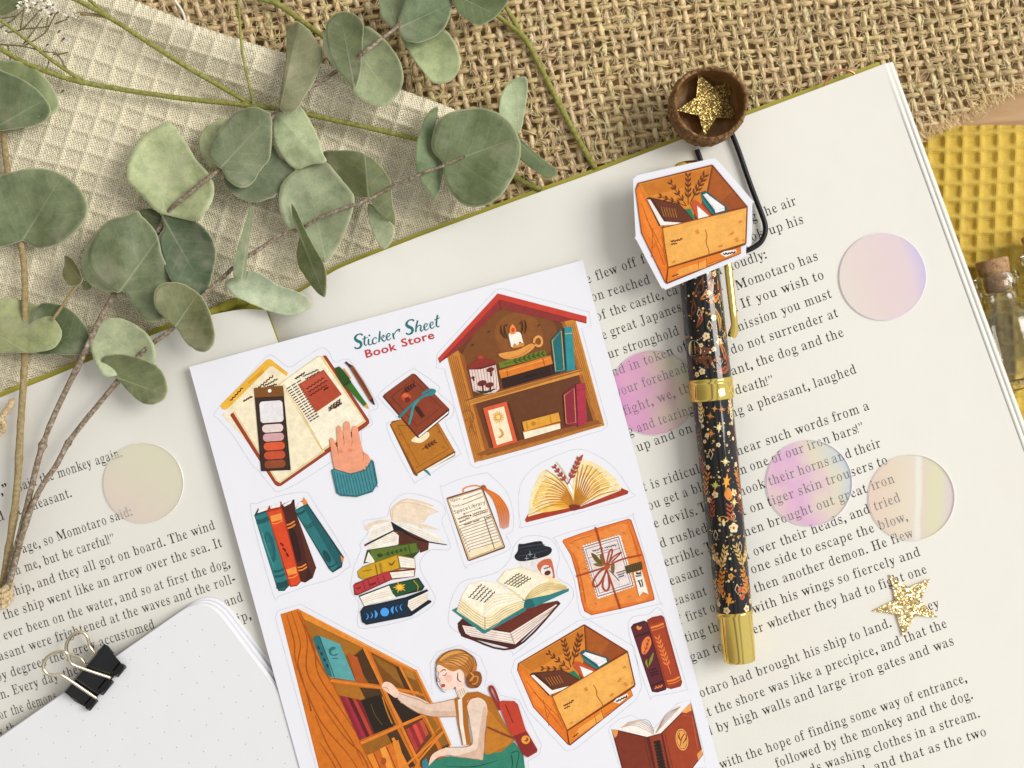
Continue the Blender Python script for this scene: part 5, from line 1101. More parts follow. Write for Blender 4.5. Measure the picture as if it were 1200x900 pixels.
    # barrel: sprays of stars, sprigs and blossoms, mirrored about the middle line
    for sg in (-1, 1):
        for s, q, an, ln, c, wd in ((486, 14, -1.2, 22, GO, 3.6), (500, 20, -1.6, 30, CR, 4), (610, 20, -1.7, 32, RU, 4), (585, 26, -1.8, 36, OR, 4), (668, 16, -1.9, 34, '#c9a45c', 4), (664, 12, -1.15, 30, '#b98a3a', 4), (700, 20, -1.8, 36, OR, 5), (712, 24, -1.5, 36, '#c2a066', 4), (560, 24, -1.4, 34, RU, 4), (530, 26, -1.6, 30, BR, 4), (700, 10, -1.2, 26, OR, 4)):
            sprig(s_of(s), sg*q, an if sg > 0 else math.pi-an, ln*.86, c, wd)
        for s, q, r in ((577, 12, 6), (583, 20, 5), (650, 22, 6.5), (655, 17, 4.5), (508, 13, 4), (515, 18, 3.6), (497, 19, 3.5), (712, 12, 6.5), (705, 22, 5), (545, 18, 4.5)): flower(s_of(s), sg*q+rnd.uniform(-1, 1), r)
    for s, q, r, c in ((563, 3, 13, '#f0a82e'), (500, 1, 9, '#efe0a0'), (506, -9, 7, OR), (480, 6, 6, OR), (540, 4, 8, '#e8d68a'), (566, -10, 8, '#c9c060'), (588, 10, 8, '#e8d68a'), (700, -8, 11, '#e39a2e'), (486, -8, 6, OR), (478, -2, 5, GO), (556, 17, 6, GO)): star(s_of(s), q, r, c)
    for s, q, r, c in ((617, 6, 9, CR), (689, 7, 6, '#c9542c'), (698, 8, 5, '#c9542c'), (520, -2, 4, CR), (672, -3, 5, GO)): flower(s_of(s), q, r, c, '#9c3a1c')
    w = Wrap(s_of(577), 4); w.p('#df8a32', [(0, -7), (5, 0), (3, 6), (0, 8), (-3, 6), (-5, 0)], True)
    for k in range(4): w.s('#b5502a', [(-4, 11+k*5), (0, 15+k*5), (4, 11+k*5)], 2)
    w = Wrap(s_of(606), -5); w.e('#e2b04a', 0, 0, 6, 3.6, 8); w.e(CR, 0, 4, 1.6, 4)
    for s, q in ((604, 7), (688, 3), (640, 12), (530, -12), (624, -16)): rhomb(s_of(s), q)
    for k in range(240):
        s = rnd.uniform(S2+6, S3-5); q = rnd.uniform(-34, 34); Wrap(s, q).e(rnd.choice((CR, GO, GO, OR, '#c9b07a')), 0, 0, rnd.choice((.6, .8, 1.1, 1.6)), None, 0, 6)
    # turn every printed face outwards
    for i, f in enumerate(m.f):
        A_, B_, C_ = (Vector(m.v[j]) for j in f[:3]); nrm = (B_-A_).cross(C_-A_); mid = (A_+B_+C_)/3; d = (mid-a).dot(ax); out = mid-(a+ax*d)
        if nrm.dot(out) < 0 and out.length > 15: m.f[i] = f[::-1]
    m.build('barrel', M_PENBODY, t)
    g = MB(); g.lathe([(S1-.6, 24.2), (S1, 25.6), (S1+1.5, 26), (S1+4.5, 26), (S1+5, 25.3), (S1+6, 25.3), (S1+6.5, 25.9), (S2-2.5, 25.5), (S2-.8, 25.2), (S2+.4, 23)], a, ax, 64, u=upv)
    g.build('centre_band', M_GOLD, t)
    g = MB(); g.lathe([(S3-2, 19.5), (S3-1.6, 21.2), (S3+.5, 21.6), (S3+3, 21), (S3+4, 20.3), (S4-14, 19.3), (S4-3, 18.7), (S4-.8, 18.2), (S4, 17), (S4+.2, .1)], a, ax, 64, u=upv)
    g.build('end_cap', M_GOLD, t)
    g = MB(); g.lathe([(S0-16, .1), (S0-15.8, 12), (S0-14, 16), (S0-10, 18), (S0-3, 19.5), (S0+.5, 19.5)], a, ax, 48, u=upv)
    g.build('finial', M_GOLD, t)
    # clip along the right side of the cap
    g = MB(); pts = []; rr = []
    for y, off, h in ((228, 19, 44), (240, 27, 40), (262, 30.5, 37), (300, 32, 35), (340, 32.5, 34), (375, 33, 33), (386, 33, 31), (393, 31.5, 28), (398, 29, 26)):
        c = a+ax*s_of(y); pts.append(c+rim*off+Vector((0, 0, h-25)))
    pts = spline([tuple(p) for p in pts], n=5); N = len(pts)
    g.tube(pts, [3.2+1.6*math.sin(math.pi*min(1, i/N*1.2)) if i < N-12 else 4.2+1.8*math.sin((i-N+12)/12*math.pi) for i in range(N)], 10, squash=.62)
    g.build('pocket_clip', M_GOLD, t)
pen()

# ---------------------------------------------------------------- die cut sticker lying on the pen
def die_cut():
    zf = lambda x, y: 50.5+.035*(x-820)-.03*(y-260)
    th = thing('book_box_sticker', P(812, 262, 48), 'white bordered die cut sticker of a book box resting on top of the pen', 'sticker')
    Fm = np.array([[x, y, 1] for x, y in BOXF]); G = np.array(BOXG); M_ = np.linalg.lstsq(Fm, G, rcond=None)[0]
    class DC(Art):
        def pt(s, x, y):
            q = np.array([x, y, 1])@M_; return (730+q[0]/5.622, 180+q[1]/5.622)
    o = [(596, 38), (630, 55), (850, 310), (850, 330), (846, 600), (812, 606), (812, 668), (800, 682), (305, 886), (285, 892), (262, 880), (248, 866), (92, 568), (86, 540), (68, 190), (72, 165), (92, 146), (120, 136), (560, 40)]
    b = MB(); pts = [(730+x/5.622, 180+y/5.622) for x, y in o]
    pts = spline(pts, True, 2)
    b.slab([P(x, y, 50)[:2] for x, y in pts], lambda X, Y: zf(X*.966+600, 450-Y*.966)-1.6, lambda X, Y: zf(X*.966+600, 450-Y*.966))
    b.build('backing_paper', M_SHEET, th)
    A = DC(0, 0, 5.2, zf); art_box(A); A.build('printed_box', th)
die_cut()

# ---------------------------------------------------------------- acorn cap with a glitter star
def star_pts(c): return c
def acorn():
    t = thing('acorn_cap', P(831, 121, -4), 'hollow brown acorn cap at the top edge of the book', 'acorn cap')
    nt = NT('acorn_shell'); v = nt.N('TexVoronoi'); v.inputs['Scale'].default_value = 22; nt.l.new(nt.coord(), v.inputs['Vector']); f = nt.noise(16, 5)
    c = nt.ramp(f, [(.25, (.16, .085, .035)), (.5, (.36, .205, .09)), (.78, (.58, .39, .21))]); c = nt.mix(1.0, c, nt.ramp(v.outputs['Distance'], [(.0, (1.15, 1.1, 1.05)), (.5, (.55, .5, .46))]), 'MULTIPLY')
    msh = nt.set(col=c, rough=.8, spec=.2, normal=nt.bump(v.outputs['Distance'], .9, .03))
    nt = NT('acorn_inside'); f = nt.noise(12, 5, .6, nt.coord((1, 1, 3))); mi = nt.set(col=nt.ramp(f, [(.3, (.15, .07, .02)), (.7, (.30, .155, .045))]), rough=.5, spec=.35)  # inner brown darkened to deepen the shade of the hollow
    rnd = random.Random(3); ax = Vector((.06, .05, 1)).normalized(); top = 46.0
    c0 = Vector(P(833, 120, top)); n = 72
    def ring(r, h, jit, cx=0):
        u = Vector((1, 0, 0)); u = (u-ax*u.dot(ax)).normalized(); w = ax.cross(u); out = []
        for k in range(n):
            q = 2*math.pi*k/n; rr = r*(1+.02*math.sin(2*q+.6)+.018*math.sin(3*q))+rnd.uniform(-jit, jit)
            out.append(c0+ax*(h+rnd.uniform(-jit, jit)*.5)+(u*math.cos(q)+w*math.sin(q))*rr)
        return out
    m = MB(); rs = [ring(38.6, -3, .2), ring(39.4, -.4, .4), ring(41, .6, .8), ring(42.6, -1.2, 1.2), ring(43.4, -6, 1.3), ring(44.4, -13, 1.3), ring(44.2, -22, 1.2), ring(43, -33, 1.2), ring(39, -42, 1), ring(24, -47.5, .8), ring(6, -49, .4)]
    V = [p for r in rs for p in r]; m.add(V, [(i*n+k, i*n+(k+1) % n, (i+1)*n+(k+1) % n, (i+1)*n+k) for i in range(len(rs)-1) for k in range(n)][::1])
    m.f = [f[::-1] for f in m.f]; m.build('shell', msh, t)
    m = MB(); rs = [ring(38.8, -2.6, .1), ring(40.2, -8, .2), ring(41, -16, .2), ring(41, -26, .2), ring(40, -38, .2), ring(31, -42, .2), ring(17, -45, .1), ring(3, -46, .1)]
    V = [p for r in rs for p in r]; m.add(V, [(i*n+k, i*n+(k+1) % n, (i+1)*n+(k+1) % n, (i+1)*n+k) for i in range(len(rs)-1) for k in range(n)]); m.build('hollow', mi, t)
    return t
acorn()
def glitter_star(pts, zf, th, mat, label, seed):
    rnd = random.Random(seed); b = MB(); cx = sum(p[0] for p in pts)/len(pts); cy = sum(p[1] for p in pts)/len(pts)
    q = []
    for i in range(len(pts)):
        a, c = pts[i], pts[(i+1) % len(pts)]
        for k in range(6):
            t = k/6; j = 0 if k == 0 else .14; q.append((a[0]+(c[0]-a[0])*t+rnd.uniform(-j, j), a[1]+(c[1]-a[1])*t+rnd.uniform(-j, j)))
    n = len(q); vs = []; R = 7
    for r in range(R+1):
        for p in q:
            x, y = cx+(p[0]-cx)*r/R, cy+(p[1]-cy)*r/R; vs.append(P(x, y, zf(x, y)+(rnd.uniform(-.25, .25) if 0 < r else 0)))
    fs = [(r*n+k, (r+1)*n+k, (r+1)*n+(k+1) % n, r*n+(k+1) % n) for r in range(R) for k in range(n)]
    b.add(vs, fs, smooth=False); e = R*n
    b.add([vs[e+k] for k in range(n)]+[(vs[e+k][0], vs[e+k][1], vs[e+k][2]-th) for k in range(n)], [(k, n+k, n+(k+1) % n, (k+1) % n) for k in range(n)]+[tuple(n+k for k in reversed(range(n)))], smooth=False)
    for i, f in enumerate(b.f[:len(fs)]):
        A, B, C = (b.v[j] for j in f[:3])
        if (B[0]-A[0])*(C[1]-A[1])-(B[1]-A[1])*(C[0]-A[0]) < 0: b.f[i] = f[::-1]
    tag(b.build('glitter_star', mat), label, 'star')
glitter_star([(832+(x-832)*1.05, 122+(y-122)*1.05) for x, y in ((818.7, 87.6), (836.4, 102.7), (859.5, 93.8), (852, 118), (863.2, 138.5), (839, 137), (826, 157), (819.5, 134.7), (795.2, 129), (817, 114))], lambda x, y: 15-.26*(x-831)+.03*(y-121), 1.6, M_GLIT2, 'gold glitter star sitting inside the acorn cap', 5)
glitter_star([(1042.5, 673.5), (1065, 688.5), (1089.8, 678.5), (1079, 704), (1099, 723.5), (1073, 721), (1058.5, 746), (1050.5, 720), (1022, 716), (1049, 703)], lambda x, y: 3.2+.015*(x-1060), 1.8, M_GLIT, 'gold glitter star lying on the lower lines of text', 6)

# ---------------------------------------------------------------- black wire bookmark
def wire():
    b = MB()
    pts = spline([(857, 156, 5), (859, 160, 6), (866, 178, 6), (876, 207, 6), (886, 234, 7), (893, 252, 8), (896.5, 263, 8.5), (896.5, 273, 8.5), (892, 283, 8.5), (884, 289.5, 8.5), (874, 294, 8.5), (860, 298, 6), (850, 298, 5), (838, 282, 4.5), (832, 240, 4.5), (826, 208, 4), (821, 188, 4), (816.5, 175.5, 4)], n=7)
    b.tube([P(x, y, z) for x, y, z in pts], 3.1, 12)
    tag(b.build('wire_bookmark', M_BLACKWIRE), 'bent black wire bookmark clipped over the page under the acorn cap', 'bookmark')
    b = MB(); pts = spline([(966, 101, -13), (969.5, 93, -12), (975, 87, -11), (985, 82.5, -11), (994, 83, -11), (1000, 85.5, -12), (1003, 91, -13)], n=6)
    b.tube([P(x, y, z) for x, y, z in pts], 1.4, 10)
    tag(b.build('copper_wire_loop', M_COPPER), 'thin copper wire loop poking out behind the top of the page', 'wire loop')
wire()

# ---------------------------------------------------------------- translucent iridescent discs
def disc(cx, cy, r, kind, label, rot=0):
    t = NT('iridescent_film_'+kind)
    tc = t.N('TexCoord'); sp = t.N('SeparateXYZ'); t.l.new(tc.outputs['Object'], sp.inputs[0]); nz = t.noise(2.6, 3, .5, None, .6)
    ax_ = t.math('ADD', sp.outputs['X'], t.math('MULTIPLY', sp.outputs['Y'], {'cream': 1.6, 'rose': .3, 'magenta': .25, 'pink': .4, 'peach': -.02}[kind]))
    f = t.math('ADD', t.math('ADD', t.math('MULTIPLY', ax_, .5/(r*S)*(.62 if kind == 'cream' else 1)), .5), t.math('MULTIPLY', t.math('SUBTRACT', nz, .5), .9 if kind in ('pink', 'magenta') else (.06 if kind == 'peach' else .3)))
    pal = {'rose': [(.0, (.93, .86, .81)), (.45, (.93, .81, .82)), (.8, (.93, .80, .85)), (.95, (.82, .74, .95))],
           'magenta': [(.05, (.93, .60, .88)), (.35, (.95, .66, .86)), (.62, (.94, .78, .80)), (.80, (.94, .88, .79)), (.95, (.88, .92, .80))],
           'pink': [(.05, (.96, .82, .87)), (.30, (.95, .72, .93)), (.52, (.96, .82, .90)), (.72, (.96, .92, .82)), (.95, (.85, .90, .95))],
           'peach': [(.0, (.97, .85, .80)), (.38, (.97, .91, .83)), (.535, (.97, .92, .86)), (.555, (1.0, 1.0, .98)), (.60, (1.0, 1.0, .98)), (.62, (.95, .89, .83)), (.80, (.93, .93, .76)), (.97, (.93, .86, .92))],  # pale stripe is a window-frame reflection painted into the tint
           'cream': [(.0, (.95, .87, .82)), (.45, (.94, .90, .81)), (1.0, (.93, .92, .80))]}[kind]
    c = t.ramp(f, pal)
    op = {'rose': .62, 'magenta': .26, 'pink': .22, 'peach': .24, 'cream': .36}[kind]
    lw = t.N('LayerWeight'); lw.inputs['Blend'].default_value = .4
    tr = t.N('BsdfTransparent'); t.l.new(c, tr.inputs[0])
    t.set(col=c, rough=.16, spec=.5, coat=.4); b = t.b
    b.inputs['Thin Film Thickness'].default_value = 420; b.inputs['Thin Film IOR'].default_value = 1.5
    mx = t.N('MixShader'); mx.inputs[0].default_value = op; t.l.new(tr.outputs[0], mx.inputs[1]); t.l.new(b.outputs[0], mx.inputs[2]); t.l.new(mx.outputs[0], t.out.inputs['Surface'])
    # bevelled rim in a pale, mostly lilac tint
    rm = flatmat('film_rim_'+kind, {'rose': (.78, .70, .84), 'magenta': (.82, .66, .80), 'pink': (.80, .72, .84), 'peach': (.80, .75, .76), 'cream': (.82, .80, .72)}[kind], .2, .6)
    m = MB(); n = 72; zf = lambda x, y: zpage(x, y)+1.0
    th = 1.0; C = P(cx, cy, zf(cx, cy)+th)
    ring = lambda q, h: [(lambda x, y: P(x, y, zf(x, y)+h))(cx+q*math.cos(2*math.pi*k/n), cy-q*math.sin(2*math.pi*k/n)) for k in range(n)]
    m.add([C]+ring(r*.5, th)+ring(r-.8, th), [(0, 1+k, 1+(k+1) % n) for k in range(n)]+[(1+k, 1+n+k, 1+n+(k+1) % n, 1+(k+1) % n) for k in range(n)], smooth=False)
    m.m = 1
    m.add(ring(r-.8, th)+ring(r, th-.5)+ring(r, -.3), [(j*n+k, (j+1)*n+k, (j+1)*n+(k+1) % n, j*n+(k+1) % n) for j in range(2) for k in range(n)], smooth=False)
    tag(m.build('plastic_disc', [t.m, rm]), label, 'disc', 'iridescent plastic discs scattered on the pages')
disc(1034.5, 324, 51.5, 'rose', 'pale pink translucent disc near the right edge with no text under it')
disc(765.5, 460, 50, 'magenta', 'strong magenta translucent disc between the sticker sheet and the pen')
disc(948.5, 566, 51, 'pink', 'pink lilac translucent disc over the words about horns and tiger skin')
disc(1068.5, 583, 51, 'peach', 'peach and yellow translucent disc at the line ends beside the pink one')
disc(168, 566, 47.5, 'cream', 'cream translucent disc on the left page above the binder clip')

# ---------------------------------------------------------------- dot grid notebook
NB_A, NB_B = (-40, 889.5), (236, 697)     # upper long edge
def notebook():
    ang = math.atan2(180, 99)              # right edge runs down to the right
    t = thing('dotted_notebook', P(150, 830, -8), 'white dot grid notebook with rounded corner lying open at the bottom left', 'notebook')
    dx, dy = math.cos(math.radians(-34.9)), math.sin(math.radians(-34.9))   # along the upper edge, to the right
    ex, ey = math.cos(math.radians(53.0)), math.sin(math.radians(53.0))     # along the right edge, downwards
    cx, cy = 239.5, 696.5                  # virtual corner
    def outline(off_r, rad, off_t=0):
        c = (cx+dx*off_r+ex*off_t, cy+dy*off_r+ey*off_t); p = []
        p.append((c[0]-dx*420, c[1]-dy*420))
        for k in range(9):
            s = k/8; a = (c[0]-dx*rad, c[1]-dy*rad); b = (c[0]+ex*rad, c[1]+ey*rad)
            p.append(((1-s)**2*a[0]+2*s*(1-s)*c[0]+s*s*b[0], (1-s)**2*a[1]+2*s*(1-s)*c[1]+s*s*b[1]))
        p.append((c[0]+ex*460, c[1]+ey*460)); p.append((c[0]+ex*460-dx*420, c[1]+ey*460-dy*420))
        return p
    zb = -9.0
    nt = flatmat('cream_card_cover', (.62, .52, .34), .7, .2)
    def sl(off, z0, z1, mat, name, rad, off_t=0):
        b = MB(); b.slab([P(x, y, z1)[:2] for x, y in outline(off, rad, off_t)], z0, z1); return b.build(name, mat, t)
    sl(18.5, zb, zb+1.5, nt, 'cover', 40, -1.0)
    ZN = zb+15.5
    for k, off in enumerate((16.4, 14.6, 10.6, 9.2, 5.4, 4.2)):
        sl(off, zb+2.0+k*1.85, zb+2.0+k*1.85+1.2, (M_NOTE2 if k % 2 else M_NOTE3), 'page', 38, -.6+k*.2)
    sl(1.6, ZN-2.2, ZN-1.2, M_NOTE2, 'page', 37, .3); sl(0, ZN-1.0, ZN, M_NOTE, 'page', 36, 0.6)
    b = MB(); ux, uy = .622, .783; vx, vy = -.797, .605; p0 = (205.5, 733.3); u0, v0 = 22.9, 21.9
    for i in range(-9, 16):
        for j in range(-2, 15):
            x, y = p0[0]+ux*u0*i+vx*v0*j, p0[1]+uy*u0*i+vy*v0*j
            r_ = (x-cx)*(-dy)*-1+0
            # inside: below the upper edge and left of the right edge
            s = ((x-cx)*ey-(y-cy)*ex)/(dx*ey-dy*ex); q = ((x-cx)*dy-(y-cy)*dx)/(ex*dy-ey*dx)
            if s > -7 or q < 6 or x < -40 or y > 960: continue
            C = P(x, y, ZN+.12); b.add([(C[0]+.72*math.cos(k*math.pi/4), C[1]+.72*math.sin(k*math.pi/4), C[2]) for k in range(8)], [tuple(range(8))], smooth=False)
    b.build('dot_grid', flatmat('grey_dot_ink', (.44, .43, .45), .8, .1), t)
    return ZN
ZN = notebook()

# ---------------------------------------------------------------- binder clip
def binder_clip():
    t = thing('binder_clip', P(110, 795, ZN), 'black binder clip with brass wire arms gripping the notebook edge', 'clip')
    sp0, sp1 = np.array((75.5, 811.5)), np.array((123, 755.))          # back spine, outside the paper edge
    lp0, lp1 = np.array((106.5, 831.)), np.array((146.5, 783.))        # lips on the paper
    zt = ZN+15; zl = ZN+2.2; zbm = -6.0; zu = zbm-1
    m = MB()
    def sheet(rows, name_th=1.3):
        R = [[P(*q) for q in r] for r in rows]
        n = len(R[0]); N = len(R)
        top = [p for r in R for p in r]; bot = [(p[0], p[1], p[2]-name_th) for p in top]
        f = [(i*n+j, i*n+j+1, (i+1)*n+j+1, (i+1)*n+j) for i in range(N-1) for j in range(n-1)]
        k = N*n; f2 = [tuple(k+x for x in reversed(q)) for q in f]
        bd = [j for j in range(n)]+[i*n+n-1 for i in range(1, N)]+[(N-1)*n+j for j in reversed(range(n-1))]+[i*n for i in reversed(range(1, N-1))]
        f3 = [(bd[i], k+bd[i], k+bd[(i+1) % len(bd)], bd[(i+1) % len(bd)]) for i in range(len(bd))]
        m.add(top+bot, f+f2+f3, smooth=False)
    def row(a, b, z, n, bow=0):
        out = []
        for i in range(n):
            s = i/(n-1); p = a+(b-a)*s; out.append((p[0], p[1], z+bow*math.sin(math.pi*s)))
        return out
    # top plate rises from lips to the spine ridge
    K = 16; rows = []
    for i in range(9):
        s = i/8; a = sp0+(lp0-sp0)*s*.90; b = sp1+(lp1-sp1)*s*.90
        rows.append(row(a, b, zt+(zl+1.5-zt)*s**1.15, K))
    sheet(rows)
    # rolled lips: three barrels with gaps for the wire arms
    d = (lp1-lp0); 
    for s0, s1 in ((-.02, .20), (.36, .66), (.80, 1.03)):
        a = lp0+d*s0; b = lp0+d*s1; tip = (lp0-sp0)/np.linalg.norm(lp0-sp0)
        m.tube([P(a[0]-tip[0]*3, a[1]-tip[1]*3, zl+2.6), P(b[0]-tip[0]*3, b[1]-tip[1]*3, zl+2.6)], 3.9, 12)
        c0, c1 = a-tip*8, b-tip*8
        sheet([[(c0[0], c0[1], zl+6.3), (c1[0], c1[1], zl+6.3)], [(a[0]-tip[0]*2, a[1]-tip[1]*2, zl+6.6), (b[0]-tip[0]*2, b[1]-tip[1]*2, zl+6.6)]])
    # spine wall and lower plate below the paper
    sheet([row(sp0, sp1, zt, K), row(sp0+np.array((-1.5, -1.0)), sp1+np.array((-1.5, -1.0)), (zt+zu)/2, K), row(sp0, sp1, zu, K)])
    lo0, lo1 = lp0+np.array((6., -3.)), lp1+np.array((6., -3.))
    m.build('body', M_CLIP, t)
    # flared far wings seen past the ends of the plate
    for (e, w1, w2) in ((sp1, (133, 764.5), (120, 769)), (sp0, (77.5, 811.5), (101, 827))):
        mm = MB(); 
        if e is sp1: q = [(122.5, 754.5, zt-1), (127, 757, zt-4), (133.8, 765.5, ZN+1.5), (124, 770, ZN+3), (115, 767, zt-3), (113, 766, zt-2)]
        else: q = [(76, 811, zt-3), (79, 809, zt-1), (99, 818, ZN+6), (105, 826, ZN+3.5), (101, 829, ZN+2), (88, 822, ZN+2.5)]
        mm.add([P(*k) for k in q]+[P(k[0], k[1], k[2]-1.5) for k in q], [tuple(range(6)), tuple(reversed(range(6, 12)))]+[(i, (i+1) % 6, 6+(i+1) % 6, 6+i) for i in range(6)], smooth=False)
        mm.build('wing', M_CLIP, t)
    h1 = [(113.6, 818.5, zl+5.5), (95, 806, zt+1), (77, 794, zt+7), (70, 790.8, zt+9), (62, 791, zt+11), (55.5, 789.5, zt+12.5), (51, 783.5, zt+13.5), (51.5, 776, zt+14), (57, 769, zt+14.5), (66, 764.5, zt+14), (74.5, 763.5, zt+13.5), (79.5, 767, zt+12), (81, 773, zt+10), (84.5, 778, zt+8), (92, 781.5, zt+5.5), (112, 788.5, zt-1), (130, 794.3, zl+5.5)]
    h2 = [(112.5, 767, 2), (106, 759, 2.5), (104, 752, 3), (102, 746, 4), (97.5, 741.5, 5), (91, 741, 6), (84, 745, 6.5), (79, 752, 6.5), (77.5, 760, 6), (80, 766, 5), (87, 768.5, 4), (94, 771, 3), (98, 775.5, 2.5), (102, 781.5, 2)]
    for h in (h1, h2):
        b = MB(); b.tube([P(*q) for q in spline(h, n=6)], 2.05, 10); b.build('wire_arm', M_WIRE, t)
binder_clip()

# ---------------------------------------------------------------- corked glass vials on the yellow cloth
def glassm():
    t = NT('clear_glass'); return t.set(col=(.97, .98, .97), rough=.02, trans=1.0, ior=1.45)
M_GLASS = glassm()
def corkm():
    t = NT('cork'); f = t.noise(17, 6, .7); g = t.noise(45, 3)
    c = t.ramp(f, [(.30, (.17, .085, .04)), (.48, (.42, .25, .125)), (.75, (.58, .38, .21))]); return t.set(col=c, rough=.85, spec=.15, normal=t.bump(g, .5, .02))
M_CORK = corkm()
def vial(p0, p1, R, label, cork=True):
    zc = ZT+8+R; a = Vector(P(*p0, zc)); b = Vector(P(*p1, zc)); ax = (b-a); L = ax.length; ax.normalize()
    t = thing('glass_vial', tuple((a+b)/2-Vector((0, 0, R))), label, 'bottle', 'corked glass vials lying on the yellow cloth')
    g = MB()
    o = [(0, 20), (0.5, 24), (3, 27), (9, 28), (14, 27), (17, 23), (20, 21), (30, 20.5), (36, 22), (42, R*.78), (50, R*.94), (60, R), (L-12, R), (L-4, R-3), (L, R-9), (L+.5, .1)]
    i_ = [(L-5, .1), (L-6, R-11), (L-14, R-4), (60, R-4), (50, R*.86), (43, R*.68), (36, 17.5), (28, 16), (18, 16), (3, 16.2), (0, 17)]
    g.lathe(o+i_+[(0, 20)], a, ax, 44); g.build('glass_body', M_GLASS, t)
    if cork:
        c = MB(); c.lathe([(-19, .1), (-19, 17.5), (-17.5, 19), (-2, 17.8), (1, 16), (17, 14.6), (18, 13.5), (18.2, .1)], a, ax, 36); c.build('cork', M_CORK, t)
vial((1166, 322), (1196, 455), 36, 'corked clear glass vial lying beside the book on yellow cloth')
vial((1221, 290), (1268, 410), 36, 'glass vial at the right picture edge with only its rim showing', True)

def thread():
    b = MB(); b.tube([P(*q) for q in spline([(203, -6, -22), (206, 2, -24), (211, 9, -24), (215, 17, -24), (218, 28, -23)], n=6)], 1.5, 6)
    tag(b.build('white_thread', flatmat('white_cotton_thread', (.84, .82, .76), .9, .1)), 'short white thread lying on the burlap above the cream cloth', 'thread')
thread()

# ---------------------------------------------------------------- eucalyptus branches
def leaf_mat():
    t = NT('eucalyptus_leaf'); a = t.attr('Col').outputs['Color']; lc = t.attr('lc').outputs['Vector']
    sp = t.N('SeparateXYZ'); t.l.new(lc, sp.inputs[0]); al, ac = sp.outputs[0], sp.outputs[1]
    aa = t.math('ABSOLUTE', ac)
    mid = t.N('MapRange'); mid.inputs['From Min'].default_value = .003; mid.inputs['From Max'].default_value = .015; t.l.new(t.math('ADD', aa, t.math('MULTIPLY', al, .014)), mid.inputs[0]); mid.inputs['To Min'].default_value = 1; mid.inputs['To Max'].default_value = 0
    ph = t.math('MULTIPLY', t.math('SUBTRACT', al, t.math('MULTIPLY', aa, .75)), 46.0)
    f = t.noise(7, 6, .62); g = t.noise(46, 4, .65); f2 = t.noise(2.2, 3)
    lat = t.math('POWER', t.math('MAXIMUM', t.math('SINE', t.math('ADD', ph, t.math('MULTIPLY', f, 5.0))), 0.0), 14.0)
    vein = t.math('MAXIMUM', t.math('MULTIPLY', mid.outputs[0], .42), t.math('MULTIPLY', lat, .10))
    c = t.mix(1.0, a, t.ramp(f, [(.27, (.68, .71, .66)), (.5, (1.0, 1.0, 1.0)), (.73, (1.26, 1.20, 1.16))]), 'MULTIPLY')
    c = t.mix(1.0, c, t.ramp(g, [(.3, (.88, .90, .88)), (.7, (1.10, 1.08, 1.08))]), 'MULTIPLY')
    c = t.mix(t.ramp(f2, [(.56, (0, 0, 0)), (.72, (.35, .35, .35))]), c, (.40, .37, .27))
    c = t.mix(t.math('MULTIPLY', vein, .55), c, (.60, .60, .42))
    mg = t.N('MapRange'); mg.inputs['From Min'].default_value = .955; mg.inputs['From Max'].default_value = .99; t.l.new(sp.outputs[2], mg.inputs[0]); c = t.mix(t.math('MULTIPLY', mg.outputs[0], .45), c, (.58, .57, .36))
    return t.set(col=c, rough=.55, spec=.32, normal=t.bump(g, .22, .008, t.bump(vein, .35, .008)))
M_LEAF = leaf_mat()
def bark(name, c0, c1, c2):
    t = NT(name); f = t.noise(24, 6, .7); g = t.noise(60, 3)
    return t.set(col=t.mix(t.math('MULTIPLY', g, .4), t.ramp(f, [(.30, c0), (.5, c1), (.70, c2)]), c0), rough=.8, spec=.2, normal=t.bump(f, .5, .012))
M_TWIG = bark('grey_brown_twig', (.10, .07, .045), (.27, .205, .135), (.66, .60, .52))
M_TWIG2 = bark('tan_twig', (.22, .16, .07), (.36, .27, .13), (.50, .42, .26))
M_STEM = bark('green_stem', (.15, .15, .03), (.30, .30, .075), (.48, .46, .18))
PALE, MID, DARK, OLIVE, GLAU = (.335, .405, .265), (.215, .275, .165), (.115, .165, .090), (.165, .190, .085), (.30, .385, .30)
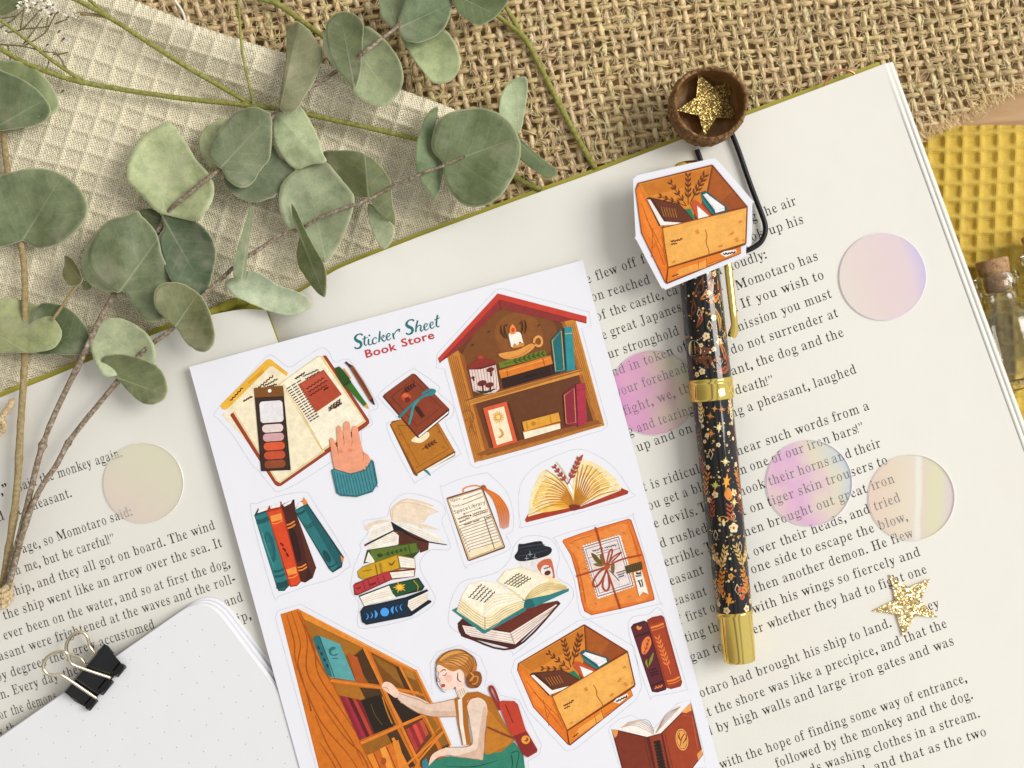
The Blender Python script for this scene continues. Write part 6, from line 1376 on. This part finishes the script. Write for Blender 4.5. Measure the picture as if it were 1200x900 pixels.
def leaf(par, T, pts, base, tip, z, col, curl=0.0, tilt=(0, 0), fold=0.0, seed=0, wave=1.0, droop=0.0, n=4):
    """a leaf blade: outline and midrib in zoomed photo pixels, T = (x0, y0, scale)
    curl lifts the margins, fold creases along the midrib, tilt leans the blade, droop bends the tip"""
    rnd = random.Random(seed*7+len(pts)); x0, y0, k = T
    q = spline([(x0+x/k, y0+y/k) for x, y in pts], True, n)
    q = [(x+rnd.uniform(-.35, .35), y+rnd.uniform(-.35, .35)) for x, y in q]
    bx, by = x0+base[0]/k, y0+base[1]/k; tx, ty = x0+tip[0]/k, y0+tip[1]/k
    L = math.hypot(tx-bx, ty-by); ux, uy = (tx-bx)/L, (ty-by)/L
    cx = sum(p[0] for p in q)/len(q); cy = sum(p[1] for p in q)/len(q)
    ext = max(math.hypot(p[0]-cx, p[1]-cy) for p in q)
    ph = rnd.uniform(0, 6); R = 9; N = len(q)
    def zf(x, y):
        a = (x-bx)*ux+(y-by)*uy; c = -(x-bx)*uy+(y-by)*ux
        dd = c/ext; aa = a/ext
        zz = z+2.8*curl*ext*dd*dd+fold*ext*abs(dd)+(x-cx)*tilt[0]+(y-cy)*tilt[1]-droop*ext*aa*aa
        zz += wave*(2.0*math.sin(a/11+ph)*dd*2+1.2*math.sin(c/8+a/13+ph*2)+1.5*math.sin(a/19+c/23+ph))
        return zz
    loc = lambda x, y, f_=0.0: (((x-bx)*ux+(y-by)*uy)/(2*ext), (-(x-bx)*uy+(y-by)*ux)/(2*ext), f_)
    m = MB(); vs = []; lc = []
    zz = zf(cx, cy); vs.append(P(cx, cy, zz)); lc.append(loc(cx, cy))
    for r in range(1, R+1):
        f = r/R
        for (x, y) in q:
            xx, yy = cx+(x-cx)*f, cy+(y-cy)*f; vs.append(P(xx, yy, zf(xx, yy))); lc.append(loc(xx, yy, f))
    fs = [(0, 1+i, 1+(i+1) % N) for i in range(N)]+[(1+r*N+i, 1+(r+1)*N+i, 1+(r+1)*N+(i+1) % N, 1+r*N+(i+1) % N) for r in range(R-1) for i in range(N)]
    A, B, C = (vs[j] for j in fs[0])
    ar = sum(a[0]*b[1]-a[1]*b[0] for a, b in zip(vs[-N:], vs[-N+1:]+vs[-N:-N+1]))
    if ar < 0: fs = [f[::-1] for f in fs]
    w_ = rnd.uniform(-.05, .05); lt = 1.2 if col[1] > .36 else (1.0 if col[1] > .31 else .80); jc = (col[0]*(1.05+w_)*lt, col[1]*lt, col[2]*(.88-w_)*lt)  # dark leaves are darkened further to imitate shade, pale ones lightened
    m.add(vs, fs, jc, True)
    th = 1.3; nv = len(vs); under = tuple(min(1, c*1.15+.03) for c in jc)
    m.add([(p[0], p[1], p[2]-th) for p in vs], [f[::-1] for f in fs], under, True)
    rimc = (.52, .52, .34); e0 = nv-N
    m.f += [((e0+i), (e0+(i+1) % N), nv+e0+(i+1) % N, nv+e0+i) if ar < 0 else ((e0+(i+1) % N), (e0+i), nv+e0+i, nv+e0+(i+1) % N) for i in range(N)]
    m.c += [rimc]*N; m.sm += [False]*N; m.mi += [0]*N
    m.lc = lc+lc
    return m.build('leaf', M_LEAF, par)
def stem(par, pts, r0, r1, mat, name='stem', seed=1, nodes=(), n=8, up=0):
    """pts (x, y, z) in photo pixels"""
    rnd = random.Random(seed); q = [(x, y, z+up) for x, y, z in spline(pts, n=n)]; N = len(q); m = MB()
    rr = [(r0+(r1-r0)*i/(N-1))*(1+rnd.uniform(-.05, .05)) for i in range(N)]
    for (x, y) in nodes:
        j = min(range(N), key=lambda i: (q[i][0]-x)**2+(q[i][1]-y)**2)
        for d, f in ((-1, 1.12), (0, 1.28), (1, 1.08)):
            if 0 <= j+d < N: rr[j+d] *= f
    m.tube([P(*p) for p in q], rr, 10, jit=.05, rnd=rnd)
    return m.build(name, mat, par)
Z1, Z2, Z3 = (0, 0, 3), (350, 0, 3), (0, 200, 3)
Z4, Z5, Z6, Z7, Z8 = (240, 0, 5), (80, 200, 5), (180, 120, 5), (250, 200, 5), (0, 280, 4.0917)
def branches():
    A = thing('eucalyptus_branch', P(24, 420, -10), 'eucalyptus branch with a straight tan stem rising along the left picture edge', 'branch', 'eucalyptus branches tied with twine')
    stem(A, [(0, 706, 4), (4, 684, 6), (9, 650, 8), (16, 606, 9), (21, 558, 9), (24, 500, 8), (28, 440, 6), (29, 400, 4), (29, 330, 0), (25, 285, -2), (16, 240, -5), (8, 195, -7), (3, 150, -8), (-2, 120, -9)], 4.6, 3.4, M_TWIG2, nodes=((21, 538), (16, 606)))
    stem(A, [(62, 374, 12), (72, 360, 14), (84, 343, 15), (95, 329, 16)], 1.9, 1.7, M_TWIG2, 'twig', 2)
    leaf(A, Z1, [(-60, 840), (-80, 700), (-40, 635), (40, 605), (100, 592), (190, 600), (260, 640), (308, 715), (295, 780), (225, 848), (142, 872), (108, 860), (75, 848), (0, 868)], (75, 850), (185, 670), 8, (.200, .255, .150), .10, (.12, -.05), 0, 1)
    leaf(A, Z3, [(130, 475), (190, 466), (250, 490), (300, 545), (314, 605), (300, 645), (200, 646), (120, 640), (100, 560)], (90, 640), (300, 560), 3, DARK, .05, (-.1, 0), 0, 2)
    leaf(A, Z3, [(-50, 470), (0, 448), (80, 455), (150, 485), (205, 540), (216, 582), (190, 622), (120, 640), (40, 638), (-50, 630)], (92, 638), (-40, 560), 14, (.29, .34, .19), -.10, (.10, .05), 0, 3)
    leaf(A, Z8, [(310, 80), (345, 95), (375, 140), (395, 195), (380, 222), (345, 230), (315, 210), (300, 160), (310, 120)], (390, 200), (310, 90), 14, (.14, .14, .06), .3, (.1, .2), 0, 4, .6)
    leaf(A, Z8, [(395, 200), (425, 212), (440, 232), (424, 245), (398, 238)], (396, 206), (438, 240), 11, (.12, .14, .06), 0, (-.2, 0), 0, 5, .4)
    leaf(A, Z1, [(-40, 220), (20, 213), (70, 217), (130, 245), (185, 305), (207, 370), (185, 402), (140, 410), (40, 380), (-40, 330)], (0, 420), (150, 290), 2, (.255, .315, .175), .05, (.05, 0), 0, 6)
    leaf(A, Z1, [(-50, 240), (0, 246), (90, 285), (150, 335), (178, 390), (150, 430), (80, 448), (-50, 445)], (-10, 445), (140, 360), 9, (.18, .235, .13), .12, (.1, -.1), 0, 7)
    leaf(A, Z1, [(-40, -40), (40, -45), (78, -20), (75, 18), (40, 45), (0, 55), (-40, 50)], (-30, 55), (60, -10), 6, (.17, .20, .10), .1, (.1, 0), 0, 8)

    B = thing('eucalyptus_branch', P(200, 250, -10), 'eucalyptus branch with a speckled stem and the cluster of largest leaves in the middle', 'branch', 'eucalyptus branches tied with twine')
    stem(B, [(2, 706, 12), (12, 668, 15), (25, 620, 16), (36, 575, 15), (46, 535, 14), (58, 500, 13), (75, 462, 12), (92, 428, 11), (105, 400, 10), (118, 372, 10), (132, 348, 10), (144, 322, 9), (166, 290, 5), (186, 270, 5), (193, 256, 8), (203, 242, 19), (220, 228, 24), (242, 210, 28), (258, 198, 25), (285, 172, 14), (318, 138, 18), (345, 112, 22), (372, 98, 22), (398, 81, 24), (412, 72, 30), (427, 61, 42), (440, 51, 38), (462, 34, 26), (482, 10, 12), (492, -20, 10)], 3.7, 2.1, M_TWIG, nodes=((46, 521), (88, 433), (64, 525)), seed=3)
    leaf(B, Z5, [(75, 560), (85, 490), (110, 430), (160, 370), (220, 420), (262, 560), (300, 690), (235, 712), (150, 680), (90, 630)], (300, 700), (110, 480), 12, (.315, .375, .245), .05, (.15, 0), 0, 9)
    leaf(B, Z5, [(415, 238), (480, 222), (540, 258), (566, 300), (530, 382), (480, 315)], (560, 290), (420, 240), 6, (.085, .105, .055), 0, (-.1, .1), 0, 10, .4)
    leaf(B, Z5, [(550, 260), (640, 268), (740, 295), (800, 335), (845, 400), (867, 480), (855, 570), (830, 660), (800, 728), (750, 740), (690, 700), (610, 650), (560, 540), (530, 400), (560, 330)], (555, 275), (740, 600), 13, (.115, .160, .095), .18, (-.08, .05), 0, 11)
    leaf(B, Z5, [(390, 235), (412, 240), (430, 265), (490, 325), (525, 390), (545, 480), (580, 570), (610, 645), (600, 760), (560, 860), (500, 890), (440, 870), (380, 780), (322, 706), (290, 715), (255, 700), (190, 650), (130, 580), (108, 510), (130, 420), (180, 340), (250, 285), (330, 262)], (308, 700), (430, 530), 24, (.185, .230, .135), -.05, (-.10, .04), .10, 12)
    leaf(B, Z1, [(445, 600), (460, 540), (500, 480), (560, 440), (598, 430), (640, 480), (690, 560), (730, 605), (752, 655), (745, 710), (715, 755), (688, 778), (620, 765), (570, 752), (540, 735), (500, 690), (450, 640)], (570, 750), (590, 560), 12, (.34, .405, .255), .12, (.06, .05), 0, 13)
    leaf(B, Z6, [(430, 95), (360, 115), (300, 150), (268, 210), (270, 280), (300, 345), (340, 385), (400, 300), (440, 180)], (380, 400), (330, 150), 8, (.32, .385, .25), 0, (.1, 0), 0, 14)
    leaf(B, Z6, [(690, 240), (740, 320), (825, 380), (790, 440), (740, 520), (690, 560), (590, 585), (510, 565), (450, 520), (410, 450), (480, 390), (580, 340), (640, 280)], (400, 420), (760, 420), 6, (.19, .245, .165), .12, (-.08, .08), 0, 15)
    leaf(B, Z6, [(480, 55), (560, 28), (610, 28), (660, 50), (690, 78), (693, 180), (685, 310), (650, 370), (615, 410), (590, 460), (540, 498), (480, 490), (430, 450), (405, 400), (375, 375), (330, 330), (322, 280), (350, 210), (410, 130)], (385, 390), (610, 150), 28, (.205, .240, .145), -.10, (-.08, .10), 0, 16)
    leaf(B, Z6, [(740, 55), (770, 66), (850, 20), (900, 80), (950, 170), (990, 290), (1010, 350), (920, 365), (850, 390), (790, 360), (720, 260), (695, 180), (700, 90)], (720, 60), (960, 340), 16, (.345, .400, .255), .05, (.10, 0), -.22, 17)
    leaf(B, Z4, [(480, 155), (520, 135), (550, 128), (600, 165), (650, 230), (692, 320), (670, 400), (630, 500), (580, 570), (540, 640), (490, 665), (435, 630), (450, 500), (475, 350), (478, 220)], (440, 640), (535, 220), 36, (.235, .260, .165), 0, (.12, 0), -.35, 18)
    leaf(B, Z4, [(690, 230), (705, 185), (730, 280), (770, 400), (762, 404), (720, 345), (695, 290)], (765, 400), (700, 200), 26, (.42, .47, .35), 0, (.2, 0), 0, 19, .3)
    leaf(B, Z4, [(930, 155), (1000, 180), (1080, 260), (1140, 350), (1166, 450), (1140, 540), (1080, 610), (1000, 620), (920, 585), (868, 530), (880, 380), (905, 240)], (890, 290), (1080, 560), 29, (.275, .335, .215), .20, (.03, .06), 0, 20)
    leaf(B, Z4, [(710, 150), (740, 100), (800, 66), (860, 75), (905, 105), (930, 150), (926, 230), (920, 330), (910, 440), (875, 525), (830, 480), (770, 400), (720, 280)], (876, 510), (800, 110), 38, (.150, .180, .085), .15, (-.10, 0), 0, 21)
    leaf(B, Z2, [(360, 130), (400, 150), (450, 140), (510, 105), (550, 150), (570, 220), (550, 270), (510, 293), (465, 285), (420, 230), (385, 180)], (362, 130), (530, 260), 12, (.31, .385, .24), .15, (.05, .10), 0, 22)
    leaf(B, Z2, [(285, -40), (283, 20), (300, 72), (345, 98), (380, 40), (400, -40)], (350, 95), (310, -20), 14, (.235, .290, .175), .1, (.1, .1), 0, 23)
    leaf(B, Z2, [(400, -40), (365, 30), (350, 75), (355, 122), (390, 147), (440, 146), (500, 112), (530, 62), (540, 0), (530, -40)], (352, 98), (520, 20), 20, (.185, .245, .140), .15, (-.05, .05), 0, 24)
    leaf(B, Z2, [(540, -30), (540, 0), (560, 40), (600, 75), (640, 88), (690, 62), (730, 12), (740, -40)], (545, -20), (690, 50), 16, (.130, .185, .085), .15, (-.08, .05), 0, 25)

    C_ = thing('eucalyptus_branch', P(300, 330, -5), 'eucalyptus branch with a thin dark stem reaching right to the single round leaf', 'branch', 'eucalyptus branches tied with twine')
    stem(C_, [(4, 706, 18), (14, 672, 20), (32, 608, 19), (48, 572, 18), (66, 545, 17), (80, 519, 16), (98, 495, 16), (112, 478, 16), (137, 448, 17), (165, 415, 18), (182, 400, 20), (200, 387, 22), (222, 360, 22), (238, 346, 18), (256, 330, 14), (280, 308, 12), (305, 291, 14), (330, 275, 14), (352, 268, 17), (372, 257, 26), (400, 245, 28), (432, 234, 25), (448, 225, 24), (470, 214, 28), (498, 202, 37), (520, 194, 35), (545, 183, 36.5)], 3.6, 1.5, M_TWIG, nodes=((79, 519), (137, 448), (31, 607), (432, 234)), seed=5)
    leaf(C_, Z8, [(430, 470), (440, 425), (480, 392), (550, 378), (620, 395), (690, 440), (735, 500), (746, 560), (735, 595), (660, 620), (560, 655), (500, 655), (460, 600), (436, 540)], (650, 560), (480, 430), 13, (.345, .410, .29), .15, (.12, .05), 0, 26)
    leaf(C_, Z8, [(485, 585), (505, 560), (570, 553), (650, 565), (720, 590), (770, 625), (800, 690), (800, 745), (770, 780), (720, 795), (670, 780), (620, 735), (575, 685), (530, 645), (495, 615)], (560, 665), (770, 740), 25, (.185, .230, .125), .12, (.04, .10), 0, 27)
    leaf(C_, Z3, [(540, 445), (550, 412), (590, 392), (650, 400), (710, 445), (745, 520), (756, 590), (735, 630), (700, 636), (655, 605), (620, 555), (580, 520), (548, 485)], (615, 550), (690, 440), 31, (.180, .205, .100), .10, (-.12, .05), 0, 28)
    leaf(C_, Z7, [(238, 183), (230, 300), (205, 430), (192, 600), (165, 640), (130, 636), (115, 600), (120, 520), (150, 420), (190, 290), (218, 205)], (165, 640), (232, 190), 20, (.225, .275, .165), 0, (-.75, .1), 0, 29, .5)
    leaf(C_, Z7, [(70, 670), (82, 640), (120, 625), (180, 630), (200, 585), (290, 610), (380, 670), (470, 700), (540, 730), (580, 770), (560, 810), (500, 840), (420, 846), (330, 825), (220, 780), (120, 730)], (130, 640), (560, 790), 13, (.35, .430, .34), .45, (.02, -.15), 0, 30)
    leaf(C_, Z6, [(740, 510), (780, 440), (840, 392), (920, 360), (1010, 350), (1060, 400), (1110, 460), (1172, 540), (1172, 610), (1150, 690), (1110, 790), (1050, 900), (1000, 940), (940, 880), (890, 780), (830, 760), (770, 710), (738, 620)], (1000, 900), (900, 420), 12, (.280, .350, .255), .12, (.05, .08), 0, 31)
    leaf(C_, Z7, [(455, 198), (470, 205), (490, 240), (540, 350), (600, 460), (650, 550), (664, 620), (662, 700), (648, 742), (600, 705), (550, 640), (505, 570), (488, 480), (500, 410), (500, 370), (470, 300)], (510, 385), (645, 720), 24, (.175, .225, .100), 0, (.65, -.20), 0, 32, .6)
    leaf(C_, Z2, [(250, 715), (290, 755), (335, 795), (328, 845), (300, 877), (275, 850), (255, 800), (243, 745)], (246, 710), (305, 870), 12, (.33, .41, .30), 0, (.35, .1), 0, 33, .5)
    leaf(C_, Z2, [(85, 537), (150, 527), (220, 535), (280, 575), (322, 635), (330, 710), (342, 793), (300, 768), (262, 725), (245, 695), (200, 690), (160, 665), (120, 605)], (245, 700), (238, 610), 25, (.160, .185, .082), .0, (-.05, .05), -.35, 34)
    leaf(C_, Z2, [(490, 377), (484, 410), (478, 440), (500, 545), (506, 620), (486, 694), (470, 692), (430, 640), (412, 580), (415, 500), (440, 420), (470, 382)], (500, 600), (478, 390), 27, (.20, .275, .150), 0, (-.35, 0), 0, 35, .6)
    leaf(C_, Z2, [(705, 400), (715, 330), (745, 285), (800, 270), (803, 340), (790, 420), (775, 468), (740, 450)], (772, 465), (770, 290), 8, (.29, .37, .265), .25, (.05, .05), 0, 36)
    leaf(C_, Z2, [(775, 488), (800, 505), (830, 535), (880, 575), (911, 605), (880, 628), (830, 600), (780, 560), (770, 520)], (775, 500), (900, 615), 6, (.20, .265, .145), 0, (.0, -.3), 0, 37, .5)
    leaf(C_, Z2, [(466, 505), (480, 440), (520, 400), (590, 383), (660, 382), (730, 415), (770, 470), (782, 530), (760, 610), (710, 690), (640, 727), (580, 720), (530, 670), (508, 610), (510, 580), (495, 560), (474, 535)], (508, 578), (640, 530), 33, (.150, .205, .110), .08, (-.04, .03), 0, 38)
branches()

# ---------------------------------------------------------------- dried gypsophila sprigs
M_STALK = bark('dry_stalk', (.10, .09, .03), (.17, .15, .06), (.26, .24, .11))
def sprigs():
    A = thing('gypsophila_sprig', P(160, 90, -18), 'green forked sprig on the cream cloth with tiny dried white flowers', 'sprig')
    stem(A, [(-8, 52, -8), (30, 74, -9), (70, 89, -10), (95, 96, -11), (150, 106, -12), (220, 116, -13), (296, 124, -13), (350, 132, -14), (420, 147, -14), (489, 163, -13)], 3.0, 3.0, M_STEM, nodes=((95, 96), (297, 124)), seed=7, up=13)
    stem(A, [(84, -3, -2), (105, 8, -4), (126, 19, -6), (165, 44, -8), (215, 76, -11), (260, 102, -13), (294, 122, -13)], 2.7, 2.9, M_STEM, 'side_stem', 8, ((126, 19),), up=14)
    stem(A, [(102, -3, -3), (114, 8, -5), (126, 18, -6)], 1.9, 2.2, M_STEM, 'side_stem', 9, up=9)
    stem(A, [(90, 16, -7), (108, 17, -7), (126, 20, -7)], 2.1, 2.1, M_TWIG2, 'side_stem', 10, up=9)
    stem(A, [(-4, 20, 2), (30, 46, -2), (60, 70, -6), (95, 94, -10)], 1.6, 2.4, M_STEM, 'side_stem', 11, up=9)
    stem(A, [(279, -4, -8), (281, 25, -9), (284, 62, -10), (291, 95, -12), (297, 122, -24)], 1.3, 1.7, M_STEM, 'side_stem', 12, ((280, 18),), up=27)
    stem(A, [(266, 14, -7), (272, 19, -8), (280, 18, -9)], .9, .9, M_STEM, 'side_stem', 13, up=27)
    for i, q in enumerate(([(-3, 52), (25, 54), (50, 60), (66, 62)], [(27, 52), (38, 38), (50, 21)], [(28, 54), (42, 46), (54, 37), (60, 26), (66, 15)], [(25, 34), (40, 33), (57, 31)], [(8, 38), (24, 35), (36, 24), (44, 15)], [(-3, 34), (14, 24), (26, 12)], [(24, 34), (26, 22), (28, 8)], [(66, 63), (72, 70), (76, 78), (90, 94)], [(54, 37), (56, 22), (60, 12)], [(0, 22), (18, 19)], [(62, 64), (72, 63), (80, 61)], [(9, 54), (11, 62), (12, 70)], [(57, 72), (56, 77), (54, 81)], [(64, 28), (72, 25), (80, 22)])):
        stem(A, [(x, y, 1+3*math.sin(i+k)) for k, (x, y) in enumerate(q)], .95, .7, M_STALK, 'stalk', 20+i, n=5)
    tf = NT('dried_white_petal'); f = tf.noise(20, 4); mp = tf.set(col=tf.ramp(f, [(.3, (.74, .67, .50)), (.6, (.90, .87, .76))]), rough=.8, spec=.15)
    mc = flatmat('dry_brown_calyx', (.20, .14, .07), .8, .15)
    for i, (x, y, r, br) in enumerate(((28, 4, 6, 0), (36, 9, 6, 0), (44, 3, 6, 0), (52, 1, 6.5, 0), (55, 9, 6, 0), (61, 16, 5.5, 0), (62, 6, 6, 0), (34, 1, 5, 0), (48, 12, 4.5, 0), (80, 20, 4.8, 0), (88, 17, 5, 0), (92, 20, 4, 0), (24, 6, 4, 0), (68, 14, 3.5, 0), (75, 45, 6.5, 1), (70, 36, 5, 1), (56, 52, 4.5, 1), (74, 106, 4.5, 1), (8, 36, 3, 0))):
        rnd = random.Random(i+40); b = MB(); r *= 1.35; z = 5+rnd.uniform(-3, 3) if y < 60 else -10
        for k in range(11 if not br else 7):
            a = rnd.uniform(0, 6.28); el = rnd.uniform(-.1, 1.1); l = r*rnd.uniform(.55, 1.0); w = l*rnd.uniform(.35, .55)
            if br: a = rnd.gauss(-.9, .5); el = rnd.uniform(0, .5)
            d = (math.cos(a)*math.cos(el), math.sin(a)*math.cos(el), math.sin(el)); pr = (-math.sin(a), math.cos(a), rnd.uniform(-.5, .5)); up = (rnd.uniform(-.2, .2), rnd.uniform(-.2, .2), .35)
            C0 = P(x, y, z); V = []
            for t_, ww in ((0, .12), (.35, .8), (.75, 1), (1, .45)):
                for sg in (-1, 0, 1): V.append(tuple(C0[j]+d[j]*l*t_+pr[j]*w*.5*ww*sg+up[j]*l*(t_*t_-.25*abs(sg)) for j in range(3)))
            b.add(V, [(3*q+s, 3*q+s+1, 3*q+s+4, 3*q+s+3) for q in range(3) for s in range(2)], smooth=True)
        fl = b.build('flower', mp, A)
        c = MB(); c.tube([P(x-.4*r, y+.45*r, z-2), P(x-.1*r, y+.1*r, z+.6), P(x+.1*r, y-.1*r, z+1.2)], [.5, 1.5, .6], 6); c.build('calyx', mc, fl)
    B = thing('gypsophila_sprig', P(460, 110, -24), 'bare yellow green stem passing under the round leaf from the top edge', 'sprig')
    stem(B, [(291, -5, -14), (306, -1, -14), (324, 4, -14), (350, 22, -14), (380, 44, -14), (420, 78, -14), (462, 117, -13), (492, 140, -12), (540, 168, -15), (590, 198, -21), (612, 212, -23), (634, 223, -24)], 3.0, 3.5, M_STEM, seed=14, nodes=((325, 4),))
    stem(B, [(330, -8, -13), (327, -2, -13), (325, 5, -13)], 2.2, 2.4, M_STEM, 'side_stem', 15)
    C_ = thing('gypsophila_sprig', P(650, 110, -24), 'green forked stem lying alone on the burlap right of the round leaf', 'sprig')
    stem(C_, [(572, 10, -20), (590, 24, -20), (614, 44, -21), (630, 72, -22), (648, 108, -23), (668, 146, -23), (684, 174, -24), (698, 198, -25)], 2.7, 3.6, M_STEM, seed=16, nodes=((614, 43),))
    stem(C_, [(586, -4, -19), (596, 14, -20), (608, 34, -21), (614, 44, -21)], 2.8, 2.8, M_STEM, 'side_stem', 17)
sprigs()

# ---------------------------------------------------------------- twine
def twine():
    nt = NT('jute_twine'); f = nt.noise(30, 5, .65); m = nt.set(col=nt.ramp(f, [(.28, (.36, .25, .12)), (.5, (.60, .46, .27)), (.72, (.78, .66, .44))]), rough=.9, spec=.1, normal=nt.bump(f, .5, .02))
    t = thing('twine_tie', P(2, 690, -4), 'beige jute twine wrapped round the bundled stems at the left edge', 'twine')
    rnd = random.Random(9)
    def rope(pts, r, name):
        q = spline(pts, n=14); b = MB()
        for s in range(3):
            out = []
            for i, p in enumerate(q):
                a = i*.55+s*2*math.pi/3; p0 = q[max(i-1, 0)]; p1 = q[min(i+1, len(q)-1)]; dx, dy = p1[0]-p0[0], p1[1]-p0[1]; l = math.hypot(dx, dy) or 1
                out.append(P(p[0]-dy/l*math.cos(a)*r*.55, p[1]+dx/l*math.cos(a)*r*.55, p[2]+math.sin(a)*r*.55))
            b.tube(out, r*.62, 7, jit=.12, rnd=rnd)
        for k in range(60):
            p = rnd.choice(q); a = rnd.uniform(0, 6.3); l = rnd.uniform(3, 8); b.tube([P(*p), P(p[0]+math.cos(a)*l*.6, p[1]+math.sin(a)*l*.6, p[2]+2), P(p[0]+math.cos(a+.5)*l, p[1]+math.sin(a+.5)*l, p[2]+rnd.uniform(-1, 3))], .22, 3, caps=False)
        return b.build(name, m, t)
    for k in range(4):
        y = 684+k*6.5
        rope([(-16, y+1, -6), (-8, y+7, 18), (2, y+8, 27), (9, y+3, 20), (12.5, y-4, 6), (11, y-9, -6)], 2.9, 'wrap')
    rope([(-14, 520, 8), (-6, 500, 10), (2, 494, 11), (5, 499, 11), (0, 508, 9), (-10, 514, 8)], 3.2, 'loop')
    rope([(-12, 508, 9), (-2, 494, 11), (6, 483, 11), (12, 475, 10), (14, 470, 9)], 3.4, 'loose_end')
twine()
bpy.data.objects.remove(_ob); bpy.data.curves.remove(_cv)
